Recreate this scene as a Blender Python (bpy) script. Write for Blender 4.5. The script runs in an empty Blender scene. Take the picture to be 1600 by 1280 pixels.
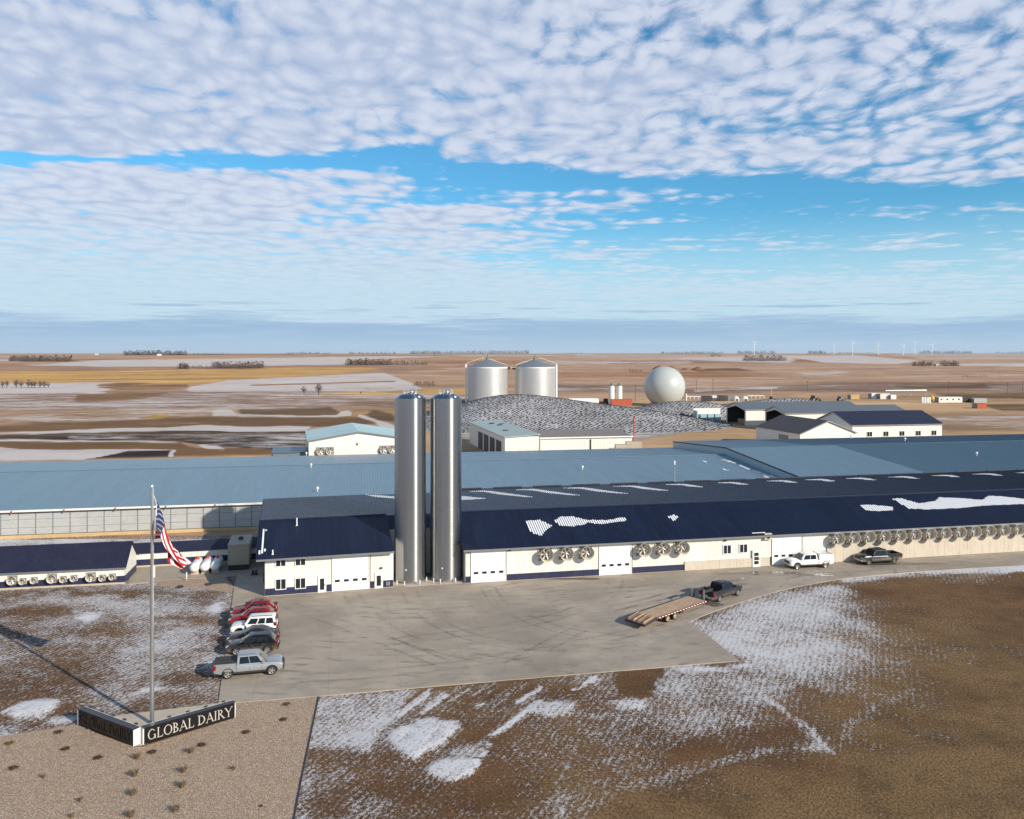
import bpy, bmesh, math, random
import numpy as np
from mathutils import Vector, Matrix
from mathutils.geometry import tessellate_polygon

random.seed(7)
R = math.radians
S = bpy.context.scene
COL = S.collection

# ------------------------------------------------------------------ camera
F, VH, H = 1280.0, 552.0, 28.5          # focal length and eye level in photo pixels, eye height in metres
cam_d = bpy.data.cameras.new('camera')
cam = bpy.data.objects.new('camera', cam_d)
COL.objects.link(cam)
cam.location = (0, 0, H)
cam.rotation_euler = (R(90), 0, 0)
cam_d.sensor_width = 36.0
cam_d.lens = 36.0 * F / 1600.0
cam_d.shift_y = -(640.0 - VH) / 1600.0
cam_d.clip_start = 0.5
cam_d.clip_end = 80000
S.camera = cam

# ------------------------------------------------------------------ light
SUN_EL = R(24.2)
SUN_H = (0.764, -0.645)                  # horizontal direction towards the sun
sun_vec = Vector((SUN_H[0] * math.cos(SUN_EL), SUN_H[1] * math.cos(SUN_EL), math.sin(SUN_EL)))
sun_d = bpy.data.lights.new('sun', 'SUN')
sun_d.energy = 5.0
sun_d.angle = R(0.5)
sun_d.color = (1.0, 0.90, 0.76)
sun = bpy.data.objects.new('sun', sun_d)
COL.objects.link(sun)
sun.rotation_euler = sun_vec.to_track_quat('Z', 'Y').to_euler()

S.view_settings.view_transform = 'Standard'
S.view_settings.look = 'None'
S.view_settings.exposure = 0.2
S.view_settings.gamma = 1.0
S.view_settings.use_curve_mapping = False
S.cycles.use_denoising = True
S.cycles.max_bounces = 8
S.cycles.diffuse_bounces = 3
S.cycles.glossy_bounces = 3
S.cycles.transmission_bounces = 4
S.cycles.volume_bounces = 0
S.cycles.volume_step_rate = 10
S.cycles.sample_clamp_indirect = 6.0


HAZE = 1.3e-5

# ------------------------------------------------------------------ node helper
class NT:
    """small node-building helper: values may be numbers, tuples or sockets"""
    def __init__(self, tree):
        self.t = tree; self.n = tree.nodes; self.l = tree.links; self.flat = False
    def put(self, sock, v):
        if isinstance(v, bpy.types.NodeSocket): self.l.new(v, sock)
        elif v is not None:
            if hasattr(sock, 'default_value') and hasattr(sock.default_value, '__len__') and not hasattr(v, '__len__'):
                v = (v,) * len(sock.default_value)
            if hasattr(v, '__len__') and hasattr(sock.default_value, '__len__') and len(v) == 3 and len(sock.default_value) == 4:
                v = (*v, 1)
            sock.default_value = v
    def m(self, op, a, b=None, c=None, clamp=False):
        x = self.n.new('ShaderNodeMath'); x.operation = op; x.use_clamp = clamp
        for i, v in enumerate((a, b, c)):
            if v is not None: self.put(x.inputs[i], v)
        return x.outputs[0]
    def mix(self, f, a, b, mode='MIX'):
        x = self.n.new('ShaderNodeMix'); x.data_type = 'RGBA'; x.blend_type = mode
        self.put(x.inputs[0], f); self.put(x.inputs[6], a); self.put(x.inputs[7], b)
        return x.outputs[2]
    def noise(self, vec, scale, detail=3, rough=.5, dist=0, w=None):
        x = self.n.new('ShaderNodeTexNoise'); x.noise_dimensions = '2D' if self.flat else '3D'; x.inputs['Scale'].default_value = scale
        x.inputs['Detail'].default_value = detail; x.inputs['Roughness'].default_value = rough
        x.inputs['Distortion'].default_value = dist
        if vec is not None: self.l.new(vec, x.inputs['Vector'])
        return x.outputs[0]
    def voro(self, vec, scale, feat='F1', smooth=None, out='Distance'):
        x = self.n.new('ShaderNodeTexVoronoi'); x.feature = feat; x.voronoi_dimensions = '2D' if self.flat else '3D'; x.inputs['Scale'].default_value = scale
        if smooth is not None and 'Smoothness' in x.inputs: x.inputs['Smoothness'].default_value = smooth
        if vec is not None: self.l.new(vec, x.inputs['Vector'])
        return x.outputs[out]
    def rng(self, v, a, b, c=0., d=1., kind='SMOOTHSTEP'):
        x = self.n.new('ShaderNodeMapRange'); x.interpolation_type = kind
        for i, q in enumerate((v, a, b, c, d)): self.put(x.inputs[i], q)
        return x.outputs[0]
    def mapv(self, vec, scale=(1, 1, 1), rot=(0, 0, 0), loc=(0, 0, 0)):
        x = self.n.new('ShaderNodeMapping'); x.inputs['Scale'].default_value = scale
        x.inputs['Rotation'].default_value = rot; x.inputs['Location'].default_value = loc
        self.l.new(vec, x.inputs['Vector']); return x.outputs[0]
    def coord(self, which='Object'):
        return self.n.new('ShaderNodeTexCoord').outputs[which]
    def pos(self):
        return self.n.new('ShaderNodeNewGeometry').outputs['Position']
    def attr(self, name, out='Fac'):
        x = self.n.new('ShaderNodeAttribute'); x.attribute_name = name; return x.outputs[out]
    def xyz(self, v):
        x = self.n.new('ShaderNodeSeparateXYZ'); self.l.new(v, x.inputs[0]); return x.outputs
    def comb(self, a, b, c):
        x = self.n.new('ShaderNodeCombineXYZ')
        for i, v in enumerate((a, b, c)): self.put(x.inputs[i], v)
        return x.outputs[0]
    def bump(self, h, strength=.3, dist=.05):
        x = self.n.new('ShaderNodeBump'); x.inputs['Strength'].default_value = strength
        x.inputs['Distance'].default_value = dist; self.l.new(h, x.inputs['Height']); return x.outputs[0]


# ------------------------------------------------------------------ sky
W = bpy.data.worlds.new('World'); S.world = W; W.use_nodes = True
W.node_tree.nodes.clear()
w = NT(W.node_tree)
out = w.n.new('ShaderNodeOutputWorld')
bg = w.n.new('ShaderNodeBackground')
w.l.new(bg.outputs[0], out.inputs[0])
sky = w.n.new('ShaderNodeTexSky'); sky.sky_type = 'NISHITA'; sky.sun_disc = False
sky.sun_elevation = SUN_EL
sky.sun_rotation = math.atan2(SUN_H[0], SUN_H[1])
sky.altitude = 400; sky.air_density = 1.0; sky.dust_density = 0.6; sky.ozone_density = 3.0
d = w.coord('Generated')
dx, dy, dz = w.xyz(d)
zz = w.m('MAXIMUM', dz, 0.0)
zc = w.m('ADD', zz, 0.012)
px = w.m('DIVIDE', dx, zc); py = w.m('DIVIDE', dy, zc)
P = w.comb(px, py, 0.0)
w.flat = True                            # the cloud sheet is a plane: 2-d textures are enough
# clear air: the physical sky, a little deeper blue
clear = w.mix(1.0, sky.outputs[0], (0.052, 0.112, 0.128), 'MULTIPLY')
# broad weather: a near deck, a clear lane, then a second deck thinning to the east, then a far hazy veil
wn = w.noise(P, 0.75, 3, .55)
wob = w.m('MULTIPLY', w.m('SUBTRACT', wn, .5), 1.2)
edge = w.m('ADD', w.m('SUBTRACT', py, w.m('MULTIPLY_ADD', px, 0.17, 4.08)), wob)
deck1 = w.rng(edge, -0.15, 0.20, 1.0, 0.0)
east = w.rng(px, -1.6, 2.4, 0.0, 1.0)
c1 = w.m('MULTIPLY', deck1, w.m('SUBTRACT', 0.90, w.m('MULTIPLY', east, 0.28)))
wob2 = w.m('MULTIPLY', w.m('SUBTRACT', wn, .5), -3.2)
gap2 = w.rng(edge, 0.10, 0.60)
ex2 = w.m('ADD', w.m('ADD', px, wob2), w.m('MULTIPLY', w.m('SUBTRACT', py, 6.0), -.10))
c1 = w.m('MULTIPLY', c1, w.rng(zz, .42, .70, 1.0, .30))
c2 = w.m('MULTIPLY', gap2, w.rng(ex2, -1.5, 0.3, 0.74, 0.16))
wisp = w.rng(w.noise(w.mapv(P, (.55, .95, 1), rot=(0, 0, R(12)), loc=(1.7, .4, 0)), 1.05, 6, .62), .44, .64)
c2 = w.m('ADD', c2, w.m('MULTIPLY', w.m('MULTIPLY', wisp, gap2), .44))
c3 = w.m('MULTIPLY', w.rng(py, 7.2, 11.0), 0.40)
cover = w.m('ADD', w.m('MAXIMUM', c1, c2), c3)
# puffs: rows of small cells, shrinking with distance; each has some height, so rows look stacked rather than flat
rr0 = w.m('POWER', w.m('ADD', w.m('MULTIPLY', px, px), w.m('MULTIPLY', py, py)), .5)
azi = w.m('ARCTAN2', dx, dy)
QX = w.m('MULTIPLY', azi, w.m('MULTIPLY', w.m('POWER', rr0, .22), 15.5))
QY = w.m('MULTIPLY', w.m('POWER', rr0, .45), 15.5)
Q = w.comb(QX, QY, 0.0)
nz = w.n.new('ShaderNodeTexNoise'); nz.noise_dimensions = '2D'; nz.inputs['Scale'].default_value = .45; nz.inputs['Detail'].default_value = 2
w.l.new(Q, nz.inputs['Vector'])
nzv = w.n.new('ShaderNodeVectorMath'); nzv.operation = 'MULTIPLY_ADD'
w.l.new(nz.outputs['Color'], nzv.inputs[0]); nzv.inputs[1].default_value = (1.2, 1.0, 0); w.l.new(Q, nzv.inputs[2])
PR = nzv.outputs[0]
vor = w.voro(PR, 1.6, 'SMOOTH_F1', .35)
puff = w.m('SUBTRACT', 0.52, vor)
fine = w.m('SUBTRACT', w.noise(w.mapv(PR, (.85, 1.0, 1)), 2.0, 7, .64), .5)
big = w.m('SUBTRACT', w.noise(w.mapv(P, (1, 1.5, 1)), 1.3, 3, .55), .5)
dens = w.m('ADD', w.m('ADD', cover, w.m('MULTIPLY', puff, .50)), w.m('ADD', w.m('MULTIPLY', fine, .74), w.m('MULTIPLY', big, .80)))
alpha = w.rng(dens, 0.30, 0.86)
# soft modelling of the puffs: thin crests are whiter, the thick middles greyer
lit = w.m('ADD', w.m('MULTIPLY', puff, .85), w.m('MULTIPLY', fine, 1.05))
thick = w.m('MULTIPLY', w.rng(w.m('ADD', cover, big), 0.50, 1.0), deck1)
shade = w.rng(w.m('SUBTRACT', w.m('ADD', lit, .10), w.m('MULTIPLY', thick, .22)), -0.42, 0.52)
ccol = w.mix(shade, (0.395, 0.47, 0.63), (0.59, 0.64, 0.75))
skyc = w.mix(w.m('MULTIPLY', alpha, .95), clear, ccol)
# far haze: pale veil low down, then a blue-grey bank lying along the horizon
hz1 = w.rng(zz, 0.175, 0.062)
skyc = w.mix(w.m('MULTIPLY', hz1, .74), skyc, (0.475, 0.655, 0.765))
az = w.m('ARCTAN2', dx, dy)
HB = w.comb(w.m('MULTIPLY', az, 5.0), w.m('MULTIPLY', zz, 90.0), 0.0)
bk = w.m('ADD', zz, w.m('MULTIPLY', w.m('SUBTRACT', w.noise(HB, 1.0, 5, .62), .5), .040))
bank = w.rng(bk, 0.046, 0.033)
streak = w.rng(w.noise(w.comb(w.m('MULTIPLY', az, 7.0), w.m('MULTIPLY', zz, 230.0), 3.0), 1.0, 4, .6), .54, .70)
st_band = w.m('MULTIPLY', w.rng(zz, .068, .055), w.rng(zz, .030, .042))
bank = w.m('MAXIMUM', bank, w.m('MULTIPLY', w.m('MULTIPLY', streak, st_band), .8))
bcol = w.mix(w.rng(zz, 0.0, 0.030), (0.39, 0.53, 0.68), (0.285, 0.43, 0.61))
bcol = w.mix(w.m('MULTIPLY', w.rng(w.noise(HB, 1.6, 4, .6), .45, .7), .35), bcol, (0.43, 0.56, 0.70))
skyc = w.mix(w.m('MULTIPLY', bank, .88), skyc, bcol)
w.l.new(skyc, bg.inputs[0])
bg.inputs[1].default_value = 1.0
W.cycles.sampling_method = 'MANUAL'; W.cycles.sample_map_resolution = 512


# ------------------------------------------------------------------ measuring
def G(u, v, z=0.0):
    """ground point (x, y) under photo pixel u, v at height z"""
    y = (H - z) * F / (v - VH)
    return ((u - 800) / F * y, y)

def PT(u, v, y):
    """point at depth y under photo pixel"""
    return Vector(((u - 800) / F * y, y, H - (v - VH) / F * y))

class Frame:
    """a building's own axes: x along its front, y to its back"""
    def __init__(s, ox, oy, slope):
        s.o = Vector((ox, oy, 0)); n = math.hypot(1, slope)
        s.a = Vector((1 / n, slope / n, 0)); s.p = Vector((-slope / n, 1 / n, 0)); s.ang = math.atan(slope)
    def hit(s, u, v, yl=0.0):
        D = Vector(((u - 800) / F, 1, -(v - VH) / F)); C = Vector((0, 0, H))
        t = (yl - (C - s.o).dot(s.p)) / D.dot(s.p)
        q = C + D * t
        return ((q - s.o).dot(s.a), q.z)
    def ground(s, u, v, z=0):
        x, y = G(u, v, z); q = Vector((x, y, 0)) - s.o
        return (q.dot(s.a), q.dot(s.p))
    def plane(s, u, v, y0, z0, pitch):
        """where the pixel ray meets the roof plane z = z0 + pitch*(y-y0): local (x, y)"""
        D = Vector(((u - 800) / F, 1, -(v - VH) / F)); C = Vector((0, 0, H))
        cy, dy_ = (C - s.o).dot(s.p), D.dot(s.p)
        t = (z0 + pitch * (cy - y0) - C.z) / (D.z - pitch * dy_)
        q = C + D * t
        return ((q - s.o).dot(s.a), (q - s.o).dot(s.p))
    def world(s, x, y, z=0):
        return s.o + s.a * x + s.p * y + Vector((0, 0, z))


# ------------------------------------------------------------------ mesh builder
class MB:
    def __init__(s):
        s.v = []; s.f = []; s.mi = []
    def add(s, vs, fs, mi=0):
        b = len(s.v); s.v += [tuple(q) for q in vs]
        for f in fs:
            s.f.append(tuple(i + b for i in f)); s.mi.append(mi)
        return s
    def hexa(s, p, mi=0):
        return s.add(p, [(0, 3, 2, 1), (4, 5, 6, 7), (0, 1, 5, 4), (1, 2, 6, 5), (2, 3, 7, 6), (3, 0, 4, 7)], mi)
    def box(s, x0, x1, y0, y1, z0, z1, mi=0):
        return s.hexa([(x0, y0, z0), (x1, y0, z0), (x1, y1, z0), (x0, y1, z0), (x0, y0, z1), (x1, y0, z1), (x1, y1, z1), (x0, y1, z1)], mi)
    def quad(s, a, b, c, d, mi=0):
        return s.add([a, b, c, d], [(0, 1, 2, 3)], mi)
    def tube(s, a, b, r0, r1=None, n=8, mi=0, caps=True):
        a, b = Vector(a), Vector(b); r1 = r0 if r1 is None else r1
        z = (b - a).normalized(); x = z.orthogonal().normalized(); y = z.cross(x)
        vs = []
        for q, r in ((a, r0), (b, r1)):
            for i in range(n):
                t = 2 * math.pi * i / n; vs.append(q + (x * math.cos(t) + y * math.sin(t)) * r)
        fs = [(i, (i + 1) % n, n + (i + 1) % n, n + i) for i in range(n)]
        if caps: fs += [tuple(range(n - 1, -1, -1)), tuple(range(n, 2 * n))]
        return s.add(vs, fs, mi)
    def path(s, pts, r, n=6, mi=0):
        for a, b in zip(pts[:-1], pts[1:]): s.tube(a, b, r, r, n, mi)
        return s
    def lathe(s, prof, n=24, mi=0, o=(0, 0, 0), axis='z', cap0=False, cap1=False):
        o = Vector(o); vs = []
        for r, h in prof:
            for i in range(n):
                t = 2 * math.pi * i / n; c, q = r * math.cos(t), r * math.sin(t)
                vs.append(o + Vector({'z': (c, q, h), 'y': (c, h, -q), 'x': (h, c, q)}[axis]))
        fs = []
        for k in range(len(prof) - 1):
            for i in range(n):
                j = (i + 1) % n
                fs.append((k * n + i, k * n + j, (k + 1) * n + j, (k + 1) * n + i))
        if cap0: fs.append(tuple(range(n - 1, -1, -1)))
        if cap1: fs.append(tuple(range((len(prof) - 1) * n, len(prof) * n)))
        return s.add(vs, fs, mi)
    def prism(s, poly, f0, f1, mi=0):
        """poly: 2-d points; f0/f1 map a 2-d point to the two end faces"""
        n = len(poly); tri = tessellate_polygon([[Vector((a, b, 0)) for a, b in poly]])
        s.add([f0(*q) for q in poly] + [f1(*q) for q in poly],
              [tuple(t) for t in tri] + [tuple(i + n for i in t[::-1]) for t in tri] + [(i, (i + 1) % n, n + (i + 1) % n, n + i) for i in range(n)], mi)
        return s
    def ribbed(s, P0, A, B, N, la, lb, sp=.3, h=.03, w=.07, mi=0):
        """sheet spanned by unit A (length la) and B (length lb), trapezoid ribs running along B"""
        P0, A, B, N = Vector(P0), Vector(A), Vector(B), Vector(N)
        n = max(1, round(la / sp)); sp = la / n; prof = [(0, 0)]
        for i in range(n):
            c = (i + .5) * sp
            prof += [(c - w, 0), (c - w * .45, h), (c + w * .45, h), (c + w, 0)]
        prof.append((la, 0))
        vs = []
        for a, q in prof:
            b = P0 + A * a + N * q; vs += [b, b + B * lb]
        fs = [(2 * i, 2 * i + 2, 2 * i + 3, 2 * i + 1) for i in range(len(prof) - 1)]
        return s.add(vs, fs, mi)
    def mesh(s, name, mats, smooth=False, fix=True):
        me = bpy.data.meshes.new(name)
        me.from_pydata(s.v, [], s.f)
        for m_ in (mats if isinstance(mats, (list, tuple)) else [mats]): me.materials.append(m_)
        me.polygons.foreach_set('material_index', s.mi)
        if fix:
            bm = bmesh.new(); bm.from_mesh(me)
            bmesh.ops.recalc_face_normals(bm, faces=bm.faces); bm.to_mesh(me); bm.free()
        if smooth:
            try: me.shade_smooth()
            except Exception: pass
            me.polygons.foreach_set('use_smooth', [True] * len(me.polygons))
        me.update()
        return me
    def build(s, name, mats, parent=None, smooth=False, fix=True, loc=None, rot=None):
        return link(name, s.mesh(name, mats, smooth, fix), parent, loc, rot)

def link(name, data, parent=None, loc=None, rot=None):
    o = bpy.data.objects.new(name, data); COL.objects.link(o)
    if parent is not None: o.parent = parent
    if loc is not None: o.location = loc
    if rot is not None: o.rotation_euler = rot
    return o

def tag(o, label=None, cat=None, group=None, kind=None):
    if label: o['label'] = label
    if cat: o['category'] = cat
    if group: o['group'] = group
    if kind: o['kind'] = kind
    return o

def thing(name, label, cat, loc=(0, 0, 0), rz=0.0, group=None):
    o = link(name, None, None, loc, (0, 0, rz)); o.empty_display_size = .3
    return tag(o, label, cat, group)

def copy_tree(o, parent=None):
    c = o.copy(); COL.objects.link(c)
    if parent is not None: c.parent = parent
    for ch in list(o.children): copy_tree(ch, c)
    return c

def smooth_by_angle(o, deg=35):
    me = o.data
    me.polygons.foreach_set('use_smooth', [True] * len(me.polygons))
    try: me.set_sharp_from_angle(angle=R(deg))
    except Exception: pass
    return o


# ------------------------------------------------------------------ materials
def mat(name, col, rough=.6, metal=0., var=.12, scale=1.2, bump=0., bscale=30., spec=.5, dirt=0., dirt_col=(.16, .12, .08), stretch=(1, 1, 1), coat=0., emit=None):
    m_ = bpy.data.materials.new(name); m_.use_nodes = True
    t = NT(m_.node_tree); b = t.n['Principled BSDF']
    co = t.mapv(t.coord('Object'), stretch)
    n1 = t.noise(co, scale, 5, .6); n2 = t.noise(co, scale * 9, 3, .6)
    f = t.m('ADD', t.m('MULTIPLY', n1, .65), t.m('MULTIPLY', n2, .35))
    k = t.rng(f, .3, .7, 1 - var, 1 + var, 'LINEAR')
    c = t.mix(1.0, col, t.comb(k, k, k), 'MULTIPLY')
    if dirt > 0:
        dn = t.rng(t.noise(co, scale * 2.3, 6, .68), .50, .74, 0, dirt)
        c = t.mix(dn, c, dirt_col)
    t.l.new(c, b.inputs['Base Color'])
    t.put(b.inputs['Roughness'], t.rng(n2, .3, .7, max(.02, rough - .06), min(1, rough + .06), 'LINEAR'))
    b.inputs['Metallic'].default_value = metal
    b.inputs['Specular IOR Level'].default_value = spec
    if coat: b.inputs['Coat Weight'].default_value = coat; b.inputs['Coat Roughness'].default_value = .05
    if bump: t.l.new(t.bump(t.noise(co, bscale, 4, .6), bump, .02), b.inputs['Normal'])
    return m_

M = {}
M['white_steel'] = mat('white_steel', (.69, .675, .63), .45, var=.06, scale=.6, dirt=.20, dirt_col=(.50, .43, .34), stretch=(1, 1, .22))
M['white_trim'] = mat('white_trim', (.80, .79, .77), .4, var=.04)
M['navy_roof'] = mat('navy_roof', (.010, .015, .036), .36, var=.30, scale=.5, stretch=(1.6, .12, .12), dirt=.35, dirt_col=(.026, .032, .055), spec=.16)
M['navy_wall'] = mat('navy_wall', (.022, .026, .068), .42, var=.15, scale=.6, dirt=.25, dirt_col=(.10, .09, .09))
M['navy_old'] = mat('navy_old', (.021, .022, .044), .42, var=.18, scale=.4, dirt=.25, dirt_col=(.05, .048, .065), spec=.3)
M['blue_roof'] = mat('blue_roof', (.135, .22, .28), .38, var=.10, scale=.30, stretch=(1.6, .10, .1), dirt=.30, dirt_col=(.185, .27, .33))
M['teal_roof'] = mat('teal_roof', (.050, .115, .160), .40, var=.10, scale=.30, stretch=(1.6, .10, .1), dirt=.22, dirt_col=(.09, .16, .21))
M['pale_roof'] = mat('pale_roof', (.30, .42, .45), .42, var=.08, scale=.2, dirt=.25, dirt_col=(.36, .44, .46))
M['sage_roof'] = mat('sage_roof', (.34, .41, .385), .5, var=.08, scale=.2, dirt=.3, dirt_col=(.42, .47, .44))
M['grey_roof'] = mat('grey_roof', (.13, .145, .165), .45, var=.10, scale=.3)
M['brown_roof'] = mat('brown_roof', (.25, .195, .15), .5, var=.10, scale=.3)
M['shingle'] = mat('shingle', (.060, .052, .055), .6, var=.12, scale=.5)
M['panel'] = mat('panel', (.40, .41, .40), .6, var=.12, scale=.9, dirt=.45, dirt_col=(.28, .25, .22), stretch=(.6, 1, 2.2))
M['conc_wall'] = mat('conc_wall', (.52, .46, .375), .8, var=.12, scale=.8, dirt=.4, dirt_col=(.30, .24, .17), bump=.2, stretch=(1.6, 1, .5))
M['conc'] = mat('conc', (.47, .40, .31), .8, var=.12, scale=.8, dirt=.3, dirt_col=(.30, .24, .18), bump=.15)
M['curb'] = mat('curb', (.52, .37, .19), .8, var=.15, scale=.8)
M['black'] = mat('black', (.012, .012, .014), .5, var=.2)
M['dark'] = mat('dark', (.03, .03, .033), .6, var=.2)
M['rubber'] = mat('rubber', (.022, .021, .020), .8, var=.3, scale=4, dirt=.3, dirt_col=(.12, .10, .08))
M['glass'] = mat('glass', (.012, .017, .021), .06, var=.1, spec=.7)
M['car_glass'] = mat('car_glass', (.006, .009, .012), .05, var=.1, spec=.45)
M['galv'] = mat('galv', (.55, .56, .57), .35, metal=.9, var=.12, scale=2)
M['grey_metal'] = mat('grey_metal', (.22, .23, .245), .45, metal=.4, var=.12)
M['fiber'] = mat('fiber', (.50, .46, .39), .5, var=.12, scale=2, dirt=.35, dirt_col=(.30, .22, .13))
M['fiber_in'] = mat('fiber_in', (.24, .215, .18), .6, var=.25, scale=3, dirt=.5, dirt_col=(.12, .08, .04))
M['blade'] = mat('blade', (.66, .64, .60), .35, metal=.35, var=.15, scale=5, dirt=.3, dirt_col=(.4, .3, .18))
M['red'] = mat('red', (.50, .035, .022), .4, var=.1)
M['rust_red'] = mat('rust_red', (.42, .085, .04), .55, var=.12, scale=.5)
M['yellow'] = mat('yellow', (.62, .34, .02), .5)
M['white_paint'] = mat('white_paint', (.75, .75, .745), .3, var=.04)
M['tan_box'] = mat('tan_box', (.30, .27, .21), .5, var=.08)
M['snow'] = mat('snow', (.82, .84, .88), .8, var=.05, scale=3, bump=.3, bscale=14)
M['wood'] = mat('wood', (.42, .285, .185), .8, var=.35, scale=1.4, stretch=(.6, 3, 1), dirt=.6, dirt_col=(.15, .09, .055))
M['trunk'] = mat('trunk', (.085, .066, .055), .9, var=.25, scale=2)
M['twig'] = mat('twig', (.105, .078, .066), .9, var=.25, scale=.3)
M['evergreen'] = mat('evergreen', (.030, .038, .022), .9, var=.3, scale=.2)
M['stainless'] = None

def stainless():
    m_ = bpy.data.materials.new('stainless'); m_.use_nodes = True
    t = NT(m_.node_tree); b = t.n['Principled BSDF']
    co = t.coord('Object')
    band = t.noise(t.mapv(co, (.15, .15, 1.1)), 1.3, 4, .6)
    fine = t.noise(t.mapv(co, (14, 14, .35)), 1.5, 3, .6)
    k = t.rng(t.m('ADD', t.m('MULTIPLY', band, .6), t.m('MULTIPLY', fine, .4)), .3, .7, .97, 1.03, 'LINEAR')
    t.l.new(t.mix(1., (.43, .435, .44), t.comb(k, k, k), 'MULTIPLY'), b.inputs['Base Color'])
    b.inputs['Metallic'].default_value = 1.
    b.inputs['Roughness'].default_value = .27
    b.inputs['Anisotropic'].default_value = .85; b.inputs['Anisotropic Rotation'].default_value = .25
    tg = t.n.new('ShaderNodeTangent'); tg.direction_type = 'RADIAL'; tg.axis = 'Z'; t.l.new(tg.outputs[0], b.inputs['Tangent'])
    return m_
M['stainless'] = stainless()

# ================================================================== GROUND
def vnoise(x, y, seed=0):
    xi, yi = np.floor(x).astype(np.int64), np.floor(y).astype(np.int64)
    xf, yf = x - xi, y - yi
    xf = xf * xf * (3 - 2 * xf); yf = yf * yf * (3 - 2 * yf)
    def h(a, b):
        n = (a * 374761393 + b * 668265263 + seed * 982451653) & 0x7fffffff
        n = ((n ^ (n >> 13)) * 1274126177) & 0x7fffffff
        return ((n ^ (n >> 16)) & 0xffff) / 65535.0
    return (h(xi, yi) * (1 - xf) + h(xi + 1, yi) * xf) * (1 - yf) + (h(xi, yi + 1) * (1 - xf) + h(xi + 1, yi + 1) * xf) * yf

def fbm(x, y, seed=0, oct=4):
    s, a, t = 0, .5, 0
    for i in range(oct):
        s = s + a * vnoise(x * 2 ** i, y * 2 ** i, seed + i); t += a; a *= .5
    return s / t

def sm(x, a, b):
    t = np.clip((x - a) / (b - a), 0, 1); return t * t * (3 - 2 * t)

def poly_mask(U, V, pts, feather):
    inside = np.zeros(U.shape, bool); dist = np.full(U.shape, 1e9)
    n = len(pts)
    for i in range(n):
        (x0, y0), (x1, y1) = pts[i], pts[(i + 1) % n]
        ex, ey = x1 - x0, y1 - y0
        t = np.clip(((U - x0) * ex + (V - y0) * ey) / (ex * ex + ey * ey + 1e-9), 0, 1)
        dist = np.minimum(dist, np.hypot(U - x0 - t * ex, V - y0 - t * ey))
        if y0 != y1:
            c = ((y0 > V) != (y1 > V)) & (U < (x1 - x0) * (V - y0) / (y1 - y0) + x0)
            inside ^= c
    return sm(np.where(inside, dist, -dist), -feather, feather)

def ell_mask(U, V, u, v, ru, rv):
    q = ((U - u) / ru) ** 2 + ((V - v) / rv) ** 2
    return np.exp(-q * 1.1)

def line_mask(U, V, pts, w_):
    dist = np.full(U.shape, 1e9)
    for (x0, y0), (x1, y1) in zip(pts[:-1], pts[1:]):
        ex, ey = x1 - x0, y1 - y0
        t = np.clip(((U - x0) * ex + (V - y0) * ey) / (ex * ex + ey * ey + 1e-9), 0, 1)
        dist = np.minimum(dist, np.hypot(U - x0 - t * ex, V - y0 - t * ey))
    return 1 - sm(dist, w_ * .5, w_ * 1.3)

def grid_mesh(name, X, Y, Z, attrs, m_):
    nr, nc = X.shape
    me = bpy.data.meshes.new(name)
    co = np.stack([X, Y, Z], -1).reshape(-1, 3)
    idx = np.arange(nr * nc).reshape(nr, nc)
    q = np.stack([idx[:-1, :-1], idx[:-1, 1:], idx[1:, 1:], idx[1:, :-1]], -1).reshape(-1, 4)
    me.vertices.add(len(co)); me.vertices.foreach_set('co', co.ravel())
    me.loops.add(q.size); me.loops.foreach_set('vertex_index', q.ravel())
    me.polygons.add(len(q))
    me.polygons.foreach_set('loop_start', np.arange(0, q.size, 4)); me.polygons.foreach_set('loop_total', np.full(len(q), 4))
    me.update(calc_edges=True); me.validate()
    me.polygons.foreach_set('use_smooth', [True] * len(q))
    for k, a in attrs.items():
        if a.ndim == 3:
            at = me.attributes.new(k, 'FLOAT_COLOR', 'POINT')
            at.data.foreach_set('color', np.concatenate([a, np.ones(a.shape[:2] + (1,))], -1).ravel())
        else:
            at = me.attributes.new(k, 'FLOAT', 'POINT'); at.data.foreach_set('value', a.ravel())
    me.materials.append(m_)
    return me

# ---- farmland running out to the horizon
def terrain(x, y):
    x, y = np.asarray(x, float), np.asarray(y, float)
    far = sm(y, 900, 7000)
    h = far * (17 + 9 * (fbm(x / 2600, y / 2300, 5, 3) - .5) * 2)
    mid = sm(y, 420, 1300)
    h = h + mid * 3.2 * (fbm(x / 420 + 9, y / 300, 11, 3) - .5) * 2 * (1 - .5 * far)
    return h

def tz(x, y): return float(terrain(np.array([x]), np.array([y]))[0])

_ry = 200.0 * 1.012 ** np.arange(420)
def far_ground(u, v):
    """ground point on the rolling terrain under a pixel (marched along the ray)"""
    xs_ = (u - 800) / F * _ry; hit_ = np.nonzero(H - (v - VH) / F * _ry <= terrain(xs_, _ry))[0]
    i = int(hit_[0]) if len(hit_) else len(_ry) - 1
    y = float(_ry[i]); x = (u - 800) / F * y
    return (x, y, tz(x, y))

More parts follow.
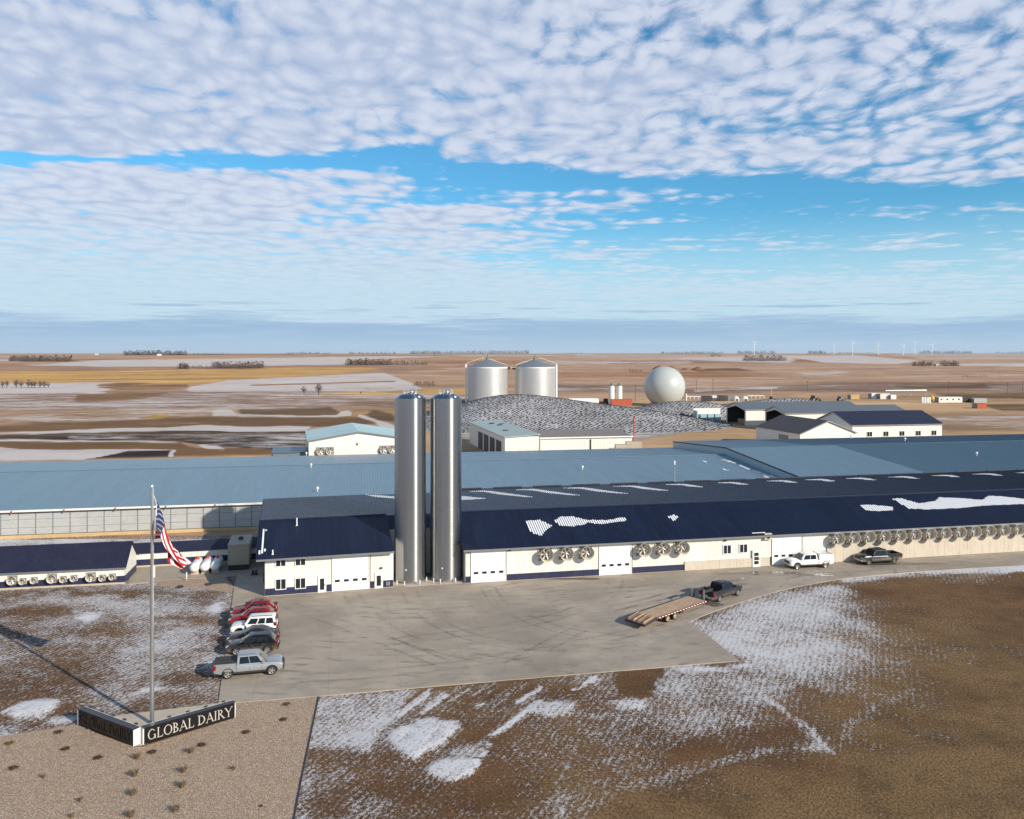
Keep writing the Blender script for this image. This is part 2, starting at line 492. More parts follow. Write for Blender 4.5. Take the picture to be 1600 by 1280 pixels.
m_ = bpy.data.materials.new('farmland'); m_.use_nodes = True
t = NT(m_.node_tree); b = t.n['Principled BSDF']
ps = t.pos()
n_w = t.noise(t.mapv(ps, (.005, .012, 1)), 1.0, 6, .68)
n_m = t.noise(t.mapv(ps, (.022, .050, 1)), 1.0, 6, .70)
n_f = t.noise(t.mapv(ps, (.11, .26, 1)), 1.0, 5, .70)
k = t.m('ADD', t.m('ADD', t.m('MULTIPLY', n_w, .5), t.m('MULTIPLY', n_m, .3)), t.m('MULTIPLY', n_f, .2))
kk = t.rng(k, .34, .66, .48, 1.50, 'LINEAR')
c = t.mix(1., t.attr('col', 'Color'), t.comb(kk, t.m('POWER', kk, 1.05), t.m('POWER', kk, 1.1)), 'MULTIPLY')
sn = t.attr('snow')
th = t.m('SUBTRACT', .655, t.m('MULTIPLY', sn, .31))
ns = t.m('ADD', t.m('ADD', t.m('MULTIPLY', n_w, .30), t.m('MULTIPLY', n_m, .40)), t.m('MULTIPLY', n_f, .30))
fs = t.rng(ns, t.m('SUBTRACT', th, .075), t.m('ADD', th, .075))
fs = t.m('MULTIPLY', fs, t.rng(sn, .02, .12))
n_p = t.noise(t.mapv(ps, (.004, .011, 1)), 1.0, 5, .6)
c = t.mix(t.m('MULTIPLY', t.rng(n_p, .50, .66), .45), c, t.mix(.5, c, (.10, .06, .04)))
c = t.mix(t.m('MULTIPLY', t.rng(n_p, .48, .34), .35), c, (.42, .27, .15))
c = t.mix(t.m('MULTIPLY', fs, t.rng(n_m, .3, .7, .58, .90, 'LINEAR')), c, (.62, .575, .555))
t.l.new(c, b.inputs['Base Color']); b.inputs['Roughness'].default_value = .95; b.inputs['Specular IOR Level'].default_value = .1
M['farmland'] = m_

rows = 128 * (30000 / 128) ** np.linspace(0, 1, 430)
tanx = np.concatenate([np.linspace(-4, -.95, 30)[:-1], np.linspace(-.95, .95, 640), np.linspace(.95, 4, 30)[1:]])
YY, TT = np.meshgrid(rows, tanx, indexing='ij'); XX = YY * TT
ZZ = terrain(XX, YY) - .03
U = 800 + F * XX / YY; V = VH + F * (H - ZZ) / YY
tan_, gold, brown, dark_, dirt = (.45, .285, .18), (.56, .325, .11), (.25, .135, .066), (.05, .032, .026), (.50, .32, .175)
mauve = (.36, .21, .135); olive = (.14, .082, .040); pink = (.46, .30, .21); redbr = (.38, .185, .09)
CC = np.zeros(XX.shape + (3,)); CC[:] = tan_
SN = np.full(XX.shape, .10)
wob = (fbm(XX / 45, YY / 45, 3, 5) - .5) * 9
Vw = V + wob * np.clip((V - VH) / 60, .15, 1.2) ; Uw = U + wob * 3
def fpaint(pts, col=None, snow=None, f=1.5, rough=True):
    k_ = poly_mask(Uw if rough else U, Vw if rough else V, pts, f)
    if col is not None: CC[:] = CC * (1 - k_[..., None]) + np.array(col) * k_[..., None]
    if snow is not None: SN[:] = SN * (1 - k_) + snow * k_
BIG = 3000
# random patchwork of distant fields
for j in range(46):
    v0 = 553.5 + 24 * random.random() ** 1.6; u0 = random.uniform(-700, 2300); wd = random.uniform(90, 420); hh = random.uniform(.5, 2.2) * (1 + (v0 - 553) * .12)
    fpaint([(u0, v0), (u0 + wd, v0 - random.uniform(-.4, .6)), (u0 + wd * 1.05, v0 + hh), (u0 - wd * .05, v0 + hh)], random.choice([tan_, gold, mauve, pink, brown, redbr]), random.choice([.02, .1, .3, .6, .75]), .5, False)
# left side
fpaint([(-BIG, 571), (620, 568), (720, 574), (620, 582), (-BIG, 583)], mauve, .08, 2)
fpaint([(-400, 585), (80, 580), (280, 578), (420, 576), (560, 574), (600, 577), (500, 586), (330, 598), (200, 601), (-400, 599)], gold, .0, 1.5)
fpaint([(40, 571), (100, 566), (160, 562.5), (320, 561), (430, 559), (620, 556.5), (700, 557), (560, 562), (535, 570), (320, 572.5), (160, 573)], pink, .80, 1)
fpaint([(-BIG, 600), (0, 598.5), (210, 598), (145, 603.5), (190, 608), (160, 613), (-BIG, 616)], pink, .92, 1.2)
fpaint([(142, 604), (190, 600), (290, 600), (296, 607), (190, 611.5)], brown, .12, 1)
fpaint([(290, 609), (300, 604), (360, 594), (600, 582.5), (640, 597), (662, 607), (620, 611), (400, 612), (296, 613)], pink, .74, 1, False)
fpaint([(388, 601.5), (616, 595), (616, 597), (392, 603)], brown, .1, .6, False)
fpaint([(-BIG, 616), (300, 613), (730, 611), (735, 640), (560, 637), (330, 643), (-BIG, 652)], (.28, .17, .11), .44, 2)
fpaint([(120, 616), (260, 614), (200, 624), (120, 628)], brown, .16, 3)
fpaint([(500, 612), (730, 610), (730, 616), (500, 616)], gold, .08, 1.5)
fpaint([(-BIG, 655), (0, 650), (70, 646.5), (330, 640), (380, 640), (350, 652), (300, 656), (100, 660), (-BIG, 666)], (.36, .22, .11), .47, 1.5)
fpaint([(215, 652), (265, 647), (262, 652), (232, 656)], gold, .05, 1)
fpaint([(310, 652), (560, 640), (660, 640), (700, 662), (640, 668), (480, 660), (310, 660)], (.34, .21, .10), .12, 2)
fpaint([(380, 642), (520, 638), (530, 645), (515, 649), (382, 649)], (.15, .095, .052), .06, 1.2)
fpaint([(378, 649), (520, 647), (535, 641), (548, 641), (545, 648), (525, 651.5), (380, 652.5), (335, 652), (345, 642), (365, 643)], None, .88, 1.2)
fpaint([(568, 648), (590, 642), (616, 648), (618, 660), (590, 657)], (.12, .075, .04), .05, 1.5)
fpaint([(560, 647), (616, 664), (660, 690), (640, 690), (590, 664), (556, 651)], None, .78, 1.5)
fpaint([(-BIG, 668), (0, 662), (100, 658.5), (320, 653.5), (560, 652), (594, 663), (500, 666), (320, 668), (0, 675), (-BIG, 682)], (.165, .092, .045), .10, 1.5)
fpaint([(-BIG, 684), (0, 677), (100, 671.5), (320, 665), (480, 664), (476, 673), (320, 675), (100, 679), (-BIG, 690)], (.30, .2, .13), .93, 1.2)
fpaint([(-BIG, 690), (0, 682.5), (80, 677.5), (320, 673), (476, 672), (476, 700), (420, 702), (335, 697), (282, 691.5), (0, 690), (-BIG, 696)], dark_, .10, 1)
fpaint([(110, 679), (320, 675), (476, 673), (476, 700), (420, 702), (335, 697), (282, 690), (110, 689)], None, .47, 3)
fpaint([(-BIG, 696), (0, 690.5), (282, 692), (300, 699), (350, 703), (335, 699), (470, 703), (470, 720), (-BIG, 720)], (.19, .105, .05), .12, 1)
fpaint([(-BIG, 694), (0, 689.6), (280, 691), (282, 693.5), (0, 692.2), (-BIG, 697)], (.4, .3, .2), .70, .7)
fpaint([(304, 694), (340, 697), (350, 701), (320, 701)], None, .9, 1)
fpaint([(-BIG, 704), (0, 700.5), (180, 702), (276, 704), (270, 714), (140, 716), (0, 760), (-BIG, 760)], (.3, .2, .14), .86, 1)
fpaint([(128, 716.5), (200, 704.8), (268, 704.5), (262, 716), (200, 740)], (.028, .019, .018), .02, 1)
# right side
fpaint([(860, 570), (1240, 566), (BIG, 566), (BIG, 600), (1240, 604), (860, 602)], (.44, .275, .175), .22, 3)
fpaint([(870, 583), (1090, 580), (1240, 586), (1090, 590), (870, 588)], redbr, .06, 2)
fpaint([(1080, 577), (1150, 575), (1180, 580), (1090, 581)], olive, .02, 1)
fpaint([(860, 564), (950, 566), (950, 569), (860, 569)], pink, .55, 1)
fpaint([(870, 556), (1240, 554), (1240, 566), (1000, 563), (870, 560)], pink, .36, 2)
fpaint([(1030, 559), (1240, 556), (1240, 567), (1150, 566), (1070, 562)], None, .66, 1.5)
fpaint([(1220, 556), (1340, 555), (1440, 564), (1400, 569), (1290, 567)], pink, .72, 1, False)
fpaint([(1420, 557), (BIG, 557), (BIG, 563), (1440, 562)], pink, .46, 1, False)
fpaint([(1480, 569), (1600, 568), (1680, 570), (1600, 572.5), (1500, 571)], None, .8, 1)
fpaint([(1250, 582), (1310, 579), (1330, 582), (1300, 588), (1250, 586)], None, .46, 1.5)
fpaint([(860, 600), (1100, 606), (1300, 598), (BIG, 598), (BIG, 614), (1300, 612), (1080, 616), (860, 611)], (.24, .15, .105), .30, 2.5)
fpaint([(1400, 604), (1540, 601), (1545, 605), (1430, 608)], olive, .1, 1.5)
fpaint([(1080, 607), (1220, 605), (1220, 609), (1080, 611)], None, .65, 1)
fpaint([(1460, 614), (BIG, 611), (BIG, 624), (1560, 624), (1470, 621)], olive, .05, 1.5)
fpaint([(1240, 617), (1460, 618), (1560, 625), (BIG, 627), (BIG, 640), (1480, 648), (1240, 646)], dirt, .06, 2.5)
fpaint([(1530, 633), (BIG, 631), (BIG, 642), (1560, 640)], olive, .15, 1.5)
fpaint([(1420, 648), (BIG, 641), (BIG, 674), (1480, 676)], (.30, .195, .125), .34, 2)
fpaint([(1480, 672), (BIG, 670), (BIG, 676), (1480, 677)], brown, .05, 1)
# bare yards round the barns
fpaint([(700, 636), (900, 622), (1100, 624), (1240, 622), (1240, 640), (1480, 672), (BIG, 676), (BIG, 760), (-BIG, 760), (460, 712), (480, 690), (620, 690), (700, 672)], dirt, .05, 3)
fpaint([(725, 655), (1000, 640), (1115, 668), (1000, 692), (725, 690)], (.33, .27, .22), .45, 2)
far = link('farmland', grid_mesh('farmland', XX, YY, ZZ, {'col': CC, 'snow': SN}, M['farmland']))
tag(far, 'tan and golden farm fields with patches of thin snow reaching the horizon', None, None, 'structure')

# ---- earth under the yard (the farm's own plot, behind and beside the camera too)
m_ = bpy.data.materials.new('earth'); m_.use_nodes = True
t = NT(m_.node_tree); b = t.n['Principled BSDF']; ps = t.pos()
n1 = t.noise(ps, .15, 6, .65); n2 = t.noise(ps, 2.5, 5, .65)
c = t.mix(t.rng(n1, .35, .65), (.16, .09, .045), (.30, .19, .11))
c = t.mix(t.m('MULTIPLY', t.rng(n2, .52, .62), .7), c, (.60, .59, .61))
t.l.new(c, b.inputs['Base Color']); b.inputs['Roughness'].default_value = .95
M['earth'] = m_
mb = MB(); mb.quad((-3000, -3000, -.06), (3000, -3000, -.06), (3000, 140, -.06), (-3000, 140, -.06))
tag(mb.build('ground', M['earth'], fix=False), 'brown earth plot under and around the dairy yard', None, None, 'structure')

# ---- lawn with wind-blown snow
m_ = bpy.data.materials.new('lawn'); m_.use_nodes = True
t = NT(m_.node_tree); b = t.n['Principled BSDF']; ps = t.pos()
fw = t.mapv(ps, (1, 1, 1), rot=(0, 0, R(24)))
n_a = t.noise(t.mapv(fw, (1.6, 1.1, 1)), 1.0, 4, .6)
n_b = t.noise(t.mapv(fw, (6.0, 4.0, 1)), 1.0, 4, .68)
n_c = t.noise(ps, 17, 3, .6)
n_l = t.noise(ps, .16, 5, .6)
row_w = t.n.new('ShaderNodeTexWave'); row_w.wave_type = 'BANDS'; row_w.bands_direction = 'X'
row_w.inputs['Scale'].default_value = .62; row_w.inputs['Distortion'].default_value = 5.5; row_w.inputs['Detail'].default_value = 3
row_w.inputs['Detail Scale'].default_value = 1.2
t.l.new(fw, row_w.inputs['Vector'])
sn = t.attr('snow'); tone = t.attr('tone')
n_t = t.noise(t.mapv(ps, (.07, .12, 1), loc=(4, 9, 0)), 1.0, 5, .62)
tn = t.m('ADD', tone, t.m('MULTIPLY', t.m('SUBTRACT', n_t, .5), 3.4), clamp=True)
g1 = t.mix(t.rng(n_b, .3, .7), (.040, .018, .009), (.175, .078, .036))
g2 = t.mix(t.rng(n_b, .3, .7), (.068, .042, .018), (.285, .172, .080))
grass = t.mix(tn, g1, g2)
grass = t.mix(t.rng(n_c, .42, .75), grass, t.mix(.45, grass, (.30, .19, .10)))
n_p = t.noise(ps, .32, 5, .65)
grass = t.mix(t.m('MULTIPLY', t.rng(n_t, .52, .40), .35), grass, t.mix(.5, grass, (.075, .062, .022)))
grass = t.mix(t.m('MULTIPLY', t.rng(n_p, .46, .64), .6), grass, t.mix(.5, grass, (.03, .018, .010)))
sn2 = t.m('ADD', sn, t.m('MULTIPLY', t.m('SUBTRACT', n_l, .5), .95))
th = t.m('SUBTRACT', .645, t.m('MULTIPLY', sn2, .29))
ns = t.m('ADD', t.m('ADD', t.m('MULTIPLY', n_a, .22), t.m('MULTIPLY', n_b, .44)), t.m('ADD', t.m('MULTIPLY', n_c, .28), t.m('MULTIPLY', row_w.outputs[1], .045)))
fs = t.rng(ns, t.m('SUBTRACT', th, .06), t.m('ADD', th, .075))
c = t.mix(t.m('MULTIPLY', fs, t.rng(sn, .55, .97, .80, .97)), grass, t.mix(n_b, (.58, .575, .60), (.76, .755, .77)))
t.l.new(c, b.inputs['Base Color']); b.inputs['Roughness'].default_value = .93; b.inputs['Specular IOR Level'].default_value = .15
hh = t.m('ADD', t.m('MULTIPLY', n_b, .8), t.m('ADD', t.m('MULTIPLY', n_c, .35), t.m('MULTIPLY', fs, .25)))
t.l.new(t.bump(hh, .75, .13), b.inputs['Normal'])
M['lawn'] = m_

xs = np.arange(-92, 128, .36); ys = np.arange(36, 126, .36)
YY, XX = np.meshgrid(ys, xs, indexing='ij')
U = 800 + F * XX / YY; V = VH + F * H / YY
SN = np.full(XX.shape, .03); TN = np.full(XX.shape, .35); ZZ = (fbm(XX / 1.3, YY / 1.3, 21, 3) - .5) * .05
wb = (fbm(XX / 3.0, YY / 3.0, 31, 4) - .5); Uw = U + wb * 46; Vw = V + (fbm(XX / 3.0 + 50, YY / 3.0, 32, 4) - .5) * 24
wf = fbm(XX / .9 + 7, YY / .9, 55, 3) - .5
TN[:] = .30 + .65 * sm(U, 1150, 1450) * sm(V, 930, 1010) + .6 * sm(V, 1180, 1270) * sm(U, 750, 1000)
def lay(k_, s): SN[:] = SN * (1 - k_) + s * k_
def pl(pts, s, f, z=0, uw=True):
    k_ = poly_mask(Uw if uw else U + wb * 10 + wf * 16, Vw if uw else V + wb * 6 + wf * 11, pts, f); lay(k_, s); ZZ[:] += z * k_ * (.6 + .8 * fbm(XX / .8, YY / .8, 40, 3))
    return k_
def el(u, v, ru, rv, s, z=0):
    k_ = ell_mask(Uw, Vw, u, v, ru, rv); lay(k_, s); ZZ[:] += z * k_
def ln(pts, w_, s, z=0):
    k_ = line_mask(U + wb * 10, V + wb * 6, pts, w_); lay(k_, s); ZZ[:] += z * k_
def lnw(pts, w_, s):
    k_ = line_mask(Uw, Vw, pts, w_); lay(k_, s)
# left lawn
pl([(-600, 815), (440, 815), (352, 1112), (120, 1145), (-500, 1230)], .50, 8)
for a in ((60, 958, 120, 8, .18), (100, 1030, 60, 28, .22), (30, 1078, 70, 24, .18), (300, 968, 70, 9, .2), (180, 985, 40, 10, .3), (275, 1062, 60, 12, .22), (80, 1112, 120, 20, .22),
          (250, 1104, 90, 10, .40), (120, 924, 150, 5, .22), (100, 846, 300, 9, .80), (330, 935, 40, 12, .3), (20, 1000, 40, 14, .4), (200, 1075, 30, 8, .35)): el(*a)
for a in ((170, 938, 120, 9, .64), (260, 1005, 70, 40, .58), (140, 962, 24, 5, .97), (232, 1081, 36, 5, .86), (330, 950, 18, 3, .9), (110, 1000, 40, 8, .6), (90, 1121, 40, 5, .8), (300, 1015, 30, 30, .58)): el(*a)
pl([(2, 1112), (28, 1098), (60, 1093), (88, 1096), (78, 1112), (55, 1121), (10, 1122)], .86, 5, .18)
# front and right
pl([(430, 1300), (497, 1090), (1040, 1040), (1100, 1150), (900, 1300)], .34, 10)
pl([(497, 1088), (664, 1076), (642, 1102), (604, 1146), (585, 1172), (478, 1165)], .66, 9)
el(468, 1258, 30, 60, .62); el(560, 1220, 60, 40, .40); el(800, 1200, 90, 60, .22); el(760, 1160, 60, 20, .14); el(620, 1240, 90, 30, .24)
pl([(660, 1078), (1040, 1043), (1000, 1080), (930, 1094), (800, 1104), (640, 1118)], .36, 6)
for q in range(26):
    u0 = random.uniform(650, 930); v0 = 1078 - (u0 - 650) * .09 + random.uniform(2, 14); Lq = random.uniform(22, 60)
    ln([(u0, v0), (u0 - Lq * .9, v0 + Lq * .62)], random.uniform(1.2, 4), random.choice([.72, .8, .15, .1, .6]))
big = [(1030, 1044), (1155, 1033), (1076, 973), (1120, 955), (1250, 914), (1335, 902), (1345, 935), (1375, 985), (1372, 1040), (1350, 1085), (1250, 1080), (1150, 1132), (1060, 1132), (1000, 1112)]
pl(big, .56, 30)
pl([(1082, 972), (1120, 956), (1250, 916), (1300, 910), (1300, 950), (1335, 1050), (1290, 1078), (1180, 1045), (1157, 1032)], .70, 22)
el(1090, 1046, 60, 7, .84); el(1150, 1036, 25, 5, .84)
ln([(1320, 904), (1400, 898), (1500, 893), (1760, 880)], 7, .82)
el(1100, 1128, 150, 34, .52); el(1400, 1040, 60, 70, .42); el(1240, 1150, 120, 40, .30); el(1440, 950, 90, 16, .2); el(1345, 1000, 40, 60, .48); el(1420, 1120, 70, 60, .20); el(1500, 1000, 90, 60, .13); el(1150, 1230, 200, 30, .16); el(1480, 905, 130, 10, .30)
lnw([(1188, 1083), (1215, 1105), (1245, 1135), (1295, 1175)], 5, .66); el(1270, 1162, 24, 11, .66)
lnw([(1290, 1155), (1350, 1118), (1415, 1075)], 11, .36); el(1300, 1104, 55, 17, .14)
lnw([(1000, 1222), (1120, 1195), (1210, 1170)], 9, .36); lnw([(900, 1165), (882, 1225), (870, 1275)], 6, .50)
kA = pl([(611, 1146), (636, 1134), (680, 1123), (716, 1127), (718, 1137), (692, 1164), (672, 1170), (648, 1187), (632, 1183), (612, 1168)], .80, 5, .14, False)
for a, b_ in (((656, 1129), (628, 1164)), ((694, 1130), (668, 1164)), ((714, 1134), (690, 1163))):
    ln([a, b_], 1.4, .62, -.10)
kB = pl([(668, 1190), (696, 1186), (748, 1184), (751, 1198), (736, 1218), (710, 1224), (672, 1213), (664, 1202)], .82, 5, .14, False)
ln([(746, 1194), (764, 1152), (800, 1126), (846, 1098)], 4.5, .9); ln([(742, 1196), (768, 1146)], 1.3, .3)
pl([(706, 1176), (760, 1150), (745, 1188), (700, 1190)], .52, 5)
pl([(820, 1112), (850, 1100), (902, 1094), (892, 1122), (860, 1125)], .74, 5, .08)
pl([(958, 1047), (1036, 1041), (1012, 1086), (966, 1084)], .06, 3, 0, False)
pl([(946, 1098), (975, 1090), (1012, 1092), (1010, 1106), (975, 1109)], .80, 4, .1, False)
TN[:] = np.where(SN < 0, .0, TN)
lawn = link('lawn', grid_mesh('lawn', XX, YY, ZZ, {'snow': SN, 'tone': TN}, M['lawn']))
tag(lawn, 'dormant brown lawn dusted with wind-blown snow around the concrete lot', None, None, 'structure')

# ---- paved and gravelled areas
def sheet(name, pts, z, m_, label, depth=.15, px=True):
    q = [G(*p_) for p_ in pts] if px else pts
    mb = MB(); mb.prism(q, lambda a, b_: (a, b_, z), lambda a, b_: (a, b_, z - depth))
    return tag(mb.build(name, m_), label, None, None, 'structure')

m_ = bpy.data.materials.new('lot_concrete'); m_.use_nodes = True
t = NT(m_.node_tree); b = t.n['Principled BSDF']; ps = t.pos()
fr = t.mapv(ps, rot=(0, 0, R(-11.6)))
n1 = t.noise(fr, .09, 6, .62, .6); n2 = t.noise(t.mapv(fr, (.42, .8, 1)), .8, 6, .68, .8); n3 = t.noise(fr, 5, 5, .7)
c = t.mix(t.rng(n1, .33, .67), (.285, .240, .188), (.415, .352, .278))
c = t.mix(t.m('MULTIPLY', t.rng(n2, .44, .70), .50), c, (.20, .170, .138))
n4 = t.noise(t.mapv(fr, (.10, .34, 1)), 1.0, 6, .72, .5)
c = t.mix(t.m('MULTIPLY', t.rng(n4, .50, .70), .40), c, (.43, .36, .275))
c = t.mix(t.m('MULTIPLY', t.rng(n3, .55, .75), .30), c, (.42, .36, .29))
# swinging tyre marks
arc = t.n.new('ShaderNodeTexWave'); arc.wave_type = 'RINGS'; arc.rings_direction = 'Z'; arc.inputs['Scale'].default_value = .20
arc.inputs['Distortion'].default_value = 3.2; arc.inputs['Detail'].default_value = 2; arc.inputs['Detail Scale'].default_value = .5
t.l.new(t.mapv(ps, loc=(10, -128, 0)), arc.inputs['Vector'])
tm = t.m('MULTIPLY', t.m('MULTIPLY', t.rng(arc.outputs[1], .70, 1.0), t.rng(n1, .46, .60)), t.rng(t.noise(fr, .35, 4, .6), .45, .65))
c = t.mix(t.m('MULTIPLY', tm, .62), c, (.12, .10, .085))
# slab joints
fx, fy, _ = t.xyz(fr)
jx = t.m('PINGPONG', t.m('ADD', fx, 1.3), 3.05); jy = t.m('PINGPONG', t.m('ADD', fy, .4), 3.05)
jn = t.m('MINIMUM', jx, jy)
c = t.mix(t.m('MULTIPLY', t.rng(jn, .05, .015), .24), c, (.12, .10, .085))
t.l.new(c, b.inputs['Base Color'])
t.put(b.inputs['Roughness'], t.rng(n2, .45, .75, .85, .6, 'LINEAR'))
t.l.new(t.bump(t.noise(ps, 9, 5, .7), .25, .03), b.inputs['Normal'])
M['lot'] = m_
lot_px = [(341, 1101), (497, 1089), (800, 1063), (1155, 1033.5), (1115, 1001), (1078, 973), (1094, 965), (1120, 955), (1150, 944.5), (1180, 935), (1210, 926.5), (1245, 917.5), (1280, 911), (1320, 905),
          (1380, 898.5), (1450, 893), (1520, 888.5), (1600, 884), (1760, 876), (1960, 868), (1960, 838), (1600, 852), (1200, 874), (735, 900), (620, 905), (412, 915), (410, 895), (370, 899), (366, 917), (361, 952), (352, 1020)]
sheet('parking_lot', lot_px, .08, M['lot'], 'wide stained concrete yard and drive in front of the barn')
M['apron'] = mat('apron', (.36, .30, .225), .8, var=.15, scale=.5, dirt=.4, dirt_col=(.24, .195, .145), bump=.15)
sheet('tank_pad', [(200, 914), (250, 908), (290, 904.5), (352, 903), (368.5, 899), (409, 896), (420, 880), (420, 868), (205, 884)], .07, M['apron'], 'concrete pad around the white gas tanks')

m_ = bpy.data.materials.new('pea_gravel'); m_.use_nodes = True
t = NT(m_.node_tree); b = t.n['Principled BSDF']; ps = t.pos()
v1 = t.voro(ps, 9.5, out='Color'); v2 = t.voro(ps, 9.5)
s_ = t.xyz(v1)[0]
c = t.mix(s_, (.33, .225, .14), (.74, .555, .39))
c = t.mix(t.rng(t.noise(ps, 1.4, 5, .7), .35, .70), c, (.58, .415, .285))
c = t.mix(t.m('MULTIPLY', t.rng(s_, .90, .95), .8), c, (.62, .54, .46))
c = t.mix(t.m('MULTIPLY', t.rng(v2, .30, .55), .55), c, (.12, .08, .055))
t.l.new(c, b.inputs['Base Color']); b.inputs['Roughness'].default_value = .85
t.l.new(t.bump(t.m('SUBTRACT', 1., v2), .9, .06), b.inputs['Normal'])
M['gravel'] = m_
grav_px = [(-500, 1225), (0, 1152), (52, 1144), (116, 1134), (209, 1168), (222, 1168), (369, 1122), (366, 1103), (344, 1101.5), (497, 1090), (489, 1128), (470, 1218), (458, 1281), (440, 1385), (-500, 1385)]
sheet('gravel_bed', grav_px, .055, M['gravel'], 'brown pea gravel bed in front of the black sign')
sheet('stone_patch', [(243, 908), (292, 905), (352, 903.5), (366, 917), (362, 927), (330, 922), (250, 916)], .045, M['gravel'], 'small bed of brown stone beside the gas tank pad')
sheet('sign_plaza', [(170, 1121), (200, 1117), (350, 1099), (368, 1102), (366, 1118), (221, 1165), (213, 1165), (140, 1131)], .07, M['conc'], 'tan concrete triangle between the two black signs')
# edging strip of the gravel bed
mb = MB()
e = [G(*q) for q in ((497, 1090), (489, 1128), (470, 1218), (458, 1281), (440, 1385))]
for (a, b_), (c_, d_) in zip(e[:-1], e[1:]):
    mb.hexa([(a, b_, -.02), (a + .09, b_, -.02), (c_ + .09, d_, -.02), (c_, d_, -.02), (a, b_, .11), (a + .09, b_, .11), (c_ + .09, d_, .11), (c_, d_, .11)])
tag(mb.build('bed_edging', M['dark']), 'thin dark edging along the right side of the gravel bed', 'edging')

# meltwater
m_ = bpy.data.materials.new('puddle'); m_.use_nodes = True
b = m_.node_tree.nodes['Principled BSDF']; b.inputs['Base Color'].default_value = (.10, .085, .07, 1); b.inputs['Roughness'].default_value = .03
b.inputs['Specular IOR Level'].default_value = 1.0
M['puddle'] = m_
m_ = mat('wet', (.135, .108, .085), .35, var=.25, scale=1.2); M['wet'] = m_
def blob(name, u, v, ru, rv, m_, z, seed, label):
    rr = random.Random(seed); n = 22; ph = [rr.uniform(0, 6.28) for _ in range(4)]
    pts = []
    for i in range(n):
        a = 6.2832 * i / n; k_ = 1 + .22 * math.sin(2 * a + ph[0]) + .18 * math.sin(3 * a + ph[1]) + .14 * math.sin(5 * a + ph[2])
        pts.append(G(u + ru * k_ * math.cos(a), v + rv * k_ * math.sin(a)))
    mb = MB(); mb.add([(x, y, z) for x, y in pts], [tuple(range(n))])
    o = mb.build(name, m_, fix=False)
    if o.data.polygons[0].normal.z < 0: o.data.flip_normals()
    return tag(o, label, None, None, 'structure')
blob('wet_patch', 1200, 897.5, 62, 4, M['wet'], .084, 1, 'wet dark concrete under the white truck')
blob('wet_patch', 1112, 944, 16, 5, M['wet'], .084, 2, 'wet dark concrete under the black truck')
blob('wet_patch', 905, 905.5, 52, 1.8, M['wet'], .084, 3, 'wet dark strip along the barn wall')
blob('wet_patch', 1400, 882, 60, 3, M['wet'], .084, 4, 'wet dark concrete beside the muddy pickup')
for i, (u, v, ru, rv) in enumerate(((1180, 896.5, 4, 2.2), (1212, 895.3, 4, 1.3), (1222.5, 895, 4.5, 1.5), (1286, 899, 14, 2.6), (1160, 905, 5, 1.1), (1000, 907, 8, .8))):
    blob('puddle', u, v, ru, rv, M['puddle'], .088, 20 + i, 'shallow bright puddle on the concrete drive')

# tyre marks swung across the yard
m_ = bpy.data.materials.new('tyre_mark'); m_.use_nodes = True
t = NT(m_.node_tree); b = t.n['Principled BSDF']; b.inputs['Base Color'].default_value = (.055, .047, .040, 1); b.inputs['Roughness'].default_value = .8
tr_ = t.n.new('ShaderNodeBsdfTransparent'); mx = t.n.new('ShaderNodeMixShader'); ps = t.pos()
fa = t.m('MULTIPLY', t.rng(t.noise(ps, .16, 4, .6), .38, .62), t.rng(t.noise(ps, 3, 5, .7), .25, .70))
t.l.new(t.m('MULTIPLY', fa, .20), mx.inputs[0]); t.l.new(tr_.outputs[0], mx.inputs[1]); t.l.new(b.outputs[0], mx.inputs[2])
t.l.new(mx.outputs[0], t.n['Material Output'].inputs[0]); M['tyre_mark'] = m_
def spline(pts, n=26):
    out_ = []
    for i in range(len(pts) - 1):
        g = lambda k_: np.array(pts[min(max(k_, 0), len(pts) - 1)], float)
        a, b_, c_, d_ = g(i - 1), g(i), g(i + 1), g(i + 2)
        for j in range(n):
            f = j / n; out_.append(.5 * ((2 * b_) + (c_ - a) * f + (2 * a - 5 * b_ + 4 * c_ - d_) * f * f + (3 * b_ - a - 3 * c_ + d_) * f ** 3))
    return out_ + [np.array(pts[-1], float)]
tracks = [[(548, 928), (575, 960), (640, 1000), (760, 1030), (900, 1046)], [(640, 925), (660, 955), (720, 990), (820, 1010), (960, 1012)], [(762, 918), (790, 950), (880, 985), (1000, 1000), (1090, 1002)],
          [(962, 905), (950, 930), (880, 960), (760, 985), (600, 1005), (450, 1040)], [(1180, 905), (1080, 925), (960, 950), (820, 960), (640, 960), (500, 950)], [(1330, 893), (1180, 915), (1060, 935), (930, 972), (800, 1040)],
          [(450, 945), (560, 985), (700, 1040), (760, 1062)], [(470, 1060), (620, 1050), (800, 1026), (1000, 985), (1060, 955)], [(1500, 880), (1300, 893), (1150, 910), (1000, 920), (850, 928)], [(700, 930), (800, 935), (930, 925), (1040, 915)]]
for k_, tr in enumerate(tracks):
    w3 = [np.array(G(*q, .08)) for q in spline(tr)]
    for off in (-.85, .85):
        mb = MB(); vs = []
        for i, q in enumerate(w3):
            dq = w3[min(i + 1, len(w3) - 1)] - w3[max(i - 1, 0)]; nn = np.array([-dq[1], dq[0]]) / (np.hypot(*dq) + 1e-9)
            for e_ in (-.22, .22): p2 = q + nn * (off + e_); vs.append((p2[0], p2[1], .0845 + k_ * .0004))
        mb.add(vs, [(2 * i, 2 * i + 1, 2 * i + 3, 2 * i + 2) for i in range(len(w3) - 1)])
        o = mb.build('tyre_mark', M['tyre_mark'], fix=False)
        if o.data.polygons[0].normal.z < 0: o.data.flip_normals()
        tag(o, 'faint dark tyre mark curving across the concrete yard', None, None, 'structure')

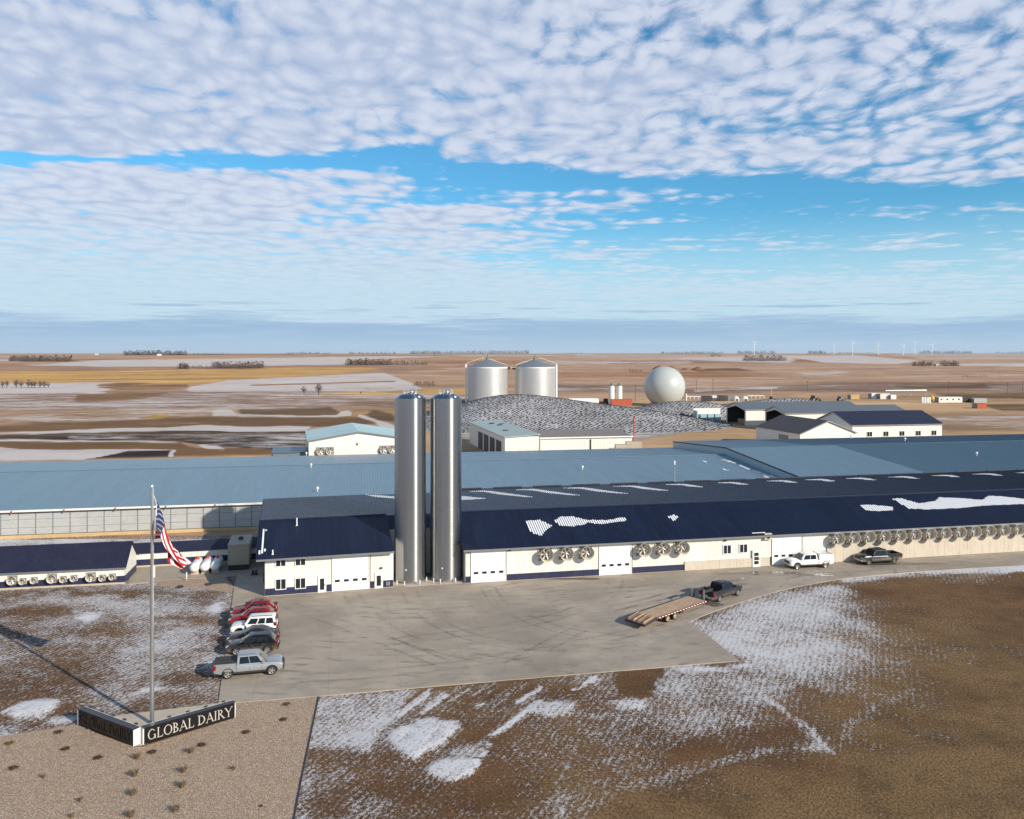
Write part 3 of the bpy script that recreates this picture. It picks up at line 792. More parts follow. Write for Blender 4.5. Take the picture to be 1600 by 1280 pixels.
# ================================================================== BUILDING PARTS (local axes: x along the front, -y outwards)
def frame_bars(mb, x0, x1, z0, z1, y0, y1, w_, sill=True):
    mb.box(x0 - w_, x0, y0, y1, z0 - w_, z1 + w_); mb.box(x1, x1 + w_, y0, y1, z0 - w_, z1 + w_)
    mb.box(x0, x1, y0, y1, z1, z1 + w_)
    if sill: mb.box(x0, x1, y0, y1, z0 - w_, z0)
    return mb

def window(par, x0, x1, z0, z1, y=0., lites=2):
    mb = frame_bars(MB(), x0, x1, z0, z1, y - .09, y - .005, .08)
    for i in range(1, lites):
        xm = x0 + (x1 - x0) * i / lites; mb.box(xm - .035, xm + .035, y - .085, y - .01, z0, z1)
    o = mb.build('window', M['white_trim'], par)
    for i in range(lites):
        a = x0 + (x1 - x0) * i / lites + (.037 if i else .002); c_ = x0 + (x1 - x0) * (i + 1) / lites - (.037 if i < lites - 1 else .002)
        MB().box(a, c_, y - .05, y - .03, z0 + .002, z1 - .002).build('pane', M['glass'], o)
    return o

def door(par, x0, x1, z1, y=0., z0=.08, panes=1):
    mb = frame_bars(MB(), x0, x1, z0, z1, y - .10, y - .005, .09, False)
    o = mb.build('door', M['white_trim'], par)
    MB().box(x0 + .002, x1 - .002, y - .07, y - .03, z0, z1 - .002).build('door_leaf', M['white_trim'], o)
    hgt = z1 - z0
    for i in range(panes):
        a = z0 + hgt * (.16 + .76 * i / panes); c_ = z0 + hgt * (.16 + .76 * (i + 1) / panes) - .10
        MB().box(x0 + .14, x1 - .14, y - .085, y - .072, a, c_).build('pane', M['glass'], o)
    MB().box(x1 - .11, x1 - .06, y - .14, y - .072, z0 + hgt * .45, z0 + hgt * .51).build('handle', M['dark'], o)
    return o

def overhead_door(par, x0, x1, z1, y=0., z0=.09, n=5, wins=4, wrow=1):
    mb = frame_bars(MB(), x0, x1, z0, z1, y - .11, y - .005, .12, False)
    o = mb.build('overhead_door', M['white_steel'], par)
    hs = (z1 - z0) / n
    for i in range(n):
        a, c_ = z0 + hs * i + .008, z0 + hs * (i + 1) - .008
        MB().box(x0 + .004, x1 - .004, y - .06, y - .02, a, c_).build('panel', M['white_paint'], o)
        if i == wrow:
            ws = (x1 - x0) / wins
            for k_ in range(wins):
                cx = x0 + ws * (k_ + .5)
                MB().box(cx - ws * .27, cx + ws * .27, y - .075, y - .063, a + hs * .32, a + hs * .68).build('pane', M['glass'], o)
    MB().box(x0, x1, y - .06, y - .02, z0 - .012, z0 + .006).build('seal', M['black'], o)
    return o

def wall_light(par, x, z, y=0.):
    mb = MB(); mb.box(x - .14, x + .14, y - .10, y - .02, z - .10, z + .10); mb.hexa([(x - .14, y - .30, z - .02), (x + .14, y - .30, z - .02), (x + .14, y - .10, z - .10), (x - .14, y - .10, z - .10),
             (x - .14, y - .30, z + .03), (x + .14, y - .30, z + .03), (x + .14, y - .10, z + .10), (x - .14, y - .10, z + .10)])
    return mb.build('wall_light', M['dark'], par)

def gutter(par, x0, x1, y, z, m_='grey_metal'):
    mb = MB(); mb.box(x0, x1, y - .13, y, z - .20, z - .18); mb.box(x0, x1, y - .13, y - .115, z - .18, z - .02); mb.box(x0, x1, y - .02, y, z - .18, z - .01)
    return mb.build('gutter', M[m_], par)

def roof_snow(par, fr, pts_px, y0, z0, pitch, x_lo, sp, w_=.07, h=.028):
    """snow lying in the troughs between the roof ribs, inside an outline measured on the roof plane"""
    q = [fr.plane(u, v, y0, z0, pitch) for u, v in pts_px]
    nrm = Vector((0, -pitch, 1)).normalized(); mb = MB()
    xa, xb = min(p_[0] for p_ in q), max(p_[0] for p_ in q)
    i = math.floor((xa - x_lo) / sp); rr = random.Random(len(pts_px) * 7 + int(xa * 10))
    while x_lo + i * sp < xb:
        # trough between rib centres (i-.5) and (i+.5)
        a, c_ = x_lo + i * sp - sp * .5 + w_ * 1.0, x_lo + i * sp + sp * .5 - w_ * 1.0
        xm = (a + c_) / 2; ys_ = []
        for (xa_, ya_), (xb_, yb_) in zip(q, q[1:] + q[:1]):
            if (xa_ > xm) != (xb_ > xm): ys_.append(ya_ + (yb_ - ya_) * (xm - xa_) / (xb_ - xa_))
        ys_.sort()
        for s0, s1 in zip(ys_[::2], ys_[1::2]):
            s0 += rr.uniform(-.10, .10); s1 += rr.uniform(-.10, .10)
            if s1 - s0 < .06: continue
            def pp(x, y, up): return Vector((x, y, z0 + pitch * (y - y0))) + nrm * up
            mb.hexa([pp(a, s0, .001), pp(c_, s0, .001), pp(c_, s1, .001), pp(a, s1, .001), pp(a, s0, h), pp(c_, s0, h), pp(c_, s1, h), pp(a, s1, h)])
        i += 1
    if mb.v: return mb.build('snow_patch', M['snow'], par)

# ------------------------------------------------------------------ exhaust fan (axis -y, origin on the wall at the fan centre)
def fan_parts(r, depth, tilt=0.):
    hs = MB(); s_ = r * 1.12
    frame_bars(hs, -s_ * .93, s_ * .93, -s_ * .93, s_ * .93, -.10, .0, s_ * .05)
    cone = MB(); cone.lathe([(r * .86, -.24), (r * .88, -.24 - depth * .45), (r * 1.0, -.24 - depth), (r * 1.035, -.24 - depth), (r * .92, -.24 - depth * .45), (r * .90, -.24)], 28, 0, axis='y')
    back = MB(); back.box(-s_ * .92, s_ * .92, -.05, -.01, -s_ * .92, s_ * .92)
    face = MB(); face.lathe([(r * .87, -.238), (s_ * 1.30, -.238)], 4, 0, axis='y')
    blades = []
    for i in range(6):
        a = 2 * math.pi * i / 6; mb = MB(); ca, sa = math.cos(a), math.sin(a)
        def pb(rad, wq, yq): return (ca * rad - sa * wq, yq, sa * rad + ca * wq)
        r0, r1 = r * .14, r * .80
        mb.hexa([pb(r0, -.05 * r, -.42), pb(r1, -.17 * r, -.50), pb(r1, .17 * r, -.34), pb(r0, .08 * r, -.34), pb(r0, -.05 * r, -.44), pb(r1, -.17 * r, -.52), pb(r1, .17 * r, -.36), pb(r0, .08 * r, -.36)])
        blades.append(mb)
    hub = MB(); hub.lathe([(.001, -.56), (r * .13, -.54), (r * .15, -.36), (.001, -.34)], 12, 0, axis='y')
    strut = MB()
    for a in (.4, .4 + math.pi / 2):
        strut.tube((-math.cos(a) * r * .88, -.26, -math.sin(a) * r * .88), (math.cos(a) * r * .88, -.26, math.sin(a) * r * .88), .03, .03, 6)
    return hs, cone, back, face, blades, hub, strut

FANM = {}
def fan_meshes(r, depth):
    key = (r, depth)
    if key not in FANM:
        hs, cone, back, face, blades, hub, strut = fan_parts(r, depth)
        FANM[key] = dict(housing=hs.mesh('housing', M['white_steel']), cone=cone.mesh('cone', M['fiber'], True), shutter=back.mesh('shutter', M['fiber_in']),
                         blade=[q.mesh('blade', M['blade']) for q in blades], hub=hub.mesh('hub', M['blade'], True), strut=strut.mesh('strut', M['galv']))
    return FANM[key]

def exhaust_fan(fr, x, y, z, r, depth, label, group, rz=None, spin=0., tilt=0.):
    p_ = fr.world(x, y, z)
    o = thing('exhaust_fan', label, 'fan', p_, fr.ang if rz is None else rz, group)
    d_ = fan_meshes(r, depth)
    link('housing', d_['housing'], o); link('shutter', d_['shutter'], o); link('cone', d_['cone'], o)
    for me in d_['blade']: link('blade', me, o, None, (0, spin, 0))
    link('hub', d_['hub'], o); link('strut', d_['strut'], o)
    return o

ORD = ['first', 'second', 'third', 'fourth', 'fifth', 'sixth', 'seventh', 'eighth', 'ninth', 'tenth', 'eleventh', 'twelfth', 'thirteenth', 'fourteenth', 'fifteenth', 'sixteenth', 'seventeenth', 'eighteenth']

# ================================================================== MILKING BARN (navy roof)
bx, by = G(735, 912)
BF = Frame(bx, by, .2085)
barn = thing('milking_barn', 'long white barn with dark navy ribbed roof behind the concrete yard', 'barn', (bx, by, 0), BF.ang)
X0, X1 = BF.hit(727.5, 912)[0], 150.0
EZ, PITCH, D1, D2 = 4.42, 1 / 3., 8.5, 16.0
RZ = EZ + PITCH * D1
OV = .55
xc = BF.hit(1069, 893)[0]            # navy skirting ends, low concrete wall begins
xh = BF.hit(1291.5, 880)[0]          # high concrete wall begins
xg3 = [BF.hit(1206.8, 885)[0], BF.hit(1251.4, 884)[0]]
# walls
mb = MB()
mb.ribbed((X0, 0, .88), (1, 0, 0), (0, 0, 1), (0, -1, 0), xc - X0, EZ - .88, .3, .022, .05)
mb.ribbed((xc, 0, 1.25), (1, 0, 0), (0, 0, 1), (0, -1, 0), xh - xc, EZ - 1.25, .3, .022, .05)
mb.ribbed((xh, 0, 2.42), (1, 0, 0), (0, 0, 1), (0, -1, 0), X1 - xh, EZ - 2.42, .3, .022, .05)
mb.build('front_wall', M['white_steel'], barn, fix=False)
mb = MB(); mb.ribbed((X0, 0, .12), (1, 0, 0), (0, 0, 1), (0, -1, 0), xc - X0, .75, .3, .022, .05)
mb.build('navy_skirting', M['navy_wall'], barn, fix=False)
MB().box(X0, xc, -.03, .05, .87, .90).build('skirting_trim', M['navy_wall'], barn)
MB().box(X0 - .05, X1, -.05, .3, -.1, .115).build('foundation', M['conc'], barn)
mb = MB()   # end wall (left), back wall
mb.prism([(0, .1), (0, EZ - .02), (D1, RZ - .04), (D1 + D2, RZ - .04), (D1 + D2, .1)], lambda a, c_: (X0 - .02, a + .02, c_), lambda a, c_: (X0 + .1, a + .02, c_))
mb.box(X0, X1, D1 + D2 - .1, D1 + D2 - .02, .1, RZ - .05)
mb.build('end_wall', M['white_steel'], barn)
# concrete base walls, one cast panel after another
px_ = (1.22)
x = xc + .004; i = 0
while x < xh - .2:
    x2 = min(x + 2.44, xh)
    if not (x2 > xg3[0] - .1 and x < xg3[1] + .1):
        MB().box(x + .012, x2 - .012, -.16, .0, .1, 1.25).build('concrete_panel', M['conc_wall'], barn)
    x = x2
x = xh + .004
while x < 98:
    x2 = x + px_
    MB().box(x + .010, x2 - .010, -.18 + .012 * random.random(), .0, .1, 2.42).build('concrete_panel', M['conc_wall'], barn)
    x = x2
# roofs
SPR = .30
nrib = round((X1 + .6 - (X0 - .35)) / SPR); SPR = (X1 + .6 - (X0 - .35)) / nrib
sl = math.hypot(1, PITCH)
mb = MB(); mb.ribbed((X0 - .35, -OV, EZ - OV * PITCH + .05), (1, 0, 0), Vector((0, 1, PITCH)).normalized(), Vector((0, -PITCH, 1)).normalized(), X1 + .6 - (X0 - .35), (D1 + OV) * sl, SPR, .035, .055)
froof = mb.build('front_roof', M['navy_roof'], barn, fix=False)
UP = .016
mb = MB(); mb.ribbed((X0 - .35, D1, RZ + .05), (1, 0, 0), Vector((0, 1, UP)).normalized(), Vector((0, -UP, 1)).normalized(), X1 + .6 - (X0 - .35), D2 + .4, SPR, .035, .055)
mb.box(X0 - .35, X1, D1 + .2, D1 + D2 + .3, RZ - .25, RZ - .05)
uroof = mb.build('upper_roof', M['navy_roof'], barn, fix=False)
mb = MB(); mb.prism([(-.22, -.06), (0, .03), (.22, .015), (.22, .045), (0, .06), (-.22, -.03)], lambda a, c_: (X0 - .36, D1 + a, RZ + .06 + c_), lambda a, c_: (X1, D1 + a, RZ + .06 + c_))
mb.build('ridge_cap', M['navy_old'], barn)
MB().box(X0 - .35, X1, -OV - .02, -OV + .01, EZ - OV * PITCH - .16, EZ - OV * PITCH + .045).build('fascia', M['grey_metal'], barn)
MB().box(X0 - .3, X1, -OV + .012, -.03, EZ - OV * PITCH - .15, EZ - OV * PITCH - .13).build('soffit', M['white_steel'], barn)
gutter(barn, X0 - .3, X1, -OV - .022, EZ - OV * PITCH + .06)
mb = MB(); mb.prism([(-OV, EZ - OV * PITCH - .12), (-OV, EZ - OV * PITCH + .10), (D1, RZ + .13), (D1, RZ - .1)], lambda a, c_: (X0 - .41, a, c_), lambda a, c_: (X0 - .36, a, c_))
mb.build('rake_trim', M['navy_old'], barn)
# ridge vents along the back edge and the snow that drifts off them
for k_ in range(17):
    xv = 4.2 + k_ * 6.35
    MB().box(xv - 3.1, xv + 1.4, D1 + D2 + .05, D1 + D2 + .38, RZ + .33, RZ + .46).build('ridge_vent', M['dark'], barn)
xlo = X0 - .35
for pts in ([(821, 815), (842, 812), (862, 821), (850, 832), (846, 838), (832, 833), (824, 826)], [(865, 814), (877, 807.5), (893, 807), (915, 812), (918, 818), (895, 823), (875, 821)],
            [(916, 812.5), (948, 813), (976, 808.5), (978, 814.5), (955, 816.5), (935, 819), (916, 816)], [(1044, 808), (1053, 804.5), (1061, 808), (1053, 814)],
            [(1343, 790), (1360, 789), (1395, 792.5), (1394, 797.5), (1370, 799), (1352, 797)],
            [(1394, 779.5), (1408, 779), (1436, 787), (1462, 783), (1468, 777.5), (1500, 778.5), (1534, 781.5), (1545, 775), (1570, 776), (1600, 780), (1650, 781), (1690, 778), (1690, 784), (1640, 788), (1600, 787.5), (1540, 790), (1500, 794), (1450, 796), (1420, 795)]):
    roof_snow(froof, BF, pts, -OV, EZ - OV * PITCH + .05, PITCH, xlo, SPR, .055)
for u, v, Lk in ((757, 767.3, 76), (831, 764.8, 76), (906, 762.2, 74), (985, 759.4, 60), (1064, 756.8, 36), (1143, 754.0, 26), (1222, 751.2, 24), (1282, 749.2, 24), (1345, 747.2, 24), (1412, 744.9, 24), (1478, 742.7, 22), (1545, 740.4, 22), (1610, 738.2, 22)):
    roof_snow(uroof, BF, [(u - 26, v + .75), (u - 10, v - .1), (u, v - .5), (u + 10, v + .2), (u + Lk, v + Lk * .122), (u + Lk * .75, v + Lk * .108 + .5), (u + Lk * .3, v + Lk * .05 + 1.5), (u, v + 1.3)], D1, RZ + .05, UP, xlo, SPR, .055)
roof_snow(uroof, BF, [(719, 775), (738, 777), (760, 779), (735, 780.5), (719, 781)], D1, RZ + .05, UP, xlo, SPR, .055)
# openings
def span(fr, u0, u1, v): return fr.hit(u0, v)[0], fr.hit(u1, v)[0]
a, c_ = span(BF, 737, 789.5, 912); overhead_door(barn, a, c_, BF.hit(763, 859.5)[1], -.02)
a, c_ = span(BF, 937, 985.5, 900); overhead_door(barn, a, c_, BF.hit(961, 847.5)[1], -.02)
overhead_door(barn, xg3[0], xg3[1], BF.hit(1229, 834)[1], -.02)
for u0, u1, v0, v1 in ((1130.4, 1141.5, 852, 864.8), (1155.7, 1167, 850.6, 863)):
    a, c_ = span(BF, u0, u1, 858); window(barn, a, c_, BF.hit((u0 + u1) / 2, v1)[1], BF.hit((u0 + u1) / 2, v0)[1], -.02)
a, c_ = span(BF, 1175.5, 1185.5, 886); door(barn, a, c_, 2.25, -.17, panes=3)
for u, v in ((731.5, 861.5), (796, 859), (842, 856), (1052, 845), (1132.5, 844)):
    q = BF.hit(u, v); wall_light(barn, q[0], q[1] - .05)
# downspouts
for u in (790.5, 986.5, 1252.5):
    xq = BF.hit(u, 880)[0]; MB().box(xq, xq + .09, -.12, -.03, .15, EZ - .2).build('downspout', M['dark'], barn)
# air-conditioning unit on the wall
q = BF.hit(1198, 837.5)
ac = thing('air_conditioner', 'small tan air conditioning unit on the wall above the third overhead door', 'air conditioner', BF.world(q[0], -.03, q[1]), BF.ang)
MB().box(-.52, .52, -.42, -.06, -.40, .42).build('case', M['fiber'], ac)
mb = MB(); mb.lathe([(.30, -.43), (.27, -.445), (.001, -.445)], 16, 0, axis='y'); mb.build('fan_grille', M['dark'], ac)
mb = MB(); mb.box(-.5, -.44, -.42, 0, -.46, -.405); mb.box(.44, .5, -.42, 0, -.46, -.405); mb.build('bracket', M['grey_metal'], ac)
MB().box(-2.2, -.3, -.10, -.02, .46, .54).build('line_cover', M['white_trim'], ac)
# fans
for i, (u, v) in enumerate(((851.5, 861.8), (883, 860.3), (914.5, 858.5))):
    q = BF.hit(u, v); exhaust_fan(BF, q[0], -.03, 3.26, .84, .85, ORD[i] + ' of three exhaust fans between the first two overhead doors of the barn', 'fans between the barn doors', spin=.3 * i)
for i, (u, v) in enumerate(((1003, 853.5), (1033.5, 852.2), (1063, 850.5))):
    q = BF.hit(u, v); exhaust_fan(BF, q[0], -.03, 3.26, .84, .85, ORD[i] + ' of three exhaust fans right of the middle overhead door', 'fans right of the middle barn door', spin=.25 * i + .1)
for i in range(14):
    u = 1303.5 + 24.3 * i - .075 * i * i; v = 838.6 - (u - 1303.5) * .0575
    q = BF.hit(u, v); exhaust_fan(BF, q[0], -.03, 3.36, .84, .85, ORD[i] + ' exhaust fan from the left in the long row above the concrete wall', 'long row of barn fans', spin=.37 * i)

# ================================================================== OFFICE (navy roof, left of the silos)
ox, oy = G(414, 933)
OF = Frame(ox, oy, .268)
office = thing('office_building', 'white two storey office with navy roof left of the steel silos', 'building', (ox, oy, 0), OF.ang)
OX1 = OF.hit(614.5, 917)[0]; OEZ = 4.75; OD1 = 8.7; OP = .285; ORZ = OEZ + OP * OD1; OD2 = 15.5
mb = MB(); mb.ribbed((0, 0, .95), (1, 0, 0), (0, 0, 1), (0, -1, 0), OX1, OEZ - .95, .3, .022, .05)
mb.build('front_wall', M['white_steel'], office, fix=False)
mb = MB(); mb.ribbed((0, 0, .14), (1, 0, 0), (0, 0, 1), (0, -1, 0), OX1, .80, .3, .022, .05)
mb.build('navy_skirting', M['navy_wall'], office, fix=False)
MB().box(-.06, OX1 + .06, -.06, OD1, -.1, .13).build('foundation', M['conc'], office)
mb = MB()
for xx in (-.02, OX1 - .08):
    mb.prism([(0, .12), (0, OEZ - .03), (OD1, ORZ - .05), (OD1 + OD2, ORZ - .05), (OD1 + OD2, .12)], lambda a, c_: (xx, a + .02, c_), lambda a, c_: (xx + .1, a + .02, c_))
mb.box(0, OX1, OD1 + OD2 - .1, OD1 + OD2 - .01, .1, ORZ - .1)
mb.build('end_wall', M['white_steel'], office)
sl = math.hypot(1, OP); nr = round((OX1 + 1.0) / .3); osp = (OX1 + 1.0) / nr
mb = MB(); mb.ribbed((-.95, -.75, OEZ - .75 * OP + .05), (1, 0, 0), Vector((0, 1, OP)).normalized(), Vector((0, -OP, 1)).normalized(), OX1 + 1.0, (OD1 + .75) * sl, osp, .035, .055)
ofr = mb.build('front_roof', M['navy_roof'], office, fix=False)
mb = MB(); mb.ribbed((-.95, OD1, ORZ + .05), (1, 0, 0), (0, 1, 0), (0, 0, 1), OX1 + 1.0, OD2 + .4, osp, .035, .055)
mb.box(-.9, OX1, OD1 + .2, OD1 + OD2 + .3, ORZ - .25, ORZ - .04)
ofu = mb.build('upper_roof', M['navy_roof'], office, fix=False)
mb = MB(); mb.prism([(-.22, -.05), (0, .03), (.22, .02), (.22, .05), (0, .06), (-.22, -.02)], lambda a, c_: (-.96, OD1 + a, ORZ + .06 + c_), lambda a, c_: (OX1 + .06, OD1 + a, ORZ + .06 + c_))
mb.build('ridge_cap', M['navy_old'], office)
MB().box(-.95, OX1 + .05, -.77, -.742, OEZ - .75 * OP - .18, OEZ - .75 * OP + .045).build('fascia', M['grey_metal'], office)
MB().box(-.9, OX1, -.74, -.03, OEZ - .75 * OP - .17, OEZ - .75 * OP - .15).build('soffit', M['grey_metal'], office)
gutter(office, -.95, OX1 + .05, -.772, OEZ - .75 * OP + .05)
mb = MB(); mb.prism([(-.75, OEZ - .75 * OP - .14), (-.75, OEZ - .75 * OP + .10), (OD1, ORZ + .12), (OD1 + OD2, ORZ + .12), (OD1 + OD2, ORZ - .14), (OD1, ORZ - .14)], lambda a, c_: (-1.0, a, c_), lambda a, c_: (-.955, a, c_))
mb.build('rake_trim', M['navy_old'], office)
roof_snow(ofr, OF, [(409, 832), (412, 827), (416, 828), (414, 842), (414, 861), (410, 865), (407, 862), (409, 848)], -.75, OEZ - .75 * OP + .05, OP, -.95, osp, .055)
roof_snow(ofr, OF, [(404.5, 862), (406, 860), (407, 864), (405, 866)], -.75, OEZ - .75 * OP + .05, OP, -.95, osp, .055)
roof_snow(ofu, OF, [(570, 773), (590, 774), (617, 776), (617, 779), (590, 777)], OD1, ORZ + .05, 0, -.95, osp, .055)
for u0, u1, v0, v1 in ((431.3, 446, 870.5, 884.5), (462, 477, 869, 883), (431.3, 446.3, 905, 920.3), (462, 477, 903.6, 918.8)):
    a, c_ = span(OF, u0, u1, (v0 + v1) / 2); z1, z0 = OF.hit((u0 + u1) / 2, v0)[1], OF.hit((u0 + u1) / 2, v1)[1]
    window(office, a, c_, z0, min(z1, OEZ - .42), -.02)
a, c_ = span(OF, 498, 508.5, 925); door(office, a, c_, OF.hit(503, 900.5)[1], -.02)
a, c_ = span(OF, 520, 576, 922); overhead_door(office, a, c_, min(OF.hit(548, 869.5)[1], OEZ - .3), -.02)
a, c_ = span(OF, 586.5, 597, 919); door(office, a, c_, OF.hit(592, 896)[1], -.02)
for u, v in ((515.5, 866.5), (595.5, 887.5)):
    q = OF.hit(u, v); wall_light(office, q[0], q[1])
for u in (577.5,): 
    xq = OF.hit(u, 900)[0]; MB().box(xq, xq + .09, -.12, -.03, .15, OEZ - .3).build('downspout', M['dark'], office)
q = OF.hit(606, 912); MB().box(q[0] - .25, q[0] + .25, -.2, -.03, .35, .8).build('meter_box', M['grey_metal'], office)
for u, v, hh in ((463.8, 821, 1.0), (426, 866, .55)):
    xq, yq = OF.plane(u, v, -.75, OEZ - .75 * OP + .05, OP); zq = OEZ + OP * yq
    mb = MB(); mb.tube((xq, yq, zq - .05), (xq, yq, zq + hh), .075, .075, 10); mb.lathe([(.16, 0), (.09, .12)], 10, 0, (xq, yq, zq + .02)); mb.build('vent_pipe', M['white_trim'], office)

# recessed link wall behind the silos
link_b = thing('link_building', 'white walled link with navy roof between office and barn, behind the silos', 'building', (bx, by, 0), BF.ang)
LX0, LX1, LY = -12.6, X0 - .42, 5.4
MB().box(LX0, LX1, LY, LY + .2, .1, EZ + LY * PITCH - .12).build('wall', M['white_steel'], link_b)
mb = MB(); mb.ribbed((LX0, LY - .3, EZ + (LY - .3) * PITCH - .06), (1, 0, 0), Vector((0, 1, PITCH)).normalized(), Vector((0, -PITCH, 1)).normalized(), LX1 - LX0, (D1 - LY + .3) * math.hypot(1, PITCH), .3, .035, .055)
mb.build('front_roof', M['navy_roof'], link_b, fix=False)
mb = MB(); mb.ribbed((LX0, D1, RZ - .06), (1, 0, 0), (0, 1, 0), (0, 0, 1), LX1 - LX0, D2 + .2, .3, .035, .055); mb.build('upper_roof', M['navy_roof'], link_b, fix=False)

# ================================================================== STAINLESS SILOS
for i, (u, vf, cy, lab) in enumerate(((641.1, 914.5, 102.6, 'left of the two tall stainless steel milk silos beside the office'), (696.6, 911, 103.4, 'right of the two tall stainless steel milk silos next to the barn'))):
    cx = (u - 800) / F * cy; rad = 49.0 / F * cy / 2
    s_ = thing('milk_silo', lab, 'silo', (cx, cy, .1), 0, 'stainless milk silos')
    top = H - (623.3 - VH) / F * (cy - rad) - .1
    mb = MB(); mb.lathe([(rad, .25), (rad, top)], 72, 0); o = mb.build('shell', M['stainless'], s_, True)
    for zz_ in np.arange(1.4, top - .5, 1.52):
        mb = MB(); mb.lathe([(rad + .001, zz_ - .012), (rad + .006, zz_), (rad + .001, zz_ + .012)], 72, 0); mb.build('weld_seam', M['stainless'], s_, True)
    mb = MB(); mb.lathe([(rad + .02, top), (rad * .94, top + .17), (rad * .72, top + .44), (rad * .4, top + .66), (.001, top + .74)], 48, 0); mb.build('dome', M['stainless'], s_, True)
    mb = MB(); mb.lathe([(rad * .97, 0), (rad * .97, .25)], 48, 0); mb.build('skirt', M['grey_metal'], s_, True)
    mb = MB(); n = 10
    for k_ in range(n):
        a0, a1 = 2 * math.pi * k_ / n, 2 * math.pi * (k_ + 1) / n; rr_ = rad * .42; zb = top + .60
        p0, p1 = (rr_ * math.cos(a0), rr_ * math.sin(a0)), (rr_ * math.cos(a1), rr_ * math.sin(a1))
        mb.tube((*p0, zb - .05), (*p0, zb + .55), .022, .022, 5)
        for dz in (.3, .54): mb.tube((*p0, zb + dz), (*p1, zb + dz), .016, .016, 5)
    mb.build('guard_rail', M['galv'], s_)
    mb = MB(); mb.lathe([(.22, top + .70), (.22, top + .95), (.001, top + 1.0)], 12, 0, (.2, 0, 0)); mb.build('hatch', M['galv'], s_, True)
    mb = MB(); mb.lathe([(.20, 0), (.15, .18), (.001, .22)], 10, 0, (rad * .62, -rad * .62, top + .12)); mb.build('vent_cap', M['white_paint'], s_, True)
    mb = MB(); mb.lathe([(.10, -rad - .06), (.10, -rad + .05)], 10, 0, (-.3, 0, 1.75), 'y', True); mb.build('sample_port', M['white_paint'], s_, True)
    mb = MB(); mb.path([(rad * .5, rad * .8, .3), (rad * .62, rad * .92, 1.2), (rad * .62, rad * .92, top)], .05, 8); mb.build('pipe', M['galv'], s_)
# plinth and bollards
pl_ = [G(*q) for q in ((613, 916), (640, 918), (690, 914), (722, 912), (728, 905), (700, 897), (615, 902))]
mb = MB(); mb.prism(pl_, lambda a, c_: (a, c_, .10), lambda a, c_: (a, c_, -.05)); tag(mb.build('silo_plinth', M['conc']), 'tan concrete plinth under the two steel silos', 'plinth')
for i, (u, v) in enumerate(((620.2, 915.2), (632, 916.4), (656, 914.4), (666.5, 909.5), (677.5, 911.6), (688, 912.4), (711.5, 910.6))):
    x, y = G(u, v, .1); mb = MB(); mb.tube((0, 0, 0), (0, 0, .58), .06, .06, 10); mb.lathe([(.06, .58), (.045, .62), (.001, .635)], 10)
    tag(mb.build('bollard', M['white_paint'], None, True, loc=(x, y, .1)), ORD[i] + ' short white bollard from the left along the silo bases', 'bollard', 'bollards at the silos')

# ================================================================== FREESTALL BARNS (pale blue roofs)
SF = Frame(-78.6, 126.0, .187)
SX0, SX1 = -70.0, SF.hit(1249, 745, 0)[0]
SX1 = (Vector((52.6, 150.3, 0)) - SF.o).dot(SF.a)
sb = thing('freestall_barn', 'very wide low barn with pale blue metal roof behind the office', 'barn', SF.o, SF.ang)
SE, SP_, SD = 4.33, .062, 30.2; SR = SE + SP_ * SD
def low_roof(par, name, x0, x1, y0, y1, z0, pitch, m_, sp=.5):
    mb = MB(); L_ = (y1 - y0) * math.hypot(1, pitch)
    mb.ribbed((x0, y0, z0), (1, 0, 0), Vector((0, 1, pitch)).normalized(), Vector((0, -pitch, 1)).normalized(), x1 - x0, L_, sp, .035, .06)
    return mb.build(name, M[m_], par, fix=False)
low_roof(sb, 'front_roof', SX0, SX1, -.5, SD, SE - .5 * SP_, SP_, 'blue_roof')
low_roof(sb, 'back_roof', SX0, SX1, SD, 2 * SD + .4, SR, -SP_, 'blue_roof')
MB().box(SX0, SX1, SD - .25, SD + .25, SR + .02, SR + .09).build('ridge_cap', M['blue_roof'], sb)
MB().box(SX0, SX1, -.56, -.52, SE - .30, SE + .02).build('fascia', M['white_steel'], sb)
MB().box(SX0, SX1, -.50, -.06, SE - .42, SE - .32).build('eave_shade_strip', M['black'], sb)  # black strip drawn in for the shade under the eave
MB().box(SX0, SX1, -.02, .1, -.1, SE - .15).build('backing_wall', M['grey_metal'], sb)
MB().box(SX0, SX1, 2 * SD, 2 * SD + .1, -.1, SE - .15).build('back_wall', M['white_steel'], sb)
MB().box(SX0, SX1, -.55, -.25, -.1, .45).build('curb', M['curb'], sb)
bay = SF.hit(28.9, 836)[0] - SF.hit(1.5, 836)[0]; xs_ = SF.hit(1.5, 836)[0]
for k_ in range(-14, 26):
    xa = xs_ + k_ * bay
    if xa < SX0 or xa > 62: continue
    MB().box(xa - .05, xa + .05, -.13, -.03, .3, SE - .3).build('post', M['grey_metal'], sb)
    for z0, z1 in ((.50, 1.52), (1.56, 2.80), (2.84, SE - .34)):
        MB().box(xa + .06, xa + bay - .06, -.09 - .02 * random.random(), -.04, z0, z1).build('curtain_panel', M['panel'], sb)
for k_ in range(6):
    xa = xs_ + .7 * bay + k_ * 3.02 * bay
    MB().box(xa - .06, xa + .06, -.80, -.57, SE - .42, SE - .02).build('eave_bracket', M['rust_red'], sb)
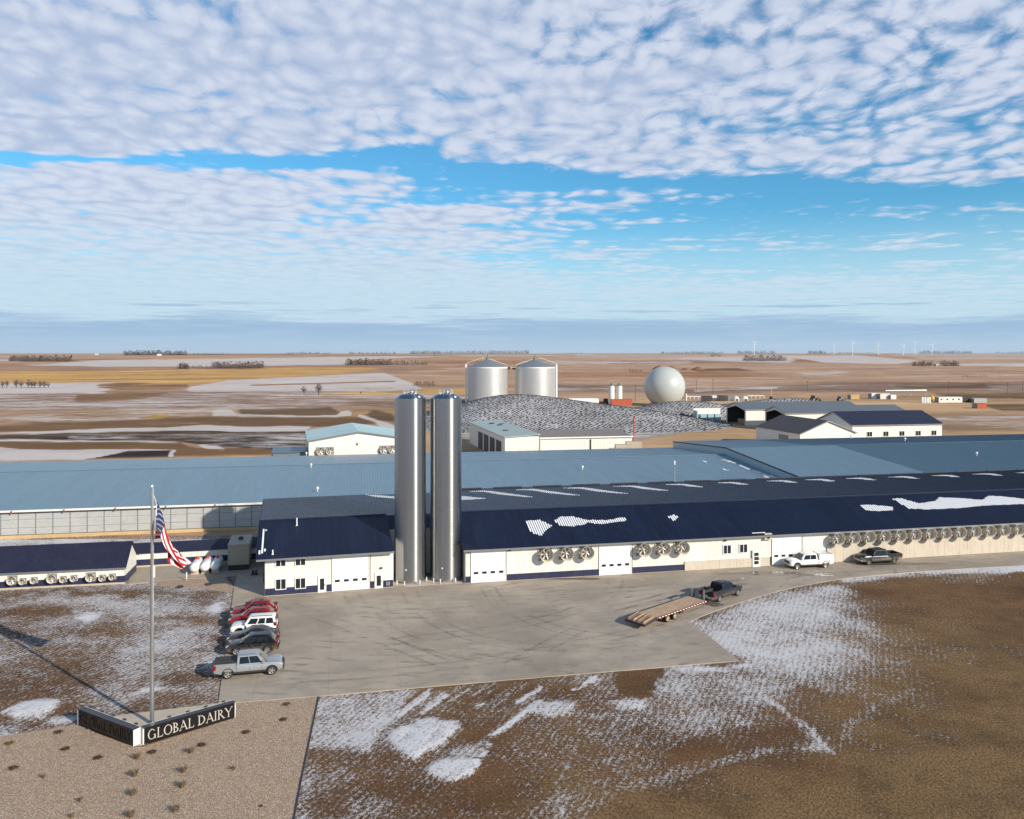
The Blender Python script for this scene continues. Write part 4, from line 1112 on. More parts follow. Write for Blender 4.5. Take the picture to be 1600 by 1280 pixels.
for i, (u, v, back) in enumerate(((478.7, 712.6, 1), (486, 731.5, 0), (496, 769, 0), (910, 735, 0))):
    if back: xq, yq = SF.plane(u, v, SD, SR, -SP_); zq = SR - SP_ * (yq - SD)
    else: xq, yq = SF.plane(u, v, 0, SE, SP_); zq = SE + SP_ * yq
    mb = MB(); mb.tube((xq, yq, zq), (xq, yq, zq + .5), .08, .08, 8); mb.lathe([(.001, .95), (.2, .85), (.26, .65), (.18, .48), (.001, .45)], 12, 0, (xq, yq, zq)); mb.build('roof_vent', M['white_paint'], sb, True)
roof_o = [o for o in sb.children if o.name.startswith('front_roof')][0]
sx_lo = SX0
ssp = (SX1 - SX0) / round((SX1 - SX0) / .5)
for pts in ([(1130, 718), (1138, 719.5), (1128, 718.8)], [(1133, 718.5), (1150, 723), (1148, 724.2), (1136, 721)], [(1152, 724.5), (1174, 732), (1170, 734), (1155, 727)], [(1176, 733.5), (1192, 739), (1186, 740), (1178, 736.5)],
            [(1190, 739), (1216, 746), (1196, 746.5)], [(1127, 732), (1138, 734.6), (1137, 735.6), (1128, 733)], [(1093, 718.6), (1105, 722), (1102, 722.5), (1094, 719.6)]):
    roof_snow(roof_o, SF, pts, 0, SE + .001, SP_, sx_lo, ssp, .06)
# tall vent stack
q = SF.plane(1054, 754, 0, SE, SP_)
st = thing('vent_stack', 'thin white vent stack standing on the blue barn roof', 'pipe', SF.world(q[0], q[1], SE + SP_ * q[1]), 0)
mb = MB(); mb.tube((0, 0, -.1), (0, 0, 3.3), .09, .09, 8); mb.build('pipe', M['galv'], st); mb = MB(); mb.tube((0, 0, 3.3), (0, 0, 4.0), .16, .16, 8); mb.build('cap', M['white_paint'], st)

rb = thing('freestall_barn', 'taller barn at right with blue and darker teal metal roof', 'barn', SF.o, SF.ang)
RE = SE + 1.55; RR = RE + SP_ * SD; RX1 = SX1 + 175
xsplit = SF.plane(1441, 737, 0, RE, SP_)[0]
low_roof(rb, 'front_roof', SX1, xsplit, -.5, SD, RE - .5 * SP_, SP_, 'blue_roof')
low_roof(rb, 'front_roof', xsplit, RX1, -.5, SD, RE - .5 * SP_ + .003, SP_, 'teal_roof')
low_roof(rb, 'back_roof', SX1, SX1 + 22, SD, 2 * SD + .4, RR, -SP_, 'blue_roof')
low_roof(rb, 'back_roof', SX1 + 22, RX1, SD, 2 * SD + .4, RR, -SP_, 'teal_roof')
MB().box(SX1, RX1, SD - .25, SD + .25, RR + .02, RR + .08).build('ridge_cap', M['teal_roof'], rb)
mb = MB(); mb.prism([(-.4, 0), (-.4, RE - .06), (SD, RR - .04), (2 * SD + .3, RE - .06), (2 * SD + .3, 0)], lambda a, c_: (SX1 - .08, a, c_), lambda a, c_: (SX1 + .02, a, c_))
mb.build('gable_wall', M['pale_roof'], rb)
mb = MB()
for s0, s1 in (((-.5, RE - .03), (SD, RR)), ((SD, RR), (2 * SD + .4, RE - .03))):
    mb.hexa([(SX1 - .16, s0[0], s0[1] - .20), (SX1 - .09, s0[0], s0[1] - .20), (SX1 - .09, s1[0], s1[1] - .20), (SX1 - .16, s1[0], s1[1] - .20), (SX1 - .16, s0[0], s0[1] + .07), (SX1 - .09, s0[0], s0[1] + .07), (SX1 - .09, s1[0], s1[1] + .07), (SX1 - .16, s1[0], s1[1] + .07)])
mb.build('rake_trim', M['navy_old'], rb)
mb = MB(); mb.box(SX1, RX1, -.1, .05, 0, RE - .15); mb.box(SX1, RX1, 2 * SD, 2 * SD + .1, 0, RE - .15); mb.build('long_wall', M['white_steel'], rb)
for u, v in ((1330, 685.5), (1414, 690), (1526, 713)):
    if v < 693: xq, yq = SF.plane(u, v, SD, RR, -SP_); zq = RR - SP_ * (yq - SD)
    else: xq, yq = SF.plane(u, v, 0, RE, SP_); zq = RE + SP_ * yq
    mb = MB(); mb.tube((xq, yq, zq), (xq, yq, zq + .5), .08, .08, 8); mb.lathe([(.001, .95), (.22, .85), (.28, .65), (.2, .48), (.001, .45)], 12, 0, (xq, yq, zq)); mb.build('roof_vent', M['white_paint'], rb, True)

# ================================================================== LOW SHED AT THE LEFT AND ITS PASSAGE
cx, cy = G(194, 912)
CF = Frame(cx, cy, .20)
shed = thing('calf_shed', 'low white shed with purple navy roof at the left edge', 'shed', (cx, cy, 0), CF.ang)
cl, ce, cd = -45.0, 2.30, 2.9; cp = .79; cr = ce + cp * cd
mb = MB(); mb.ribbed((cl, 0, .98), (1, 0, 0), (0, 0, 1), (0, -1, 0), -cl, ce - .98, .3, .02, .05); mb.build('front_wall', M['white_steel'], shed, fix=False)
mb = MB(); mb.ribbed((cl, 0, .2), (1, 0, 0), (0, 0, 1), (0, -1, 0), -cl, .78, .3, .02, .05); mb.build('navy_skirting', M['navy_wall'], shed, fix=False)
MB().box(cl, .08, -.10, .3, -.1, .2).build('foundation', M['conc'], shed)
mb = MB(); mb.prism([(0, .95), (0, ce), (cd, cr - .03), (2 * cd, ce), (2 * cd, .95)], lambda a, c_: (-.05, a, c_), lambda a, c_: (.03, a, c_)); mb.box(cl, 0, 2 * cd - .1, 2 * cd, 0, ce); mb.build('gable_wall', M['white_steel'], shed)
MB().box(-.05, .05, 0, 2 * cd, 0, .95).build('gable_skirting', M['navy_wall'], shed)
sl = math.hypot(1, cp)
mb = MB(); mb.ribbed((cl, -.35, ce - .35 * cp + .04), (1, 0, 0), Vector((0, 1, cp)).normalized(), Vector((0, -cp, 1)).normalized(), -cl + .25, (cd + .35) * sl, .3, .03, .055); mb.build('front_roof', M['navy_old'], shed, fix=False)
mb = MB(); mb.ribbed((cl, cd, cr + .04), (1, 0, 0), Vector((0, 1, -cp)).normalized(), Vector((0, cp, 1)).normalized(), -cl + .25, (cd + .35) * sl, .3, .03, .055); mb.build('back_roof', M['navy_old'], shed, fix=False)
mb = MB(); mb.prism([(-.35, ce - .35 * cp - .12), (-.35, ce - .35 * cp + .07), (cd, cr + .08), (2 * cd + .35, ce - .35 * cp + .07), (2 * cd + .35, ce - .35 * cp - .12), (cd, cr - .10)], lambda a, c_: (.255, a, c_), lambda a, c_: (.30, a, c_)); mb.build('rake_trim', M['navy_old'], shed)
MB().box(cl, .26, -.38, -.352, ce - .35 * cp - .12, ce - .35 * cp + .035).build('fascia', M['grey_metal'], shed)
sizes = (.50, .34, .34)
k9 = 0
for g in range(3):
    for j in range(3):
        u = ((20.5, 37, 54.5), (82.5, 100, 116.5), (143, 161, 176.5))[g][j]; v = ((904.3, 906, 904.6), (901.8, 903, 901.5), (899.5, 900.8, 899))[g][j]
        q = CF.hit(u, v); f_ = exhaust_fan(CF, q[0], -.03, q[1] - .10, sizes[j], .42, ORD[k9] + ' fan from the left on the low navy roofed shed', 'fans on the low shed', spin=.4 * k9)
        k9 += 1
k_ = -1
pf0 = Vector((*G(205, 888), 0)); pf1 = Vector((*G(400, 877), 0))
PF = Frame(pf0.x, pf0.y, (pf1.y - pf0.y) / (pf1.x - pf0.x)); plen = (pf1 - pf0).length + 1.5
pas = thing('passage', 'low white and navy passage linking shed and office', 'building', pf0, PF.ang)
MB().box(-.3, plen, -.05, .25, -.1, .28).build('foundation', M['conc'], pas)
mb = MB(); mb.ribbed((-.3, 0, .28), (1, 0, 0), (0, 0, 1), (0, -1, 0), plen, .80, .3, .02, .05); mb.build('navy_skirting', M['navy_wall'], pas, fix=False)
mb = MB(); mb.ribbed((-.3, 0, 1.085), (1, 0, 0), (0, 0, 1), (0, -1, 0), plen, .84, .3, .02, .05); mb.build('front_wall', M['white_steel'], pas, fix=False)
MB().box(-.3, plen, 4.0, 4.1, 0, 2.1).build('back_wall', M['white_steel'], pas)
mb = MB(); mb.ribbed((-.4, -.25, 1.90), (1, 0, 0), Vector((0, 1, .34)).normalized(), Vector((0, -.34, 1)).normalized(), plen + .2, 2.75, .3, .03, .055)
mb.ribbed((-.4, 2.35, 2.786), (1, 0, 0), Vector((0, 1, -.34)).normalized(), Vector((0, .34, 1)).normalized(), plen + .2, 2.2, .3, .03, .055); mb.build('roof', M['navy_old'], pas, fix=False)

# tan enclosure on legs
ex, ey = G(356, 893); EF = Frame(ex, ey, .24)
en = thing('utility_enclosure', 'tan box shaped enclosure standing on a dark base beside the office', 'enclosure', (ex, ey, 0), EF.ang)
MB().box(.05, 2.6, .1, 5.6, .05, .78).build('base', M['black'], en)
MB().box(0, 2.65, 0, 5.8, .78, 3.36).build('case', M['tan_box'], en)
MB().box(-.04, 2.69, -.04, 5.84, 3.36, 3.46).build('lid', M['tan_box'], en)
mb = MB(); mb.lathe([(.34, 3.462), (.30, 3.75), (.001, 3.8)], 12, 0, (1.35, 3.2, 0)); mb.build('exhaust_hood', M['dark'], en)
MB().box(.04, 2.61, -.012, -.002, .9, 3.2).build('access_panel', M['tan_box'], en)
# gas tanks
for i, (u, v) in enumerate(((302.5, 901.2), (319, 899.8), (334.8, 898.5))):
    x, y = G(u, v); g_ = thing('propane_tank', ('leftmost white gas tank, lit by the sun', 'middle of the three white gas tanks', 'rightmost white gas tank, nearest the tan enclosure')[i], 'gas tank', (x, y, .07), .20, 'white gas tanks')
    r_ = .60; L_ = 4.4; prof = [(.001, 0), (.25, .06), (.44, .2), (.56, .40), (r_, .62), (r_, L_ - .62), (.56, L_ - .4), (.44, L_ - .2), (.25, L_ - .06), (.001, L_)]
    mb = MB(); mb.lathe(prof, 24, 0, (0, 0, .92), 'y'); mb.build('tank_shell', M['white_paint'], g_, True)
    mb = MB(); mb.lathe([(.22, 0), (.24, .16), (.18, .28), (.001, .33)], 14, 0, (0, L_ * .62, 1.48)); mb.build('valve_cover', M['red'], g_, True)
    for yy in (.9, L_ - .9):
        MB().hexa([(-.5, yy - .12, -.02), (.5, yy - .12, -.02), (.5, yy + .12, -.02), (-.5, yy + .12, -.02), (-.42, yy - .12, .55), (.42, yy - .12, .55), (.42, yy + .12, .55), (-.42, yy + .12, .55)]).build('saddle', M['conc'], g_)
x, y = G(291.5, 907.3); mb = MB(); mb.tube((0, 0, 0), (0, 0, .95), .07, .07, 10); mb.lathe([(.07, .95), (.05, 1.0), (.001, 1.01)], 10)
tag(mb.build('guard_post', M['white_paint'], None, True, loc=(x, y, .05)), 'single white guard post in front of the leftmost gas tank', 'post')
for i, (u, v) in enumerate(((281.5, 918), (325.5, 914.5))):
    x, y = G(u, v); mb = MB(); mb.lathe([(.40, -.05), (.40, .10), (.34, .15), (.001, .17)], 18)
    tag(mb.build('manhole_lid', M['dark'], None, loc=(x, y, .045)), ('left', 'right')[i] + ' dark round tank lid in the small stone bed', 'lid', 'dark lids in the stone bed')
x, y = G(398, 899); ct = thing('utility_cart', 'small dark utility cart in the shade left of the office', 'cart', (x, y, .08), .2)
MB().box(-.35, .35, -.3, .3, .12, .55).build('body', M['dark'], ct); MB().box(-.03, .03, -.36, -.31, .3, 1.05).build('handle', M['grey_metal'], ct)
for sx in (-.3, .3): MB().lathe([(.001, -.33), (.12, -.33), (.12, -.27), (.001, -.27)], 12, 0, (sx, 0, .12), 'y').build('wheel', M['rubber'], ct)

# ================================================================== VEHICLES (x forward, origin on the ground)
def paint(name, col, metal=.0, rough=.28, mud=0.):
    m_ = bpy.data.materials.new(name); m_.use_nodes = True
    t = NT(m_.node_tree); b = t.n['Principled BSDF']; co = t.coord('Object')
    z = t.xyz(co)[2]
    n = t.noise(co, 3.5, 5, .65)
    spl = t.rng(t.m('ADD', t.m('MULTIPLY', z, -1.), t.m('MULTIPLY', n, .9)), -.62, .12)      # road spray thrown up from the wheels
    c = t.mix(t.m('MULTIPLY', spl, mud), col, (.26, .20, .135))
    t.l.new(c, b.inputs['Base Color']); b.inputs['Metallic'].default_value = metal
    t.put(b.inputs['Roughness'], t.m('ADD', rough, t.m('MULTIPLY', spl, mud * .5)))
    b.inputs['Coat Weight'].default_value = .12; b.inputs['Specular IOR Level'].default_value = .4; b.inputs['Coat Roughness'].default_value = .06
    return m_
M['headlamp'] = mat('headlamp', (.30, .31, .32), .15, var=.05, spec=.6)
M['tail'] = mat('tail', (.20, .008, .008), .25, var=.05)
M['amber'] = mat('amber', (.60, .20, .02), .2, var=.05)
M['rim'] = mat('rim', (.55, .55, .55), .3, metal=.7, var=.1)
M['rim_dark'] = mat('rim_dark', (.20, .19, .17), .45, metal=.4, var=.1)
M['rim_tan'] = mat('rim_tan', (.50, .40, .22), .55, var=.15)
M['plastic'] = mat('plastic', (.028, .028, .03), .6, var=.15)
M['liner'] = mat('liner', (.035, .033, .032), .75, var=.25, dirt=.3)

WHM = {}
def wheel_mesh(r, w_, rim='rim'):
    k_ = (r, w_, rim)
    if k_ not in WHM:
        ty = MB(); h_ = w_ / 2
        ty.lathe([(r * .64, -h_ * .86), (r * .84, -h_), (r * .97, -h_ * .86), (r, -h_ * .5), (r, h_ * .5), (r * .97, h_ * .86), (r * .84, h_), (r * .64, h_ * .86)], 26, 0, axis='y')
        rm = MB(); rm.lathe([(r * .66, -h_ * .88), (r * .60, -h_ * .80), (r * .58, -h_ * .45)], 26, 0, axis='y'); rm.lathe([(r * .66, h_ * .88), (r * .60, h_ * .80), (r * .58, h_ * .45)], 26, 0, axis='y')
        rm.lathe([(.001, -h_ * .74), (r * .17, -h_ * .70), (r * .18, -h_ * .4), (r * .18, h_ * .4), (r * .17, h_ * .70), (.001, h_ * .74)], 12, 0, axis='y')
        for i in range(5):
            a = 2 * math.pi * i / 5; ca, sa = math.cos(a), math.sin(a)
            for sg in (-1, 1):
                q = [(r * .10, -.09 * r), (r * .60, -.10 * r), (r * .60, .10 * r), (r * .10, .09 * r)]
                yo, yi = sg * h_ * .72, sg * h_ * .55
                rm.hexa([(ca * x - sa * z, yi, sa * x + ca * z) for x, z in q] + [(ca * x - sa * z, yo, sa * x + ca * z) for x, z in q])
        bk = MB(); bk.lathe([(.001, -h_ * .3), (r * .6, -h_ * .3), (r * .6, h_ * .3), (.001, h_ * .3)], 18, 0, axis='y')
        WHM[k_] = (ty.mesh('tyre', M['rubber'], True), rm.mesh('rim', M[rim]), bk.mesh('brake_disc', M['dark']))
    return WHM[k_]

def add_wheel(par, x, y, r, w_, rim='rim'):
    ty, rm, bk = wheel_mesh(r, w_, rim)
    o = link('wheel', ty, par, (x, y, r)); smooth_by_angle(o, 50)
    link('rim', rm, o); link('brake_disc', bk, o)
    return o

def vehicle(name, label, cat, loc, head, sp, z=.08, group=None):
    car = thing(name, label, cat, (loc[0], loc[1], z), head, group)
    L, Wd, r = sp['L'], sp['W'], sp['r']; hw = Wd / 2
    xf, xr = sp['xf'], sp['xr']                  # axles
    pm = sp['paint']; zb = sp.get('zb', .32)
    top = sp['top']                              # rear -> front outline of the lower body
    ar = r + .07
    def arch(xa): return [(xa + ar * math.cos(a), max(zb, r + ar * math.sin(a))) for a in np.linspace(-.10, math.pi + .10, 11)]
    low = [(top[-1][0] - .02, zb + .10)] + [(xf + ar + .12, zb)] + arch(xf) + arch(xr) + [(xr - ar - .10, zb)] + [(top[0][0] + .02, zb + .12)]
    prof = top + low; n = len(prof); nt = len(top)
    zt = max(q[1] for q in top); xm, xM = min(q[0] for q in prof), max(q[0] for q in prof)
    def shaped(inz, inx):
        o_ = []
        for i, (x, z_) in enumerate(prof):
            if i < nt:
                o_.append((min(max(x, xm + inx), xM - inx), z_ - inz))
            else: o_.append((min(max(x, xm + inx), xM - inx), z_))
        return o_
    sl_ = [(-hw, shaped(.16, .14)), (-hw + .045, shaped(.055, .05)), (-hw + .16, shaped(.012, .015)), (0, shaped(0, -.03)), (hw - .16, shaped(.012, .015)), (hw - .045, shaped(.055, .05)), (hw, shaped(.16, .14))]
    mb = MB(); vs = []
    for y, pr in sl_: vs += [(x, y, z_) for x, z_ in pr]
    fs = []
    for k_ in range(len(sl_) - 1):
        for i in range(n):
            j = (i + 1) % n; fs.append((k_ * n + i, k_ * n + j, (k_ + 1) * n + j, (k_ + 1) * n + i))
    for k_ in (0, len(sl_) - 1):
        tri = tessellate_polygon([[Vector((x, z_, 0)) for x, z_ in sl_[k_][1]]])
        fs += [tuple(i + k_ * n for i in tr) for tr in tri]
    mb.add(vs, fs); body = mb.build('body', pm, car); smooth_by_angle(body, 32)
    # lower cladding and dark underside
    MB().box(xr + ar, xf - ar, -hw + .10, hw - .10, zb - .10, zb + .02).build('underside', M['black'], car)
    MB().box(xr - ar - .15, xf + ar + .1, -hw + .32, hw - .32, zb - .06, zb + .28).build('chassis', M['black'], car)
    # cabin
    c = sp['cab']; b0, b1, t0, t1, zb_, zr = c['b0'], c['b1'], c['t0'], c['t1'], c['zb'], c['zr']
    wb_, wt_ = hw - .05, hw - .05 - (zr - zb_) * .26
    def ring(f, x0, x1, wy, z_, ch):
        return [(x0 + ch, -wy, z_), (x1 - ch, -wy, z_), (x1, -wy + ch * 1.2, z_), (x1 + ch * .35, 0, z_), (x1, wy - ch * 1.2, z_), (x1 - ch, wy, z_), (x0 + ch, wy, z_), (x0, wy - ch * 1.2, z_), (x0 - ch * .2, 0, z_), (x0, -wy + ch * 1.2, z_)]
    def at(f):
        return b0 + (t0 - b0) * f, b1 + (t1 - b1) * f, wb_ + (wt_ - wb_) * f, zb_ + (zr - zb_) * f
    rings = [ring(0, *at(0)[:3], at(0)[3] - .12, .07), ring(.5, *at(.5)[:3], at(.5)[3], .07), ring(.9, *at(.9)[:3], at(.9)[3], .09)]
    x0, x1, wy, z_ = at(1.0); rings += [ring(1, x0 + .05, x1 - .08, wy - .06, z_ - .02, .10), ring(1, x0 + .25, x1 - .30, wy * .6, z_ + .025, .10)]
    vs = [q for rg in rings for q in rg]; m = 10; fs = []
    for k_ in range(len(rings) - 1):
        for i in range(m): fs.append((k_ * m + i, k_ * m + (i + 1) % m, (k_ + 1) * m + (i + 1) % m, (k_ + 1) * m + i))
    fs.append(tuple(range((len(rings) - 1) * m, len(rings) * m)))
    mb = MB(); mb.add(vs, fs); cab = mb.build('cabin', sp.get('roof', pm), car); smooth_by_angle(cab, 38)
    def side(s_, f, q):
        """point on the cabin side: q 0..1 rear to front at height fraction f"""
        x0, x1, wy, z_ = at(f); return Vector((x0 + .10 + (x1 - x0 - .20) * q, s_ * (wy + .012), z_))
    f0, f1 = .10, .80
    for s_ in (-1, 1):
        for qa, qb, qc, qd in c['win']:
            p4 = [side(s_, f0, qa), side(s_, f0, qb), side(s_, f1, qd), side(s_, f1, qc)]
            mb = MB(); mb.add([tuple(q) for q in p4], [(0, 1, 2, 3)]); mb.build('side_window', M['car_glass'], car)
        # mirror, door handles, sill line
        xm_ = b1 - .28; zm = zb_ + .10
        mb = MB(); mb.box(xm_ - .09, xm_ + .09, *sorted((s_ * (hw - .02), s_ * (hw + .20))), zm - .02, zm + .17); mb.build('mirror', sp.get('mir', pm), car)
        for xh_ in c.get('handles', ()):
            mb = MB(); mb.box(xh_ - .10, xh_ + .10, *sorted((s_ * (hw - .035), s_ * (hw + .022))), zb_ - .24, zb_ - .19); mb.build('door_handle', sp.get('mir', pm), car)
        for xd in c.get('seams', ()):
            mb = MB(); mb.box(xd - .012, xd + .012, *sorted((s_ * (hw - .06), s_ * (hw + .003))), zb + .16, zb_ - .20); mb.build('door_seam', M['black'], car)
    def endp(front, f, q):
        x0, x1, wy, z_ = at(f); x = x1 + .018 if front else x0 - .018
        return Vector((x + (.02 if front else -.01) * (1 - abs(q)), q * (wy - .12), z_))
    for fr_, nm in ((True, 'windshield'), (False, 'rear_window')):
        lo, hi = (.04, .86) if fr_ else c.get('rw', (.15, .82))
        qs = (-1, -.33, .33, 1); mb = MB()
        mb.add([tuple(endp(fr_, lo, q)) for q in qs] + [tuple(endp(fr_, hi, q)) for q in qs], [(i, i + 1, 5 + i, 4 + i) for i in range(3)]); mb.build(nm, M['car_glass'], car)
    # lamps, grille, bumpers
    ft, rt = top[-1], top[0]
    zl = sp.get('zlamp', ft[1] - .16); xF = ft[0]
    for s_ in (-1, 1):
        mb = MB(); mb.box(xF - .28, xF + .012, *sorted((s_ * (hw - .42), s_ * (hw - .09))), zl - .09, zl + .06); mb.build('headlight', M['headlamp'], car)
        mb = MB(); mb.box(rt[0] - .035, rt[0] + .22, *sorted((s_ * (hw - .26), s_ * (hw + .006))), sp['ztail'] - sp.get('htail', .18), sp['ztail'] + sp.get('htail', .18)); mb.build('tail_light', M['tail'], car)
    mb = MB(); mb.box(xF - .1, xF + .05, -hw + .44, hw - .44, zl - .22, zl + .10); mb.build('grille', M[sp.get('grille', 'plastic')], car)
    mb = MB(); mb.box(xF - .25, xF + .10, -hw + .07, hw - .07, zb + .02, zb + .26); mb.build('front_bumper', M[sp.get('bump', 'plastic')], car)
    mb = MB(); mb.box(rt[0] - .10, rt[0] + .2, -hw + .07, hw - .07, zb + .06, zb + .28); mb.build('rear_bumper', M[sp.get('bump', 'plastic')], car)
    mb = MB(); mb.box(rt[0] - .045, rt[0] - .02, -.16, .16, sp['ztail'] - .30, sp['ztail'] - .18); mb.build('number_plate', M['white_paint'], car)
    for xa in (xf, xr):
        for s_ in (-1, 1): add_wheel(car, xa, s_ * (hw - .14), r, .25, sp.get('rim', 'rim'))
    if sp.get('rails'):
        for s_ in (-1, 1):
            mb = MB(); mb.path([(t0 + .25, s_ * (wt_ - .08), zr), (t0 + .3, s_ * (wt_ - .08), zr + .07), (t1 - .3, s_ * (wt_ - .08), zr + .07), (t1 - .25, s_ * (wt_ - .08), zr)], .022, 6); mb.build('roof_rail', M['plastic'], car)
    for s_ in (-1, 1):
        for xa in (xf, xr):
            mb = MB(); pr_ = [(ar - .012, 0), (ar + .06, 0)]; aa = np.linspace(-.05, math.pi + .05, 13); vs = []
            for a_ in aa:
                for rr2, _ in pr_:
                    for yy in (hw - .06, hw + .018): vs.append((xa + rr2 * math.cos(a_), s_ * yy, max(zb, r + rr2 * math.sin(a_))))
            fs = []
            for i in range(len(aa) - 1):
                b0, b1_ = i * 4, i * 4 + 4
                fs += [(b0, b0 + 1, b1_ + 1, b1_), (b0 + 2, b1_ + 2, b1_ + 3, b0 + 3), (b0 + 1, b0 + 3, b1_ + 3, b1_ + 1)]
            mb.add(vs, fs); mb.build('wheel_arch', M['plastic'] if sp.get('flare', True) else pm, car)
        MB().box(xr + ar + .03, xf - ar - .03, *sorted((s_ * (hw - .08), s_ * (hw + .012))), zb - .02, zb + .13).build('sill', M['plastic'], car)
    # cargo bed
    if 'bed' in sp:
        bd = sp['bed']; xa, xb, zf, zr_ = bd['x0'], bd['x1'], bd['zf'], bd['zr']
        for s_ in (-1, 1):
            mb = MB(); mb.hexa([(xa + .06, s_ * (hw - .16), zf - .05), (xb, s_ * (hw - .16), zf - .05), (xb, s_ * (hw - .012), zf - .22), (xa + .06, s_ * (hw - .012), zf - .22),
                                (xa + .06, s_ * (hw - .16), zr_), (xb, s_ * (hw - .16), zr_), (xb, s_ * (hw - .045), zr_), (xa + .06, s_ * (hw - .045), zr_)]); mb.build('bed_side', pm, car)
        MB().box(xa, xa + .10, -hw + .12, hw - .12, zf - .08, zr_ - .01).build('tailgate', pm, car)
        MB().box(xb - .06, xb, -hw + .16, hw - .16, zf - .02, zr_ - .01).build('bed_front', pm, car)
        MB().box(xa + .1, xb - .06, -hw + .16, hw - .16, zf - .04, zf + .012).build('bed_floor', M['liner'], car)
        if bd.get('cover'): MB().box(xa + .03, xb + .02, -hw + .07, hw - .07, zr_ + .003, zr_ + .045).build('bed_cover', M['liner'], car)
    return car

def pickup_spec(pm, **k_):
    d_ = dict(L=5.9, W=2.02, r=.41, xf=1.98, xr=-1.70, zb=.46, paint=pm, zlamp=.92, ztail=1.05, htail=.20, bump='galv',
              top=[(-2.92, .60), (-2.92, .84), (-1.02, .84), (-1.00, 1.12), (1.30, 1.17), (1.60, 1.22), (2.40, 1.19), (2.72, 1.12), (2.88, .98), (2.93, .80), (2.93, .58)],
              cab=dict(b0=-1.02, b1=1.58, t0=-.90, t1=.80, zb=1.15, zr=1.93, win=[(.07, .44, .06, .48), (.47, .88, .51, .93)], handles=(-.45, .55), seams=(.10, 1.15, -.95), rw=(.18, .8)),
              bed=dict(x0=-2.92, x1=-1.03, zf=.88, zr=1.32))
    d_.update(k_); return d_
def suv_spec(pm, **k_):
    d_ = dict(L=4.75, W=1.92, r=.37, xf=1.42, xr=-1.43, zb=.34, paint=pm, zlamp=.80, ztail=1.05, htail=.13,
              top=[(-2.33, .55), (-2.36, .80), (-2.28, 1.06), (-1.0, 1.04), (.85, 1.02), (1.15, 1.03), (2.0, .93), (2.28, .80), (2.36, .60)],
              cab=dict(b0=-2.20, b1=1.15, t0=-1.55, t1=.20, zb=1.03, zr=1.68, win=[(.14, .30, .12, .26), (.33, .56, .30, .56), (.59, .90, .60, .93)], handles=(-.70, .28), seams=(-.05, .85, -.95), rw=(.2, .8)), rails=True)
    d_.update(k_); return d_

P_silver = paint('paint_silver', (.42, .43, .44), .55, .25, .12)
P_black = paint('paint_black', (.006, .007, .009), 0, .15, .40)
P_char = paint('paint_charcoal', (.012, .015, .019), 0, .18, .3)
P_white = paint('paint_white', (.78, .77, .74), 0, .25, .25)
P_red = paint('paint_red', (.30, .012, .012), .25, .18, .1)
P_red2 = paint('paint_dark_red', (.24, .016, .016), .25, .2, .15)
P_mud = paint('paint_muddy', (.035, .040, .050), .3, .25, .95)
P_slate = paint('paint_slate', (.030, .035, .045), .3, .2, .55)

D9 = R(190)
vehicle('pickup_truck', 'silver crew cab pickup with black bed cover at the near end of the parked row', 'pickup truck', (-23.35, 72.75), R(14), pickup_spec(P_silver, bed=dict(x0=-2.92, x1=-1.03, zf=.88, zr=1.32, cover=True), bump='plastic', roof=P_silver), group='vehicles parked in a row')
vehicle('suv', 'black crossover car parked between the silver pickup and the dark sedan', 'car', (-24.7, 78.15), R(190), suv_spec(P_black), group='vehicles parked in a row')
vehicle('sedan', 'dark charcoal sedan with curved roof parked between black crossover and white car', 'car', (-25.5, 80.8), R(190),
        suv_spec(P_char, rails=False, r=.34, zb=.28, L=4.8, W=1.84, ztail=.85, htail=.09, zlamp=.66,
                 top=[(-2.35, .45), (-2.38, .70), (-2.30, .96), (-1.75, .99), (.85, .92), (1.15, .91), (2.05, .80), (2.32, .66), (2.38, .48)],
                 cab=dict(b0=-1.95, b1=1.20, t0=-.85, t1=.15, zb=.93, zr=1.44, win=[(.26, .48, .16, .48), (.52, .88, .52, .90)], handles=(-.70, .28), seams=(-.05, .85), rw=(.12, .9))), group='vehicles parked in a row')
vehicle('suv', 'white boxy car with roof rack between the dark sedan and the red cars', 'car', (-26.2, 83.35), R(190),
        suv_spec(P_white, W=1.88, L=4.5, ztail=1.05, htail=.17, zb=.42, top=[(-2.22, .60), (-2.25, .90), (-2.22, 1.10), (-1.0, 1.10), (.85, 1.08), (1.15, 1.09), (1.95, 1.04), (2.18, .92), (2.24, .64)], xf=1.35, xr=-1.35,
                 cab=dict(b0=-2.20, b1=.98, t0=-2.05, t1=.42, zb=1.08, zr=1.80, win=[(.04, .30, .05, .30), (.34, .58, .34, .58), (.62, .92, .62, .93)], handles=(-.70, .28), seams=(-.05, .75, -.95), rw=(.2, .8))), group='vehicles parked in a row')
vehicle('suv', 'bright red car parked just behind the white boxy car', 'car', (-27.2, 86.1), R(191), suv_spec(P_red, W=1.9), group='vehicles parked in a row')
vehicle('suv', 'dark red car farthest from the camera in the parked row', 'car', (-27.9, 88.6), R(191), suv_spec(P_red2, W=1.88), group='vehicles parked in a row')

